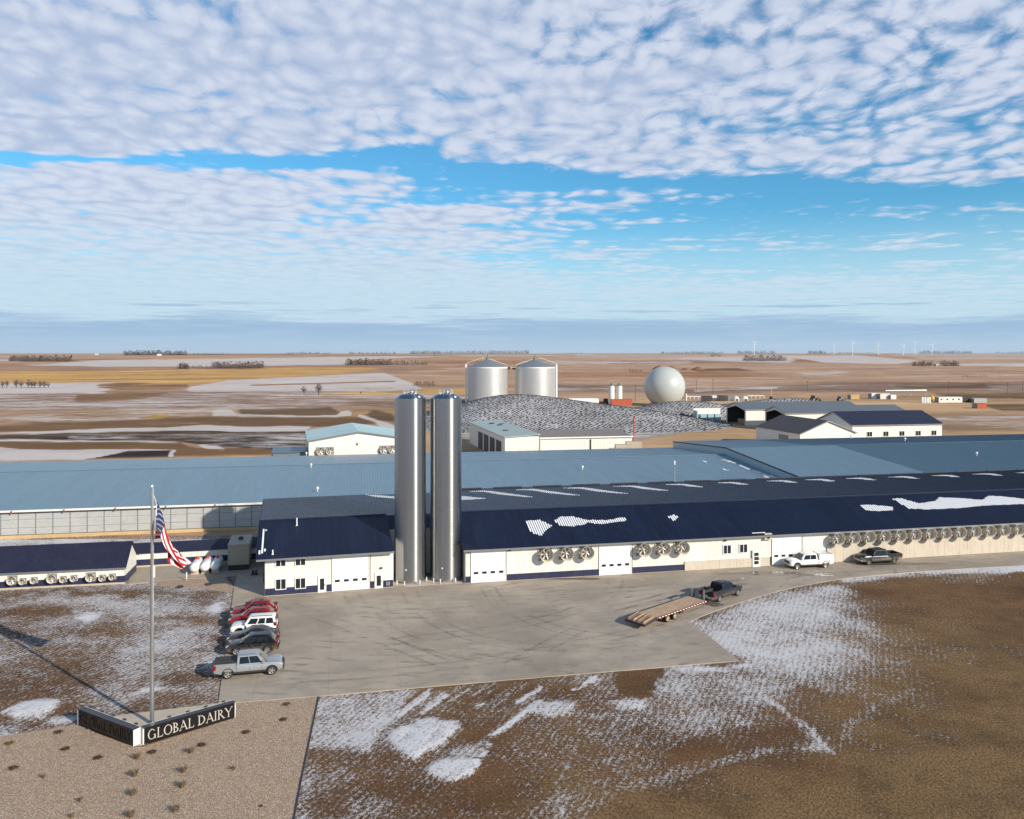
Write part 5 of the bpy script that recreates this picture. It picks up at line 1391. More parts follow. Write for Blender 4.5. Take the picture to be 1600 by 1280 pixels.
tr_h = math.atan2(2.45, 2.75)
bt = vehicle('pickup_truck', 'black open bed pickup hitched to the wooden flatbed trailer', 'pickup truck', (24.35, 95.35), tr_h, pickup_spec(P_slate, bump='galv'))
vehicle('pickup_truck', 'dark mud splashed pickup parked below the row of barn fans', 'pickup truck', (49.6, 111.25), R(193), pickup_spec(P_mud, rim='rim_dark', xr=-1.95, L=6.3, top=[(-3.15, .60), (-3.15, .84), (-1.02, .84), (-1.00, 1.12), (1.30, 1.17), (1.60, 1.22), (2.45, 1.20), (2.78, 1.12), (2.93, .98), (2.97, .80), (2.97, .58)], bed=dict(x0=-3.15, x1=-1.03, zf=.88, zr=1.32)))
ut = vehicle('utility_truck', 'white utility truck with enclosed tool body parked by the third overhead door', 'truck', (39.3, 108.95), R(190), pickup_spec(P_white, xr=-2.05, L=6.3, top=[(-3.15, .60), (-3.15, .84), (-1.02, .84), (-1.00, 1.12), (1.30, 1.17), (1.60, 1.22), (2.45, 1.20), (2.78, 1.12), (2.93, .98), (2.97, .80), (2.97, .58)], bed=dict(x0=-3.15, x1=-1.03, zf=.88, zr=1.2)))
for s_ in (-1, 1):
    y0, y1 = sorted((s_ * .52, s_ * 1.04))
    MB().box(-3.18, -1.10, y0, y1, 1.10, 1.80).build('tool_box', M['white_paint'], ut)
    MB().box(-3.18, -2.62, y0, y1, .62, 1.098).build('tool_box', M['white_paint'], ut)
    MB().box(-1.52, -1.10, y0, y1, .62, 1.098).build('tool_box', M['white_paint'], ut)
    for k_ in range(3):
        MB().box(-3.12 + k_ * .68, -2.50 + k_ * .68, *sorted((s_ * 1.041, s_ * 1.055)), 1.16, 1.74).build('tool_box_door', M['white_trim'], ut)
MB().box(-3.16, -1.12, -.52, .52, 1.74, 1.79).build('tool_body_roof', M['white_paint'], ut)
for yy in (-.8, -.3, .3, .8): MB().box(-3.0, -1.2, yy - .02, yy + .02, 1.86, 1.90).build('ladder_rack_bar', M['galv'], ut)
for xx in (-3.0, -1.3): MB().box(xx - .02, xx + .02, -.95, .95, 1.80, 1.86).build('ladder_rack_bar', M['galv'], ut)

# ------------------------------------------------------------------ flatbed trailer (x forward, origin below the rear near corner of the deck)
q0, q1 = G(1008.5, 971.8, .95), G(1103.8, 938.8, .95)
th_ = math.atan2(q1[1] - q0[1], q1[0] - q0[0]); TL = math.hypot(q1[0] - q0[0], q1[1] - q0[1]); TW = 2.6
tl = thing('flatbed_trailer', 'long flatbed trailer with worn wooden deck hitched behind the black pickup', 'trailer', (q0[0], q0[1], .08), th_)
dov = 2.0; zd = .86
for k_ in range(12):
    wd = TW - .20; a = .10 + wd * k_ / 12
    MB().box(dov, TL, a + .006, a + wd / 12 - .006, zd - .05, zd + random.uniform(-.004, .006)).build('deck_plank', M['wood'], tl)
for yy in (0, TW - .10):
    MB().box(dov - .1, TL, yy, yy + .10, zd - .18, zd + .012).build('side_rail', M['dark'], tl)
MB().box(TL, TL + .12, 0, TW, zd - .20, zd + .02).build('headboard_beam', M['dark'], tl)
for yy in (.75, TW - .85): MB().box(dov - .1, TL, yy, yy + .1, zd - .40, zd - .06).build('frame_beam', M['dark'], tl)
ntape = 34
for i in range(ntape):
    xa = dov + (TL - dov) * i / ntape
    MB().box(xa + .01, xa + (TL - dov) / ntape - .01, -.012, -.002, zd - .11, zd - .02).build('reflector', M['white_paint'] if i % 2 else M['red'], tl)
# dovetail and folded ramps
for k_ in range(8):
    a = .12 + (TW - .24) * k_ / 8
    MB().hexa([(.0, a, .55), (dov - .02, a, zd - .06), (dov - .02, a + .26, zd - .06), (.0, a + .26, .55), (.0, a, .60), (dov - .02, a, zd - .01), (dov - .02, a + .26, zd - .01), (.0, a + .26, .60)]).build('dovetail_plank', M['wood'], tl)
for yy in (0, TW - .1):
    MB().hexa([(-.05, yy, .38), (dov - .1, yy, zd - .18), (dov - .1, yy + .1, zd - .18), (-.05, yy + .1, .38), (-.05, yy, .58), (dov - .1, yy, zd + .012), (dov - .1, yy + .1, zd + .012), (-.05, yy + .1, .58)]).build('dovetail_rail', M['dark'], tl)
MB().box(-.15, -.04, 0, TW, .36, .58).build('tail_beam', M['dark'], tl)
for yy in (.25, 1.55):
    mb = MB()
    for j in range(2): mb.hexa([(.05, yy + j * .72, .66), (1.75, yy + j * .72, .94), (1.75, yy + j * .72 + .08, .94), (.05, yy + j * .72 + .08, .66), (.05, yy + j * .72, .78), (1.75, yy + j * .72, 1.06), (1.75, yy + j * .72 + .08, 1.06), (.05, yy + j * .72 + .08, .78)])
    for j in range(6):
        x_ = .15 + j * .28; mb.box(x_, x_ + .07, yy, yy + .8, .70 + x_ * .165, .76 + x_ * .165)
    mb.build('ramp', M['wood'], tl)
for yy in (.3, TW - .3): MB().box(-.19, -.152, yy - .1, yy + .1, .42, .52).build('tail_light', M['tail'], tl)
for xa in (3.75, 5.0):
    MB().tube((xa, .2, .40), (xa, TW - .2, .40), .06, .06, 8).build('axle', M['dark'], tl)
    for yy in (.10, .40, TW - .40, TW - .10): add_wheel(tl, xa, yy, .40, .22, 'rim_tan')
MB().box(5.9, 6.5, .06, .5, .42, .72).build('tool_box', M['dark'], tl)
# gooseneck over the pickup bed
mb = MB()
for yy in (.72, TW - .84):
    mb.hexa([(TL + .12, yy, zd - .15), (TL + .45, yy, zd + .55), (TL + .45, yy + .12, zd + .55), (TL + .12, yy + .12, zd - .15), (TL + .12, yy, zd + .10), (TL + .32, yy, zd + .80), (TL + .32, yy + .12, zd + .80), (TL + .12, yy + .12, zd + .10)])
    mb.box(TL + .33, TL + 2.3, yy, yy + .12, zd + .56, zd + .78)
mb.box(TL + 2.1, TL + 2.34, .72, TW - .72, zd + .55, zd + .79)
mb.tube((TL + 2.2, TW / 2, zd + .08), (TL + 2.2, TW / 2, zd + .85), .08, .08, 10)
mb.build('gooseneck', M['dark'], tl)
mb = MB()
for yy in (.5, TW - .5): mb.tube((TL + .25, yy, .05), (TL + .25, yy, 1.9), .055, .055, 8); mb.box(TL + .15, TL + .35, yy - .1, yy + .1, 0, .03)
mb.build('landing_jack', M['galv'], tl)

# ================================================================== FLAGPOLE, FLAG AND SIGNS
fx_, fy_ = G(237.5, 1131, .07)
ph = H - (759 - VH) / F * fy_
pole = thing('flagpole', 'tall silver flagpole standing between the two black signs', 'flagpole', (fx_, fy_, .07), 0)
mb = MB(); mb.lathe([(.165, 0), (.16, 3), (.14, 8), (.105, 14), (.085, ph - .2)], 20); mb.build('shaft', M['galv'], pole, True)
mb = MB(); mb.lathe([(.36, 0), (.34, .06), (.24, .12), (.17, .22)], 20); mb.build('base_collar', M['galv'], pole, True)
mb = MB(); mb.lathe([(.001, 0), (.09, .03), (.10, .12), (.06, .20), (.001, .22)], 14, 0, (0, 0, ph - .22)); mb.build('finial', M['white_paint'], pole, True)
mb = MB(); mb.tube((.13, -.02, .9), (.13, -.02, ph - .25), .012, .012, 5); mb.build('halyard', M['white_paint'], pole)
MB().box(.10, .22, -.05, .05, ph - 7.1, ph - 6.2).build('counterweight', M['white_paint'], pole)
mpp = fy_ / F
def fp(pts): return [((u - 237.5) * mpp, (VH - v) * mpp + H) for u, v in pts]
TOP = fp([(238.2, 771), (241, 786), (248, 807.5), (255, 827), (262.7, 845.5), (272, 859.5), (283, 872), (293.5, 882)])
BOT = fp([(241, 843.5), (247, 843.8), (256, 846.5), (259, 857), (266, 868), (272, 872.5), (278.5, 877.5), (292, 884)])
def cr_(pts, t_):
    n = len(pts) - 1; f = min(max(t_, 0), .99999) * n; i = int(f); f -= i
    g = lambda k_: np.array(pts[min(max(k_, 0), n)])
    a, b_, c_, d_ = g(i - 1), g(i), g(i + 1), g(i + 2)
    return .5 * ((2 * b_) + (c_ - a) * f + (2 * a - 5 * b_ + 4 * c_ - d_) * f * f + (3 * b_ - a - 3 * c_ + d_) * f ** 3)
def flagp(s_, t_):
    a, b_ = cr_(TOP, s_), cr_(BOT, s_); q = a + (b_ - a) * t_
    # hoist edge bows away from the pole between its two clips
    q = q + np.array([.28 * math.sin(math.pi * t_) * (1 - s_) ** 3, 0])
    sep = np.hypot(*(a - b_)); slack = math.sqrt(max(0., 1 - (min(sep, 3.5) / 3.6) ** 2))
    yd = slack * .85 * math.sin(2 * math.pi * (1.15 * t_ + .75 * s_)) + .10 * math.sin(9 * s_ + 5 * t_) * min(1, s_ * 4)
    q = q + np.array([.10 * slack * math.sin(2 * math.pi * (1.6 * t_ + 1.3 * s_) + 1), .05 * slack * math.sin(7 * t_ + 5 * s_)])
    return Vector((q[0], yd - .02, q[1]))
M['flag_red'] = mat('flag_red', (.42, .010, .016), .7, var=.06); M['flag_white'] = mat('flag_white', (.80, .79, .77), .7, var=.04); M['flag_blue'] = mat('flag_blue', (.016, .026, .11), .7, var=.06)
flag = thing('flag', 'red white and blue striped flag drooping from the flagpole', 'flag', (fx_, fy_, 0), 0)
NS, NTt = 60, 4
def cloth(name, s0, s1, t0, t1, m_, ns):
    mb = MB(); nt = NTt; vs = []
    for i in range(ns + 1):
        for j in range(nt + 1): vs.append(flagp(s0 + (s1 - s0) * i / ns, t0 + (t1 - t0) * j / nt))
    fs = [(i * (nt + 1) + j, (i + 1) * (nt + 1) + j, (i + 1) * (nt + 1) + j + 1, i * (nt + 1) + j + 1) for i in range(ns) for j in range(nt)]
    mb.add(vs, fs); o = mb.build(name, m_, flag, True, fix=False); return o
NTt = 2
for k_ in range(13):
    cloth('stripe', .40 if k_ < 7 else 0, 1, k_ / 13, (k_ + 1) / 13, M['flag_red'] if k_ % 2 == 0 else M['flag_white'], 60 if k_ >= 7 else 40)
NTt = 14
cloth('canton', 0, .40, 0, 7 / 13, M['flag_blue'], 24)
NTt = 4
mb = MB()
for rr_ in range(9):
    for cc_ in range(6 if rr_ % 2 == 0 else 5):
        s_ = (.4 / 12) * (1 + 2 * cc_ + (rr_ % 2)); t_ = (7 / 13 / 10) * (1 + rr_)
        c0 = flagp(s_, t_); ds = (flagp(s_ + .01, t_) - c0) / .01; dt = (flagp(s_, t_ + .01) - c0) / .01
        nrm = ds.cross(dt).normalized()
        for off in (-.012, .012):
            vs = []
            for i in range(10):
                rad = .021 if i % 2 == 0 else .009; a = math.pi * i / 5
                vs.append(c0 + ds * (rad * math.sin(a) * .66) - dt * (rad * math.cos(a)) + nrm * off)
            mb.add([c0 + nrm * off] + vs, [(0, 1 + i, 1 + (i + 1) % 10) for i in range(10)])
mb.build('stars', M['flag_white'], flag, fix=False)
mb = MB()
hp = [flagp(0, j / 12) for j in range(13)]
mb.path(hp, .022, 6); mb.build('hoist_rope', M['flag_white'], flag)

# lettering: strokes with heavy stems, thin joins and small serifs, in a unit box of height 1
def letter(ch):
    T, h = .10, .045; S_ = []
    def st(x0, z0, x1, z1, w_): S_.append(('l', x0, z0, x1, z1, w_))
    def arc(cx, cz, rx, rz, a0, a1, w0, w1): S_.append(('a', cx, cz, rx, rz, a0, a1, w0, w1))
    def sf(x, z): S_.append(('l', x - .10, z, x + .10, z, h))
    if ch == 'G': arc(.40, .5, .38, .5, 45, 318, .04, .11); st(.70, .03, .70, .40, T); sf(.68, .40); wd = .84
    elif ch == 'L': st(.16, 0, .16, 1, T); sf(.16, .97); sf(.14, .03); st(.16, .03, .58, .03, h); st(.57, .03, .60, .22, h); wd = .66
    elif ch == 'O': arc(.43, .5, .41, .5, 0, 360, .04, .11); wd = .86
    elif ch == 'B': st(.16, 0, .16, 1, T); sf(.12, .97); sf(.12, .03); arc(.20, .75, .30, .23, -90, 90, .04, .10); arc(.22, .27, .36, .25, -90, 90, .04, .105); st(.16, .97, .24, .97, h); st(.16, .52, .26, .52, h); st(.16, .03, .26, .03, h); wd = .66
    elif ch == 'A': st(.08, 0, .40, 1, h); st(.38, 1, .74, 0, T); st(.18, .34, .62, .34, h); sf(.08, .03); sf(.74, .03); wd = .84
    elif ch == 'D': st(.16, 0, .16, 1, T); sf(.12, .97); sf(.12, .03); arc(.26, .5, .50, .47, -90, 90, .04, .11); st(.16, .97, .30, .97, h); st(.16, .03, .30, .03, h); wd = .84
    elif ch == 'I': st(.14, 0, .14, 1, T); sf(.14, .97); sf(.14, .03); wd = .32
    elif ch == 'R': st(.16, 0, .16, 1, T); sf(.12, .97); sf(.14, .03); arc(.22, .75, .32, .23, -90, 90, .04, .10); st(.16, .97, .26, .97, h); st(.16, .52, .28, .52, h); st(.32, .52, .70, 0, T); sf(.72, .03); wd = .78
    elif ch == 'Y': st(.06, 1, .40, .45, T); st(.74, 1, .42, .45, h); st(.40, 0, .40, .48, T); sf(.06, .97); sf(.74, .97); sf(.40, .03); wd = .82
    return S_, wd
def letter_mesh(mb, ch, ox_, sc, depth):
    S_, wd = letter(ch)
    for q in S_:
        if q[0] == 'l':
            _, x0, z0, x1, z1, w_ = q; dx_, dz_ = x1 - x0, z1 - z0; l_ = math.hypot(dx_, dz_)
            nx, nz_ = -dz_ / l_ * w_ / 2, dx_ / l_ * w_ / 2
            p_ = [(x0 + nx, z0 + nz_), (x1 + nx, z1 + nz_), (x1 - nx, z1 - nz_), (x0 - nx, z0 - nz_)]
            mb.hexa([(ox_ + x * sc, 0, z * sc) for x, z in p_] + [(ox_ + x * sc, -depth, z * sc) for x, z in p_])
        else:
            _, cx_, cz_, rx, rz, a0, a1, w0, w1 = q; n = 14
            for i in range(n):
                pp_ = []
                for k_ in (i, i + 1):
                    a = R(a0 + (a1 - a0) * k_ / n); w_ = w0 + (w1 - w0) * abs(math.cos(a))
                    pp_.append(((cx_ + rx * math.cos(a), cz_ + (rz) * math.sin(a)), (cx_ + (rx - w_) * math.cos(a), cz_ + (rz - w_ * .8) * math.sin(a))))
                p_ = [pp_[0][0], pp_[1][0], pp_[1][1], pp_[0][1]]
                mb.hexa([(ox_ + x * sc, 0, z * sc) for x, z in p_] + [(ox_ + x * sc, -depth, z * sc) for x, z in p_])
    return wd * sc
M['sign_black'] = mat('sign_black', (.008, .008, .010), .22, var=.2, scale=2)
M['letter'] = mat('letter', (.80, .76, .68), .32, metal=.55, var=.06)
def sign(p0, p1, hgt, label, lm):
    a, b_ = Vector((*G(*p0), 0)), Vector((*G(*p1), 0)); L_ = (b_ - a).length; rz = math.atan2(b_.y - a.y, b_.x - a.x)
    s_ = thing('sign_wall', label, 'sign', (a.x, a.y, .05), rz)
    MB().box(.05, L_ - .05, .03, .50, 0, hgt - .05).build('core', M['sign_black'], s_)
    MB().box(.06, L_ - .06, 0, .028, .02, hgt - .04).build('face_panel', M['sign_black'], s_)
    MB().box(0, L_, -.01, .52, hgt - .048, hgt).build('cap', M['sign_black'], s_)
    MB().box(.0, .05, -.005, .51, 0, hgt - .05).build('end_panel', M['white_trim'], s_); MB().box(L_ - .05, L_, -.005, .51, 0, hgt - .05).build('end_panel', M['white_trim'], s_)
    MB().box(0, L_, .525, .56, 0, hgt + .004).build('back_panel', M['white_trim'], s_)
    txt = 'GLOBAL DAIRY'; sc = hgt * .60
    tot = sum((.30 if c_ == ' ' else letter(c_)[1]) * sc for c_ in txt); gap = (L_ - .55 - tot) / (len(txt) - 1); x = .30
    for c_ in txt:
        if c_ == ' ': x += .30 * sc + gap; continue
        mb = MB(); wd = letter_mesh(mb, c_, 0, sc, .04); mb.build('letter', lm, s_, loc=(x, -.002, hgt * .20)); x += wd + gap
    for k_ in range(5): MB().box(L_ * (k_ + .5) / 5 - .12, L_ * (k_ + .5) / 5 + .12, .57, .75, .95 * hgt, .95 * hgt + .12).build('flood_lamp', M['dark'], s_)
    return s_
sign((223.8, 1165.2), (367.9, 1122.6), 1.22, 'black sign wall lit by the sun reading GLOBAL DAIRY in pale letters', M['letter'])
M['letter_shaded'] = mat('letter_shaded', (.10, .095, .09), .18, metal=1.0, var=.3)  # same letter metal darkened: the shade on this sign put into its colour
sign((121.4, 1133.5), (208.8, 1167.5), 1.22, 'black sign wall on the shaded left side of the flagpole', M['letter_shaded'])

# ================================================================== PLANTS ON THE GRAVEL
M['dry_grass'] = mat('dry_grass', (.20, .145, .085), .9, var=.3, scale=8); M['low_shrub'] = mat('low_shrub', (.075, .038, .026), .9, var=.3, scale=6); M['low_green'] = mat('low_green', (.12, .085, .025), .9, var=.3, scale=6)
def tuft(name, label, u, v, hgt, rad, m_, nb, cat, seed, flat=False):
    rr_ = random.Random(seed); x, y = G(u, v); mb = MB()
    for i in range(nb):
        a = rr_.uniform(0, 6.283); r0 = rad * .30 * rr_.random(); ln_ = hgt * rr_.uniform(.5, 1.1); out = rad * rr_.uniform(.15, 1.1) * (1.0 if not flat else 1.2)
        bx_, by_ = r0 * math.cos(a), r0 * math.sin(a); tx, ty = out * math.cos(a), out * math.sin(a)
        w_ = rr_.uniform(.006, .013) * (2.6 if flat else 1); nx, ny = -math.sin(a) * w_, math.cos(a) * w_
        mx, my, mz = (bx_ + tx) / 2, (by_ + ty) / 2, ln_ * (.75 if not flat else .9)
        mb.add([(bx_ - nx, by_ - ny, 0), (bx_ + nx, by_ + ny, 0), (mx + nx, my + ny, mz), (mx - nx, my - ny, mz), (tx, ty, ln_ * (rr_.uniform(.55, 1.0) if not flat else .55))], [(0, 1, 2, 3), (3, 2, 4)])
    return tag(mb.build(name, m_, None, fix=False, loc=(x, y, .05)), label, cat)
gl = [(214.5, 1187), (210, 1214), (208, 1244), (204, 1278), (298, 1178), (287, 1208), (284, 1232), (274, 1270), (365, 1204), (125, 1254), (112, 1279), (68, 1217)]
names = ['nearest the sign corner in the left file of clumps', 'second from the sign in the left file of clumps', 'third from the sign in the left file of clumps', 'last at the picture edge in the left file of clumps',
         'nearest the lit sign in the right file of clumps', 'second from the lit sign in the right file of clumps', 'third from the lit sign in the right file of clumps', 'last in the right file of clumps',
         'alone at the right part of the gravel', 'faint one at lower left of the gravel', 'pale one at the bottom left edge of the gravel', 'small dark one at the far left of the gravel']
for i, (u, v) in enumerate(gl):
    tuft('ornamental_grass', 'dry ornamental grass tuft, ' + names[i], u, v, .50 if i < 8 else .34, .46 if i < 8 else .30, M['dry_grass'], 150 if i < 8 else 80, 'grass clump', 100 + i)['group'] = 'grass clumps on the gravel'
sl_ = [(14, 1163.5, 'yellowish low shrub at the left edge of the gravel', 'low_green'), (91, 1146, 'faint brown low shrub left of the shaded sign end', 'low_shrub'), (102, 1172, 'dark brown low shrub below the shaded sign', 'low_shrub'), (152.5, 1186, 'reddish low shrub below the shaded sign, nearer the corner', 'low_shrub'),
       (21, 1202, 'long brown low shrub at the lower left of the gravel', 'low_shrub'), (237.5, 1177, 'dark reddish low shrub just below the lit sign corner', 'low_shrub'), (314.5, 1166, 'dark low shrub below the middle of the lit sign', 'low_shrub'), (384.5, 1146, 'reddish low shrub right of the lit sign', 'low_shrub'),
       (443, 1126, 'brown low shrub near the upper right of the gravel', 'low_shrub'), (448, 1102, 'yellow green low shrub at the top right corner of the gravel', 'low_green'), (408, 1262, 'tiny dark shrub at the lower right of the gravel', 'low_shrub')]
for i, (u, v, lb, m_) in enumerate(sl_):
    tuft('low_shrub', lb, u, v, .13, .36 if i < 10 else .12, M[m_], 110, 'shrub', 200 + i, True)['group'] = 'low shrubs on the gravel'

# ================================================================== BUILDINGS AND TANKS BEHIND THE BARNS
def gable_shed(name, label, fr, L_, D_, ez, rz, wall, roof, open_left=False, wins=(), cat='shed', ridge_along='x', door_left=False, roofsnow=None, dz=0.):
    """ridge along x (long front wall faces the camera) or along y (gable faces the camera)"""
    b_ = thing(name, label, cat, (fr.o.x, fr.o.y, dz), fr.ang)
    if ridge_along == 'x':
        hd = D_ / 2; p_ = (rz - ez) / hd; sl = math.hypot(1, p_)
        mb = MB(); mb.ribbed((0, 0, 0), (1, 0, 0), (0, 0, 1), (0, -1, 0), L_, ez, .9, .03, .12); mb.box(0, L_, D_ - .1, D_, 0, ez); mb.build('long_wall', wall, b_, fix=False)
        gp = [(0, 0), (0, ez), (hd, rz - .05), (D_, ez), (D_, 0)]
        mb = MB(); mb.prism(gp, lambda a, c_: (L_ - .1, a, c_), lambda a, c_: (L_, a, c_)); mb.build('gable_wall', wall, b_)
        if open_left:
            mb = MB(); ins = .7; op = [(ins, 0), (ins, ez - .6), (hd, rz - 1.2), (D_ - ins, ez - .6), (D_ - ins, 0)]
            for i in range(4):
                a0, a1, c0, c1 = gp[i], gp[i + 1], op[i], op[i + 1]
                mb.hexa([(0, a0[0], a0[1]), (0, a1[0], a1[1]), (0, c1[0], c1[1]), (0, c0[0], c0[1]), (.2, a0[0], a0[1]), (.2, a1[0], a1[1]), (.2, c1[0], c1[1]), (.2, c0[0], c0[1])])
            mb.build('door_surround', wall, b_)
            MB().box(.3, L_ - .2, D_ - .25, D_ - .12, 0, ez - .1).build('inner_wall', M['dark'], b_)
            MB().box(.3, L_ - .2, .05, .12, 0, ez - .1).build('inner_wall', M['dark'], b_)
            for k_ in range(5): MB().box(3 + k_ * 4.2, 5.6 + k_ * 4.2, D_ * .30, D_ * .75, 0, 1.9 + .5 * (k_ % 2)).build('stored_bales', M['brown_roof'], b_)
        else:
            mb = MB(); mb.prism(gp, lambda a, c_: (0, a, c_), lambda a, c_: (.1, a, c_)); mb.build('gable_wall', wall, b_)
            if door_left:
                MB().box(-.06, -.01, hd - 2.2, hd + 2.2, 0.02, ez * .78).build('sliding_door', M['white_trim'], b_)
        for s_, nm in ((0, 'front_roof'), (1, 'back_roof')):
            mb = MB()
            if s_ == 0: mb.ribbed((-.4, -.4, ez - .4 * p_ + .05), (1, 0, 0), Vector((0, 1, p_)).normalized(), Vector((0, -p_, 1)).normalized(), L_ + .8, (hd + .4) * sl, .9, .04, .10)
            else: mb.ribbed((-.4, hd, rz + .05), (1, 0, 0), Vector((0, 1, -p_)).normalized(), Vector((0, p_, 1)).normalized(), L_ + .8, (hd + .4) * sl, .9, .04, .10)
            ro = mb.build(nm, roof, b_, fix=False)
        MB().box(-.42, L_ + .42, -.45, -.41, ez - .4 * p_ - .22, ez - .4 * p_ + .06).build('fascia', M['grey_metal'], b_)
        mb = MB(); mb.prism([(-.4, ez - .4 * p_ - .2), (-.4, ez - .4 * p_ + .12), (hd, rz + .14), (D_ + .4, ez - .4 * p_ + .12), (D_ + .4, ez - .4 * p_ - .2), (hd, rz - .22)], lambda a, c_: (-.47, a, c_), lambda a, c_: (-.41, a, c_)); mb.build('rake_trim', M['grey_metal'], b_)
        for xw in wins: window(b_, xw - .7, xw + .7, 1.0, 2.4, -.03)
    else:
        hl = L_ / 2; p_ = (rz - ez) / hl; sl = math.hypot(1, p_)
        gp = [(0, 0), (0, ez), (hl, rz - .05), (L_, ez), (L_, 0)]
        mb = MB(); mb.prism(gp, lambda a, c_: (a, 0, c_), lambda a, c_: (a, .1, c_)); mb.build('gable_wall', wall, b_)
        mb = MB(); mb.ribbed((0, 0, 0), (0, 1, 0), (0, 0, 1), (-1, 0, 0), D_, ez, .9, .03, .12); mb.build('side_wall', wall, b_, fix=False); MB().box(L_ - .1, L_, 0.1, D_, 0, ez).build('side_wall', wall, b_)
        mb = MB(); mb.ribbed((-.4, -.4, ez - .4 * p_ + .05), (0, 1, 0), Vector((1, 0, p_)).normalized(), Vector((-p_, 0, 1)).normalized(), D_ + .6, (hl + .4) * sl, .9, .04, .10); mb.build('left_roof', roof, b_, fix=False)
        mb = MB(); mb.ribbed((hl, -.4, rz + .05), (0, 1, 0), Vector((1, 0, -p_)).normalized(), Vector((p_, 0, 1)).normalized(), D_ + .6, (hl + .4) * sl, .9, .04, .10); mb.build('right_roof', roof, b_, fix=False)
        mb = MB(); mb.prism([(-.4, ez - .4 * p_ - .2), (-.4, ez - .4 * p_ + .12), (hl, rz + .14), (L_ + .4, ez - .4 * p_ + .12), (L_ + .4, ez - .4 * p_ - .2), (hl, rz - .22)], lambda a, c_: (a, -.47, c_), lambda a, c_: (a, -.41, c_)); mb.build('rake_trim', M['grey_metal'], b_)
        if door_left: MB().box(-.08, -.04, D_ * .25, D_ * .25 + 5, 0.02, ez * .8).build('sliding_door', M['grey_metal'], b_)
    return b_
def fr_at(u, y, slope): return Frame((u - 800) / F * y, y, slope)

# ventilated building with gable towards the yard
NF = fr_at(482.4, 200, .27)
nb_ = gable_shed('ventilation_shed', 'white gabled building with pale blue roof and round fans left of silos', NF, 24.2, 27, 7.1, 9.0, M['white_steel'], M['pale_roof'], ridge_along='y', cat='building')
for i, (u, v) in enumerate(((500.6, 705), (515.2, 704.6), (599, 702.4), (612.5, 702))):
    q = NF.hit(u, v); exhaust_fan(NF, q[0], -.03, q[1], .95, .55, ORD[i] + ' fan from the left on the gabled building with pale blue roof', 'fans on the gabled building', spin=.3 * i)
q = NF.hit(558, 694); MB().box(q[0] - .2, q[0] + .2, -.2, -.02, q[1] - .2, q[1] + .2).build('wall_light', M['dark'], nb_)
af = Frame(*(NF.world(-8.5, 3).xy), .27)
an = thing('lean_to', 'low shaded lean to left of the gabled building', 'building', af.o, af.ang)
MB().box(0, 8.3, 0, 12, 0, 3.9).build('wall', M['grey_metal'], an); MB().box(-.2, 8.32, -.2, 12.2, 3.91, 4.1).build('roof', M['teal_roof'], an)
for k_ in range(3):
    mb = MB(); mb.lathe([(.95, -.25), (1.05, -.7), (1.0, -.7), (.9, -.25), (.001, -.2)], 20, 0, (1.5 + 2.5 * k_, 0, 2.3), 'y'); mb.build('dark_fan', M['dark'], an)
# commodity shed with pale roof and long tan store
c0 = PT(789, 684, 214); CSF = Frame(c0.x, c0.y, .25)
cs = thing('commodity_shed', 'tan flat shed with pale green roof right of the silos', 'shed', CSF.o, CSF.ang)
mb = MB(); mb.ribbed((0, 0, 0), (1, 0, 0), (0, 0, 1), (0, -1, 0), 9.2, 6.6, .9, .03, .12); mb.build('front_wall', M['white_steel'], cs, fix=False)
mb = MB(); mb.ribbed((0, 0, 0), (0, 1, 0), (0, 0, 1), (-1, 0, 0), 48, 6.3, .9, .03, .12); MB().box(9.1, 9.2, .1, 48, 0, 6.9).build('far_side_wall', M['white_steel'], cs); MB().box(.1, 9.05, 47.9, 48, 0, 6.3).build('rear_wall', M['white_steel'], cs); mb.build('near_side_wall', M['white_steel'], cs, fix=False)
MB().hexa([(-.3, -.4, 6.45), (9.6, -.4, 6.95), (9.6, 48.3, 6.95), (-.3, 48.3, 6.45), (-.3, -.4, 6.65), (9.6, -.4, 7.15), (9.6, 48.3, 7.15), (-.3, 48.3, 6.65)]).build('roof', M['sage_roof'], cs)
for k_, (a, b2) in enumerate(((3, 14), (5, 30), (6.5, 33), (4, 36))): MB().box(a, a + 1.3, b2, b2 + 1.0, 6.85, 7.1 + .05 * k_).build('roof_hatch', M['dark'], cs)
for k_ in range(4): MB().box(-.12, -.04, 4 + k_ * 8, 10 + k_ * 8, 0, 5.0).build('bay_door', M['dark'], cs)
c0 = PT(845, 684, 221); TSF = Frame(c0.x, c0.y, .19)
ts = thing('long_store', 'long low tan store with brown roof in front of the tyre covered mound', 'shed', TSF.o, TSF.ang)
mb = MB(); mb.ribbed((0, 0, 0), (1, 0, 0), (0, 0, 1), (0, -1, 0), 25.6, 5.7, .9, .03, .12); mb.box(0, 25.6, 13.9, 14, 0, 6.2); mb.box(-.1, 0, 0, 14, 0, 5.8); mb.box(25.6, 25.7, 0, 14, 0, 5.8); mb.build('wall', M['white_steel'], ts, fix=False)
mb = MB(); mb.ribbed((-.4, -.5, 5.72), (1, 0, 0), Vector((0, 1, .045)).normalized(), Vector((0, -.045, 1)).normalized(), 26.4, 15, .9, .04, .10); mb.build('roof', M['brown_roof'], ts, fix=False)
MB().box(-.4, 26, -.56, -.505, 5.45, 5.78).build('fascia', M['white_trim'], ts)
xq = TSF.hit(921.5, 695)[0]; MB().box(xq, xq + .4, -.15, -.02, 0, 5.0).build('dark_door', M['dark'], ts)
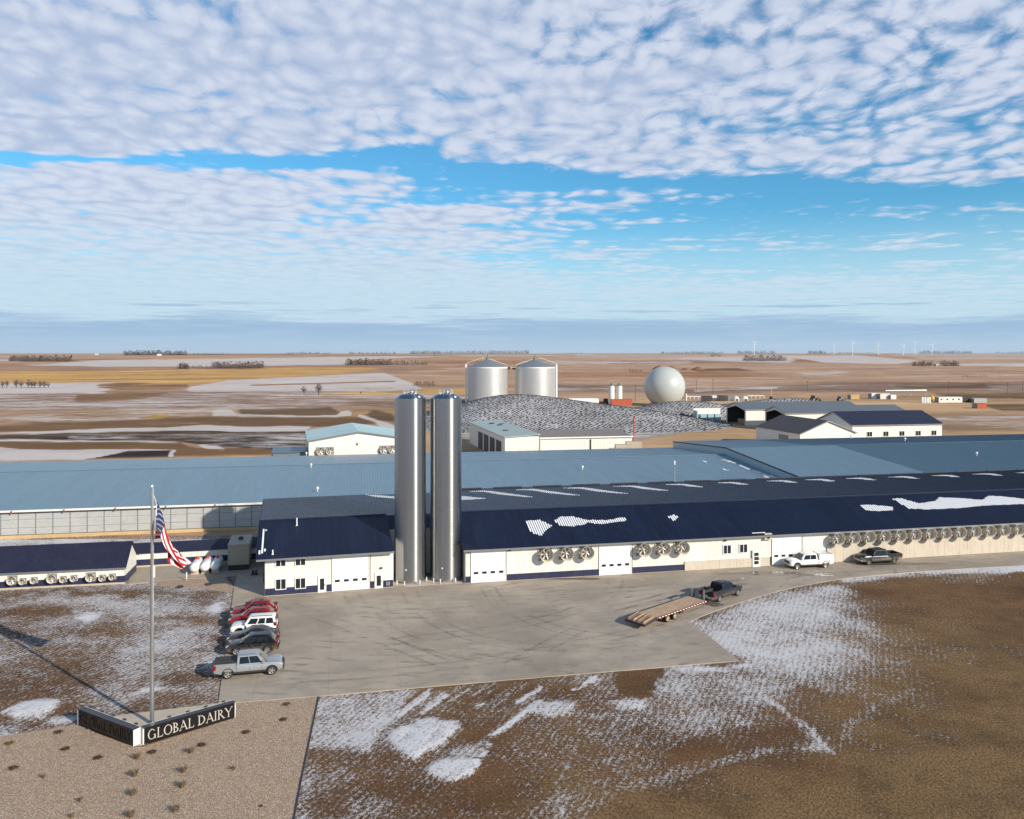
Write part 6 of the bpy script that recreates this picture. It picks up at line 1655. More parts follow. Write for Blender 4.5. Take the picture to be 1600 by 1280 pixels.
# exhaust pole and concrete blocks
p_ = PT(990.3, 690, 226); mb = MB(); mb.tube((0, 0, 0), (0, 0, 10.2), .22, .18, 8); mb.tube((0, 0, 10.2), (0, 0, 10.7), .26, .26, 8)
tag(mb.build('rusty_stack', M['rust_red'], None, loc=(p_.x, p_.y, 0)), 'thin rusty stack at the right end of the long tan store', 'pipe')
for i, (u, v, wq, dq, hq) in enumerate(((962, 697.5, 3.4, 2, 1.9), (974, 694.5, 4.4, 2.4, 2.8), (990, 690, 4.2, 2.4, 4.2))):
    p_ = PT(u, v, 214 + i * 2); mb = MB()
    for k_ in range(int(hq / .7)): mb.box(-wq / 2 + .06 * (k_ % 2), wq / 2 - .06 * (k_ % 2), -dq / 2, dq / 2, k_ * .7 + .01, k_ * .7 + .69)
    tag(mb.build('block_stack', M['conc'], None, loc=(p_.x, p_.y, max(0, p_.z - hq))), ('lowest', 'middle', 'tallest')[i] + ' of three tan concrete block steps beside the long tan store', 'blocks', 'concrete block steps')

# machine sheds at the right
M4 = fr_at(1331.6, 250, .19); xs4 = [M4.hit(u, 676)[0] for u in (1358.5, 1384, 1409, 1434.5, 1459)]
gable_shed('machine_shed', 'white shed with dark navy roof and five small windows at right', M4, 31, 20, 6.6, 10.0, M['white_steel'], M['navy_old'], wins=[], door_left=True)
m4 = [o for o in bpy.data.objects if o.name.startswith('machine_shed')][-1]
for xw in xs4: window(m4, xw - .85, xw + .85, 3.0, 4.4, -.04)
M3 = fr_at(1250, 235, .24)
gable_shed('gabled_shed', 'cream gabled shed with brown roof just left of the navy roofed shed', M3, 18.2, 24, 5.4, 8.9, M['white_steel'], M['shingle'], ridge_along='y', door_left=True)
M2 = fr_at(1227, 300, .195)
gable_shed('open_front_shed', 'long white shed with grey roof and open dark end, nearer of two', M2, 50, 15, 6.5, 8.6, M['white_steel'], M['grey_roof'], open_left=True)
M1 = fr_at(1165, 322, .195)
gable_shed('open_front_shed', 'long white shed with grey roof and open dark end, farther of two', M1, 50, 17, 6.4, 8.7, M['white_steel'], M['grey_roof'], open_left=True)
wl = fr_at(1089, 345, .15); bw = thing('bunker_wall', 'pale bunker wall with blue shaded bays left of the open sheds', 'wall', wl.o, wl.ang)
MB().box(0, 12, 4, 4.6, 0, 5.0).build('back_wall', M['white_steel'], bw); MB().box(0, .5, 0, 4, 0, 4.2).build('side_wall', M['pale_roof'], bw)
for k_ in range(3): MB().box(2.2 + 3.2 * k_, 4.8 + 3.2 * k_, 1.2, 3.9, 0, 2.6).build('bay_shade_box', M['pale_roof'], bw)  # pale blue boxes and side wall put the white wall's shade into colour

# steel digester tanks
for i, (u, lab) in enumerate(((762, 'left of two large round steel tanks with conical grey roofs'), (836, 'right of two large round steel tanks with conical grey roofs'))):
    Y = 466 + i * 4; cx_ = (u - 800) / F * Y; rad = 62.2 / F * Y / 2; top = H - (573.5 - VH) / F * (Y - rad)
    t_ = thing('digester_tank', lab, 'tank', (cx_, Y, 0), 0, 'round steel digester tanks')
    mb = MB(); mb.lathe([(rad, 0), (rad, top)], 72); mb.build('shell', mat('tank_steel', (.53, .535, .53), .42, metal=.55, var=.05, scale=.25, stretch=(1, 1, .08)), t_, True)
    mb = MB(); mb.lathe([(rad + .35, top - .05), (rad * .5, top + 2.2), (rad * .16, top + 3.7), (.001, top + 3.9)], 48); o = mb.build('cone_roof', mat('tank_roof', (.16, .185, .21), .5, var=.06, scale=.3), t_); smooth_by_angle(o, 20)
    mb = MB(); mb.lathe([(rad + .02, top - .9), (rad + .16, top - .8), (rad + .16, top - .1), (rad + .02, top)], 60); mb.build('wind_girder', M['white_trim'], t_, True)
    mb = MB(); mb.lathe([(1.0, top + 3.5), (1.0, top + 4.8), (.4, top + 5.2), (.4, top + 6.6), (.001, top + 6.7)], 12); mb.build('roof_hub', M['grey_metal'], t_)
    sx = -1 if i == 0 else 1
    mb = MB(); mb.box(*sorted((sx * (rad + .5), sx * (rad + 1.4))), -.6, .6, 0, top + 1.2); mb.build('ladder_tower', M['white_trim'], t_)
    mb = MB(); mb.path([(sx * (rad + .9), 0, top + 1.2), (sx * (rad + .9), 0, top + 1.8), (sx * rad * .40, 0, top + 4.6), (sx * 2.2, 0, top + 5.0), (sx * 2.2, 0, top + 4.5)], .11, 6); mb.build('stair_rail', M['white_trim'], t_)
    mb = MB(); mb.path([(-sx * 1.5, 0, top + 4.2), (-sx * rad * .97, 0, top + .9)], .11, 6); mb.build('roof_rail', M['white_trim'], t_)
    MB().box(*sorted((-sx * (rad + .05), -sx * (rad + 1.6))), -.8, .8, top - 1.6, top - .1).build('platform', M['dark'], t_)
p0 = Vector(((762 - 800) / F * 466 + 11.3, 466, 20.3)); mb = MB(); mb.box(0, 5.2, -.4, .4, 0, .18); mb.box(0, 5.2, -.45, -.40, .9, 1.0)
tag(mb.build('catwalk', M['white_trim'], None, loc=p0), 'short pale catwalk between the two round steel tanks', 'catwalk')

# gas sphere
Y = 445; rad = 63.5 / F * Y / 2; cx_ = (1038.5 - 800) / F * Y
sp_ = thing('gas_dome', 'big smooth grey green ball shaped gas holder', 'gas holder', (cx_, Y, 0), 0)
prof = [(.001 if k_ in (0, 24) else rad * math.sin(math.pi * k_ / 24), H - (604.5 - VH) / F * Y - rad * math.cos(math.pi * k_ / 24)) for k_ in range(25)]
mb = MB(); mb.lathe(prof, 64); mb.build('membrane', mat('membrane', (.43, .46, .44), .34, var=.03, scale=.2), sp_, True)
mb = MB(); mb.lathe([(rad * .74, -.1), (rad * .74, 1.5), (rad * .66, 1.5)], 40); mb.build('base_ring', M['conc'], sp_)
mb = MB(); mb.path([(rad * .55, -rad * .5, 0), (rad + .8, 0, 0), (rad + .8, 0, 6.5)], .3, 8); mb.build('air_pipe', M['white_trim'], sp_)

# twin feed bins
for i, u in enumerate((955.5, 967.6)):
    Y = 436; x = (u - 800) / F * Y; b_ = thing('feed_bin', ('left', 'right') + () and (('left', 'right')[i] + ' of two slim white feed bins behind the red container'), 'bin', (x, Y, 0), 0, 'slim feed bins')
    top = H - (603 - VH) / F * Y; r_ = 9.2 / F * Y / 2
    mb = MB(); mb.lathe([(r_, 1.5)] + [(r_ + (.05 if k_ % 2 else 0), 1.5 + (top - 1.5) * k_ / 18) for k_ in range(1, 19)], 24); mb.build('bin_shell', M['white_steel'], b_, True)
    mb = MB(); mb.lathe([(r_ + .1, top), (.3, top + 1.3), (.3, top + 1.6), (.001, top + 1.6)], 24); mb.build('bin_roof', M['grey_metal'], b_)
    mb = MB(); mb.lathe([(.4, .3), (r_, 1.5)], 24); mb.build('hopper', M['grey_metal'], b_)
    for k_ in range(4):
        a = math.pi / 4 + k_ * math.pi / 2; mb = MB(); mb.tube((r_ * math.cos(a), r_ * math.sin(a), 0), (r_ * math.cos(a), r_ * math.sin(a), 1.6), .12, .12, 6); mb.build('leg', M['grey_metal'], b_)

def container(name, label, u0, u1, v0, v1, Y, m_, cat, depth=2.6, slope=.1, group=None):
    a, b_ = PT(u0, v1, Y), PT(u1, v1, Y); z0 = 0.0; hgt = (v1 - v0) / F * Y; L_ = b_.x - a.x
    o = thing(name, label, cat, (a.x, Y, max(0., a.z)), math.atan(slope), group)
    mb = MB(); mb.ribbed((0, 0, 0), (1, 0, 0), (0, 0, 1), (0, -1, 0), L_, hgt, max(.35, L_ / 24), .05, .09); mb.box(0, L_, .002, depth, 0.0, hgt - .02); mb.build('box', m_, o, fix=False)
    MB().box(-.08, L_ + .08, -.10, depth + .08, hgt - .018, hgt + .08).build('roof', m_, o)
    MB().box(-.10, -.003, .2, depth - .2, .1, hgt - .2).build('end_door', M['grey_metal'], o)
    return o
container('shipping_container', 'orange red shipping container below the two slim white bins', 955.5, 988.5, 624.2, 634, 420, M['rust_red'], 'container')
container('white_trailer', 'long low white trailer body behind the tyre mound', 889, 929.5, 623, 630, 425, M['white_paint'], 'trailer')
Y = 428; x = (927 - 800) / F * Y
tk = thing('tank_trailer', 'small white cylindrical tank beside the long white trailer', 'tank', (x, Y, 0), 0)
mb = MB(); mb.lathe([(.001, -3), (1.2, -2.7), (1.5, -2.2), (1.5, 2.2), (1.2, 2.7), (.001, 3)], 20, 0, (0, 0, 3.4), 'x'); mb.build('barrel', M['white_paint'], tk, True)
MB().box(-2.5, 2.5, -1.0, 1.0, .9, 1.9).build('frame', M['dark'], tk)
for xx in (-1.8, 1.8):
    for s_ in (-1, 1): add_wheel(tk, xx, s_ * 1.0, .5, .35, 'rim_dark')

# small farm machines, simple but with their main parts
def tractor(label, u, v, m_, rz=0., sc=1.0, boom=False):
    x, y = G(u, v); t_ = thing('tractor', label, 'tractor', (x, y, tz(x, y)), rz); t_.scale = (sc,) * 3
    MB().hexa([(.2, -.45, 1.0), (2.6, -.38, 1.0), (2.6, .38, 1.0), (.2, .45, 1.0), (.2, -.45, 1.9), (2.5, -.36, 1.65), (2.5, .36, 1.65), (.2, .45, 1.9)]).build('bonnet', m_, t_)
    MB().hexa([(-1.5, -.8, 1.3), (.2, -.8, 1.3), (.2, .8, 1.3), (-1.5, .8, 1.3), (-1.4, -.7, 3.0), (-.1, -.7, 3.0), (-.1, .7, 3.0), (-1.4, .7, 3.0)]).build('cab', M['car_glass'], t_)
    MB().box(-1.5, 0, -.78, .78, 3.01, 3.15).build('cab_roof', m_, t_); MB().box(-1.6, 2.4, -.3, .3, .6, 1.0).build('chassis', M['dark'], t_)
    for s_ in (-1, 1): add_wheel(t_, -1.0, s_ * 1.05, .95, .55, 'rim_tan'); add_wheel(t_, 1.9, s_ * .9, .60, .40, 'rim_tan')
    if boom: mb = MB(); mb.tube((.2, 0, 2.6), (1.2, 0, 7.0), .28, .22, 6); mb.tube((1.2, 0, 7.0), (2.6, 0, 5.4), .2, .2, 6); mb.build('boom', M['yellow'], t_)
    else: mb = MB(); [mb.path([(1.2, s_ * .7, 1.3), (2.6, s_ * .7, 2.0), (3.5, s_ * .7, .6)], .12, 6) for s_ in (-1, 1)]; mb.box(3.3, 4.0, -1.0, 1.0, .2, .9); mb.build('front_loader', m_, t_)
    return t_
tractor('red tractor with loader beside the orange red container', 944, 634.5, M['red'], 2.6, 1.3)
tractor('dark loader tractor parked behind the farther grey roofed shed', 1272, 627, M['dark'], .3, 1.1)
tractor('grey loader tractor behind the ridge of the nearer grey roofed shed', 1313, 626.5, M['grey_metal'], .2, .9)
tractor('machine with upright yellow boom left of the open sheds', 1205, 627.5, M['grey_metal'], 1.2, 1.0, True)
tractor('red implement parked against the farther open shed', 1178, 664, M['red'], .25, 1.2)

# small vehicles in the far yard
vehicle('suv', 'small white car in the far yard left of the open sheds', 'car', G(1095, 656.5), R(8), suv_spec(P_white, rails=False), z=0)
vehicle('pickup_truck', 'small black truck in the far yard beside the tyre mound', 'pickup truck', G(1066, 652.5), R(170), pickup_spec(P_black), z=0)
vehicle('suv', 'small dark car just left of the white car in the far yard', 'car', G(1081, 654), R(150), suv_spec(P_char, rails=False), z=0)

# ------------------------------------------------------------------ silage mounds weighed down with old tyres
M['mound'] = None
m_ = bpy.data.materials.new('mound_cover'); m_.use_nodes = True
t = NT(m_.node_tree); b = t.n['Principled BSDF']; ps = t.pos()
n1 = t.noise(ps, 2.2, 4, .65); n2 = t.noise(ps, .07, 4, .6)
c = t.mix(t.rng(t.m('ADD', n1, t.m('MULTIPLY', t.m('SUBTRACT', n2, .5), .5)), .30, .66), (.19, .175, .165), (.50, .49, .50))
t.l.new(c, b.inputs['Base Color']); b.inputs['Roughness'].default_value = .8; M['mound'] = m_
def mound(label, lobes, x0, x1, y0, y1, ntyre, seed, snowy):
    def hgt(x, y):
        h = 0 * x
        for cx_, cy_, rx, ry, hh in lobes:
            q = ((x - cx_) / rx) ** 2 + ((y - cy_) / ry) ** 2
            h = h + hh * np.exp(-q * 1.15)
        return np.minimum(h, 40) * (1 - np.exp(-h * .6)) - .35
    xs = np.linspace(x0, x1, 90); ys = np.linspace(y0, y1, 80); YY, XX = np.meshgrid(ys, xs, indexing='ij')
    root = thing('silage_mound', label, 'mound')
    o = link('cover', grid_mesh('cover', XX, YY, hgt(XX, YY) + .0, {}, M['mound']), root)
    rg = np.random.default_rng(seed); n = 9; prof = [(.22, .05), (.26, .16), (.38, .18), (.40, .05)]
    sp = math.sqrt((x1 - x0) * (y1 - y0) / ntyre)
    gx_, gy_ = np.meshgrid(np.arange(x0, x1, sp), np.arange(y0, y1, sp * .92)); gx_[1::2] += sp / 2
    tx = (gx_ + rg.uniform(-.35, .35, gx_.shape)).ravel(); ty = (gy_ + rg.uniform(-.35, .35, gx_.shape)).ravel()
    th_ = hgt(tx, ty); ok = (th_ > 0) & (rg.random(tx.shape) < .93); tx, ty, th_ = tx[ok], ty[ok], th_[ok]
    sx_ = np.clip((hgt(tx + .4, ty) - th_) / .4, -.9, .9); sy_ = np.clip((hgt(tx, ty + .4) - th_) / .4, -.9, .9); sc = rg.uniform(.8, 1.2, tx.shape)
    vs, fs = [], []
    for q in range(len(tx)):
        b0 = len(vs)
        for r_, h_ in prof:
            for i in range(n):
                a = 6.28318 * i / n; dx_, dy_ = r_ * sc[q] * math.cos(a), r_ * sc[q] * math.sin(a)
                vs.append((tx[q] + dx_, ty[q] + dy_, th_[q] + h_ * sc[q] + sx_[q] * dx_ + sy_[q] * dy_ - .02))
        for k_ in range(3):
            for i in range(n): fs.append((b0 + k_ * n + i, b0 + k_ * n + (i + 1) % n, b0 + (k_ + 1) * n + (i + 1) % n, b0 + (k_ + 1) * n + i))
    mb = MB(); mb.v = vs; mb.f = fs; mb.mi = [0] * len(fs)
    tag(mb.build('tyres', M['rubber'], root, fix=False), 'dense rows of old black tyres lying on the cover', None, None, 'stuff')
    return hgt
mh = mound('huge silage mound under a tyre weighted cover in front of the steel tanks', [(4, 372, 36, 52, 8.6), (-14, 345, 22, 44, 2.6), (40, 345, 34, 40, 4.2), (62, 335, 26, 32, 1.8)], -42, 98, 286, 440, 6200, 3, .6)
mound('smaller tyre covered mound in front of the gas holder', [(78, 392, 28, 24, 4.9), (98, 388, 24, 20, 2.2)], 38, 134, 356, 428, 2100, 4, .3)
mound('low tyre covered mound behind the grey roofed open sheds', [(134, 430, 34, 22, 3.6), (158, 430, 28, 20, 2.6)], 94, 200, 396, 464, 2300, 5, .3)

# ------------------------------------------------------------------ huts, boxes and trailers along the far yard
def hut(name, label, u0, u1, v0, v1, m_, cat, group=None, gable=True, depth=4):
    Y = H * F / (v1 - VH); return container(name, label, u0, u1, v0, v1, Y, m_, cat, depth, .12, group)
hut('small_hut', 'dark hut with pale end at the left of the far hut row', 1099, 1112, 619, 627.5, M['dark'], 'hut')
hut('small_hut', 'pale box between the two dark huts of the far row', 1113, 1121, 618.5, 626, M['white_paint'], 'hut')
hut('small_hut', 'second dark hut of the far row, right of the pale box', 1124, 1134, 618.5, 627, M['dark'], 'hut')
hut('small_hut', 'grey hut right of the second dark hut in the far row', 1137.5, 1144, 618.5, 626.5, M['grey_metal'], 'hut')
for i, u in enumerate((1150, 1164)):
    x, y = G(u, 626.5); d_ = thing('calf_dome', ('left', 'right')[i] + ' of two white rounded huts at the end of the far hut row', 'hut', (x, y, 0), .2, 'white rounded huts')
    mb = MB(); mb.lathe([(1.9 * (1 if i == 0 else .85), 0), (1.85, 1.3), (1.45, 2.2), (.7, 2.75), (.001, 2.9)], 18); mb.build('dome', M['white_paint'], d_, True)
    MB().box(-.6, .6, -2.0, -1.6, 0, 1.4).build('doorway', M['dark'], d_)
for i, (u0, u1, v) in enumerate(((1072, 1098, 622), (1168, 1194, 620.5))):
    a, b_ = G(u0, v + 2), G(u1, v + 2); mb = MB(); mb.tube((a[0], a[1], 1.6), (b_[0], b_[1], 1.6), .28, .28, 8)
    for k_ in range(5):
        f = k_ / 4; mb.box(a[0] + (b_[0] - a[0]) * f - .15, a[0] + (b_[0] - a[0]) * f + .15, a[1] + (b_[1] - a[1]) * f - .15, a[1] + (b_[1] - a[1]) * f + .15, 0, 1.35)
    tag(mb.build('white_pipe', M['white_paint']), ('long white pipe running right from the gas holder', 'long white pipe right of the white rounded huts')[i], 'pipe')
hut('tan_hut', 'small tan and dark hut behind the open sheds at right', 1329.5, 1343.5, 617, 624, M['curb'], 'hut')
hut('site_cabin', 'leftmost white cabin near the irrigation span', 1362, 1374, 614.8, 623.3, M['white_paint'], 'cabin')
hut('site_cabin', 'middle white cabin near the irrigation span', 1375.5, 1391, 615.5, 623.8, M['white_steel'], 'cabin')
hut('site_cabin', 'rightmost small white cabin near the irrigation span', 1392, 1401, 617.3, 624, M['white_paint'], 'cabin')
hut('mobile_home', 'long cream mobile home with small windows at far right', 1467, 1506.5, 620.8, 629.3, M['white_steel'], 'mobile home')
mh_ = [o for o in bpy.data.objects if o.name.startswith('mobile_home')][0]
for k_ in range(4): MB().box(1.2 + k_ * 3.6, 2.1 + k_ * 3.6, -.09, -.055, 1.5, 2.2).build('window', M['glass'], mh_)
hut('grey_trailer', 'grey weathered trailer right of the cream mobile home', 1522, 1543.5, 623, 629.5, M['panel'], 'trailer')
hut('dark_shed', 'dark low shed between mobile home and grey trailer', 1508, 1520, 622, 629, M['dark'], 'shed')
hut('shipping_container', 'dark red container standing alone in the far right yard', 1527, 1543, 631, 638.5, M['rust_red'], 'container')
for i, u in enumerate((1441, 1445, 1449, 1452.5)):
    x, y = G(u, 630); mb = MB(); mb.lathe([(.6, 0), (.6, 3.0), (.45, 3.4), (.001, 3.5)], 12)
    tag(mb.build('white_drum', M['white_paint'], None, True, loc=(x, y, 0)), ORD[i] + ' from the left of the upright white drums beside the mobile home', 'drum', 'upright white drums')
x, y = G(1456, 627); mb = MB(); mb.lathe([(.001, 0), (1.6, .3), (1.9, 1.6), (1.2, 3.0), (.3, 3.4), (.001, 3.5)], 14)
tag(mb.build('yellow_tank', M['yellow'], None, True, loc=(x, y, 0)), 'round yellow tank left of the cream mobile home', 'tank')
# irrigation span
a = far_ground(1384, 621.5); b_ = far_ground(1448, 621.5); iv = thing('irrigation_span', 'long raised irrigation pipe on lattice legs at far right', 'irrigation', (0, 0, 0))
A_, B_ = Vector((a[0], a[1], 4.5)), Vector((b_[0], b_[1], 4.5)); mb = MB(); mb.tube(A_, B_, .22, .22, 8); mb.build('pipe', M['galv'], iv)
mb = MB()
for k_ in range(12):
    f0, f1 = k_ / 12, (k_ + 1) / 12; P0_, P1_ = A_.lerp(B_, f0), A_.lerp(B_, f1); mid = (P0_ + P1_) / 2 - Vector((0, 0, .9)); mb.tube(P0_, mid, .06, .06, 5); mb.tube(mid, P1_, .06, .06, 5)
mb.build('truss', M['galv'], iv)
for f in (0, .33, .62, 1):
    P0_ = A_.lerp(B_, f); mb = MB()
    for s_ in (-1.4, 1.4): mb.tube(P0_, (P0_.x + s_, P0_.y, 0), .12, .12, 6)
    mb.tube((P0_.x - .8, P0_.y, 2), (P0_.x + .8, P0_.y, 2), .08, .08, 5); mb.build('leg', M['galv'], iv)
# utility poles
for i, (u, v, ht) in enumerate(((992.5, 628, 10), (1088, 612, 9), (1114, 618, 11), (1262, 612, 8), (1482, 612, 8), (1574, 616, 8), (1598, 612, 8))):
    x, y, z_ = far_ground(u, v); p_ = thing('utility_pole', ORD[i] + ' thin wooden utility pole from the left in the far yard and fields', 'pole', (x, y, z_), 0, 'thin utility poles')
    MB().tube((0, 0, -.5), (0, 0, ht), .16, .11, 6).build('post', M['trunk'], p_); MB().box(-1.1, 1.1, -.06, .06, ht - .8, ht - .6).build('crossarm', M['trunk'], p_)
# dirt heaps in the field
for i, (u, v, rad, hh) in enumerate(((1030, 577.5, 13, 7), (1049, 577.5, 14, 6), (1072, 578.5, 10, 3.5), (1091, 578, 12, 5))):
    x, y, z_ = far_ground(u, v); mb = MB(); rr_ = random.Random(i); mb.lathe([(rad, -1), (rad * .75, hh * .3), (rad * .4, hh * .8), (.1, hh)], 14)
    mb.v = [(q[0] * rr_.uniform(.85, 1.15), q[1], q[2] * rr_.uniform(.9, 1.1)) for q in mb.v]
    tag(mb.build('dirt_heap', mat('heap', (.24, .115, .06), .9, var=.2, scale=.2), None, True, loc=(x, y, z_)), ORD[i] + ' from the left of the brown dirt heaps beyond the gas holder', 'dirt heap', 'brown dirt heaps')

# ================================================================== TREES
def branch(mb, p_, d_, ln_, r_, lvl, rr_, leaf):
    q = p_ + d_ * ln_; mb.tube(p_, q, r_, r_ * .62, 5 if lvl < 2 else 3, 0, False)
    if lvl >= leaf: return
    for k_ in range(rr_.choice((3, 3, 4)) if lvl else 5):
        ax = Vector((rr_.uniform(-1, 1), rr_.uniform(-1, 1), rr_.uniform(-.2, .6))).normalized()
        nd = (d_ * rr_.uniform(.5, .9) + ax * rr_.uniform(.5, .9)).normalized()
        if nd.z < -.1: nd.z = .1
        branch(mb, p_.lerp(q, rr_.uniform(.55, 1.0)), nd, ln_ * rr_.uniform(.55, .8), r_ * .6, lvl + 1, rr_, leaf)
def bare_tree(label, x, y, z_, ht, seed, group=None, leaf=4, thick=1.0):
    rr_ = random.Random(seed); t_ = thing('bare_tree', label, 'tree', (x, y, z_), rr_.uniform(0, 6), group)
    mb = MB(); mb.tube((0, 0, -.3), (0, 0, ht * .34), ht * .022 * thick, ht * .014 * thick, 7); mb.build('trunk', M['trunk'], t_)
    mb = MB()
    for q in range(4):
        branch(mb, Vector((0, 0, ht * (.16 + .05 * q))), Vector((rr_.uniform(-.6, .6), rr_.uniform(-.6, .6), 1)).normalized(), ht * .26, ht * .010 * thick, 0, rr_, leaf - 1)
    for q in range(150):       # fine twig sprays
        a, e = rr_.uniform(0, 6.283), rr_.random(); rad = ht * .36 * math.sqrt(rr_.random()) * (math.sin(math.pi * (.12 + .8 * e)) + .08)
        c0 = Vector((rad * math.cos(a), rad * math.sin(a), ht * (.28 + .70 * e))); d1 = Vector((rr_.uniform(-1, 1), rr_.uniform(-1, 1), rr_.uniform(0, 1.4))).normalized() * ht * rr_.uniform(.05, .11); d2 = d1.orthogonal().normalized() * ht * .018
        mb.add([c0 - d1 - d2, c0 - d1 + d2, c0 + d1], [(0, 1, 2)])
    mb.build('crown', M['twig'], t_, fix=False)
    return t_
for i, (u, v, hpx) in enumerate(((4, 606, 10), (10.5, 606.5, 12), (25.5, 606.5, 13), (33.5, 606.5, 11), (44.5, 606.5, 13), (49.5, 606.5, 10), (54, 606.5, 11), (62.5, 606.5, 11), (69.5, 606.5, 11), (75.5, 606.5, 9))):
    x, y, z_ = far_ground(u, v); bare_tree(ORD[i] + ' from the left of the bare trees lined up in the snowy field', x, y, z_, hpx / F * y, 50 + i, 'bare trees in the snowy field', 4, 2.2)
for i, (u, v, hpx, lb) in enumerate(((475, 617, 13, 'small dense bare tree left of the wide bare tree in the field'), (498, 617.5, 18, 'wide leaning bare tree standing alone in the field left of silos'), (564, 617, 5, 'small shrub like bare tree near the left silo top'))):
    x, y, z_ = far_ground(u, v); bare_tree(lb, x, y, z_, hpx / F * y, 80 + i, None, 4, 2.0)
# woods on the skyline and shelter belts: too dense to count
def grove(label, u0, u1, v, hpx, n, seed, ever=.0, dens=34, spread=30):
    rr_ = random.Random(seed); mb = MB(); n = int(n * 1.5); ends = [far_ground(u0 + (u1 - u0) * q / 4, v)[1] for q in range(5)]
    for k_ in range(n):
        f = (k_ + rr_.random()) / n; u = u0 + (u1 - u0) * f; q = min(3, int(f * 4)); y = ends[q] + (ends[q + 1] - ends[q]) * (f * 4 - q) + rr_.uniform(0, spread); x = (u - 800) / F * y; z_ = tz(x, y)
        ht = hpx / F * y * rr_.uniform(.55, 1.1); ev = rr_.random() < ever; wd = ht * rr_.uniform(.30, .48); mi = 1 if ev else 0
        mb.tube((x, y, z_ - .5), (x, y, z_ + ht * .5), ht * .035, ht * .02, 4, 0, False)
        for j in range(dens):
            a, e = rr_.uniform(0, 6.283), rr_.random(); rad = wd * math.sqrt(rr_.random()) * (1.0 - .65 * e if ev else math.sin(math.pi * (.15 + .8 * e)) + .1)
            c0 = Vector((x + rad * math.cos(a), y + rad * math.sin(a), z_ + ht * (.06 + .90 * e))); s_ = ht * rr_.uniform(.09, .19)
            d1 = Vector((rr_.uniform(-1, 1), rr_.uniform(-1, 1), rr_.uniform(-.4, 1))).normalized() * s_; d2 = Vector((rr_.uniform(-1, 1), rr_.uniform(-1, 1), rr_.uniform(-1, 1))).normalized() * s_ * (1.0 if ev else .62)
            mb.add([c0 - d1, c0 + d2, c0 + d1], [(0, 1, 2)], mi)
    return tag(mb.build('distant_grove', [M['twig'], M['evergreen']], None, fix=False), label, None, None, 'stuff')
for k_, a in enumerate((('grey bare wood at the left skyline', 14, 112, 564.5, 9, 60, .05), ('dark grove on the skyline left of centre', 193, 293, 555.5, 8, 60, .25), ('shelter belt in the golden field', 332, 412, 576.5, 11, 46, .0), ('dark round thicket left of the golden field belt', 279, 294, 577, 10, 12, .5),
                        ('thin scrub between thicket and shelter belt', 294, 332, 577, 6, 14, .0), ('shelter belt left of the silos', 542, 612, 571, 10, 46, .05), ('scattered trees right of the shelter belt', 612, 668, 570.5, 7, 20, .1), ('row of small trees on the left skyline', 300, 360, 555, 3.5, 16, .5),
                        ('row of small trees on the middle skyline', 445, 515, 554, 4, 22, .5), ('row of small trees on the skyline near centre', 545, 620, 553.6, 4, 22, .5), ('long dark wood on the skyline behind the tanks', 640, 826, 553.2, 5.5, 80, .3), ('hedge sloping beside the snowy field', 646, 680, 604, 7, 16, 0),
                        ('dark wood on the skyline right of the tanks', 1032, 1130, 553.2, 4, 44, .4), ('wood below the leftmost wind turbine', 1152, 1212, 553, 5, 30, .3), ('grey bare copse at right of the gas holder', 1160, 1228, 564.5, 9, 34, .0), ('pale bare bushes left of the copse', 1108, 1128, 557.5, 5, 8, .0),
                        ('dark trees on the right skyline below turbines', 1262, 1290, 553, 5, 14, .4), ('long wood on the right skyline', 1436, 1518, 552.5, 4.5, 40, .4), ('low trees at the far right skyline', 1555, 1700, 552.5, 4, 40, .4), ('bare grove in the right fields', 1426, 1456, 572.5, 8, 18, .1), ('bare grove with pale house in the right fields', 1470, 1498, 572.5, 9, 18, .1),
                        ('low hedge on the skyline right', 1290, 1365, 553, 2.8, 24, .3), ('few bushes in the middle fields', 982, 1002, 582, 5, 8, 0), ('dark bushes in the far right field', 1500, 1545, 590.5, 3.5, 10, .2), ('low wood at the skyline, far left', -300, 0, 556, 5, 60, .2), ('faint skyline trees left of the leftmost turbine', 880, 910, 553, 2.5, 10, .3))):
    grove(*a[:5], a[5], 300 + k_, a[6])
hut2 = container('farmhouse', 'tiny white farmhouse among the bare grove in the right fields', 1457, 1470, 568.5, 571.5, H * F / 20.5, M['white_paint'], 'house', 10)
x, y, z_ = far_ground(1463, 572); hut2.location = (x, y, z_)
for i, (u, v) in enumerate(((151, 554.5), (249, 555.8))):
    x, y, z_ = far_ground(u, v); b_ = thing('farmhouse', ('tiny white building on the left skyline', 'tiny white building below the dark skyline grove')[i], 'house', (x, y, z_), .1)
    MB().box(-12, 12, -6, 6, -2, 6).build('wall', M['white_paint'], b_); MB().prism([(-7, 6), (0, 10), (7, 6)], lambda a, c_: (-13, a, c_), lambda a, c_: (13, a, c_)).build('roof', M['white_steel'], b_)

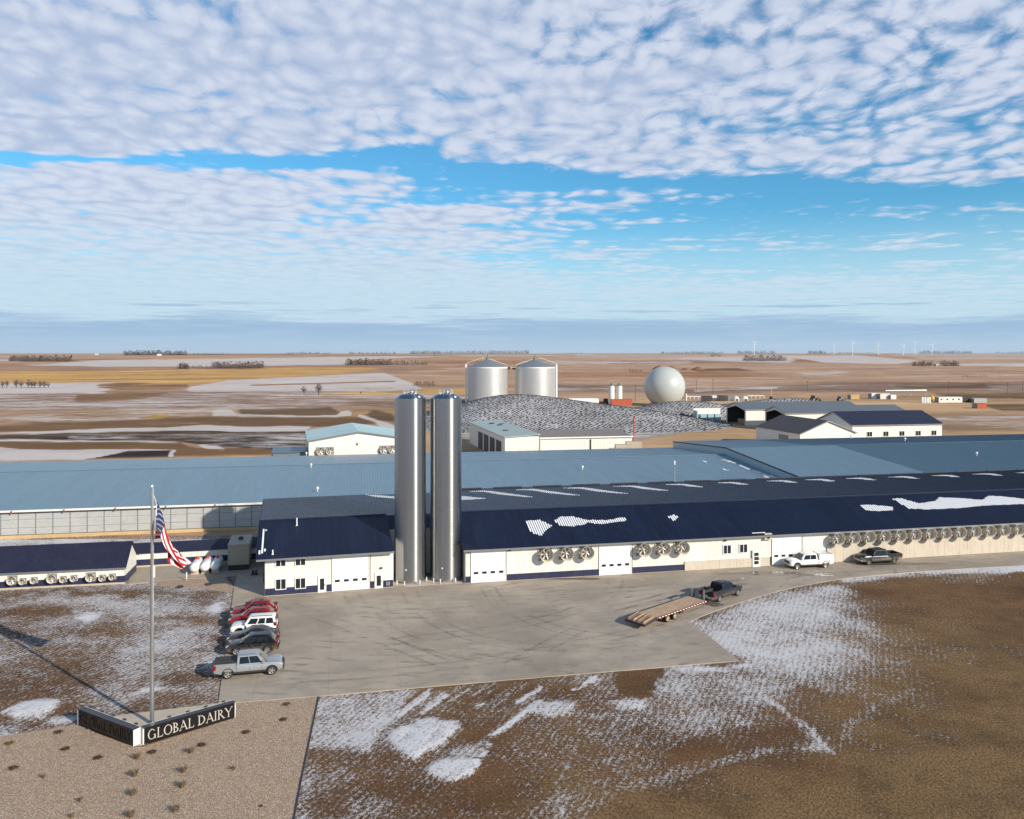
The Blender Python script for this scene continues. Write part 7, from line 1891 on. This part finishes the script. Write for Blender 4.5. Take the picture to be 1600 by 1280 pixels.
# ================================================================== WIND TURBINES
for i, (u, vt, ph_) in enumerate(((1178.5, 535.5, .4), (1303, 540.5, 1.3), (1332, 536, .1), (1372.5, 539.5, 1.57), (1411.5, 540.5, .8), (1429.5, 535, .2), (1456, 539.5, 1.0))):
    Y = 6300 + (i * 977) % 1700; x = (u - 800) / F * Y; z0 = tz(x, Y); hub = H + (VH - vt) / F * Y
    w_ = thing('wind_turbine', ORD[i] + ' from the left of the white wind turbines on the right skyline', 'wind turbine', (x, Y, z0), 0, 'wind turbines on the skyline')
    mb = MB(); mb.tube((0, 0, -2), (0, 0, hub - z0), 2.7, 1.6, 10); mb.build('tower', M['white_paint'], w_)
    MB().box(-2.4, 2.4, -5, 6, hub - z0 - 2, hub - z0 + 2.4).build('nacelle', M['white_paint'], w_)
    for k_ in range(3):
        a = ph_ + k_ * 2.0944; L_ = 30 if i != 3 else 34; dx_, dz_ = math.cos(a), math.sin(a); mb = MB(); hz_ = hub - z0
        mb.hexa([(-dz_ * 1.5, -6.4, hz_ + dx_ * 1.5), (dz_ * 1.5, -6.4, hz_ - dx_ * 1.5), (dx_ * L_ + dz_ * .6, -6.4, hz_ + dz_ * L_ - dx_ * .6), (dx_ * L_ - dz_ * .6, -6.4, hz_ + dz_ * L_ + dx_ * .6),
                 (-dz_ * 1.5, -5.6, hz_ + dx_ * 1.5), (dz_ * 1.5, -5.6, hz_ - dx_ * 1.5), (dx_ * L_ + dz_ * .6, -5.9, hz_ + dz_ * L_ - dx_ * .6), (dx_ * L_ - dz_ * .6, -5.9, hz_ + dz_ * L_ + dx_ * .6)])
        mb.build('blade', M['white_paint'], w_)

# ================================================================== HAZE
m_ = bpy.data.materials.new('haze'); m_.use_nodes = True
nt_ = m_.node_tree; nt_.nodes.clear(); ho = nt_.nodes.new('ShaderNodeOutputMaterial'); hv = nt_.nodes.new('ShaderNodeVolumePrincipled')
hv.inputs['Color'].default_value = (.80, .88, .97, 1); hv.inputs['Density'].default_value = HAZE; hv.inputs['Anisotropy'].default_value = .1
nt_.links.new(hv.outputs[0], ho.inputs['Volume'])
if HAZE > 0:
    mb = MB(); mb.box(-125000, 125000, -3100, 30500, -25, 140); tag(mb.build('haze', m_), 'thin pale winter haze over the plain', None, None, 'stuff')
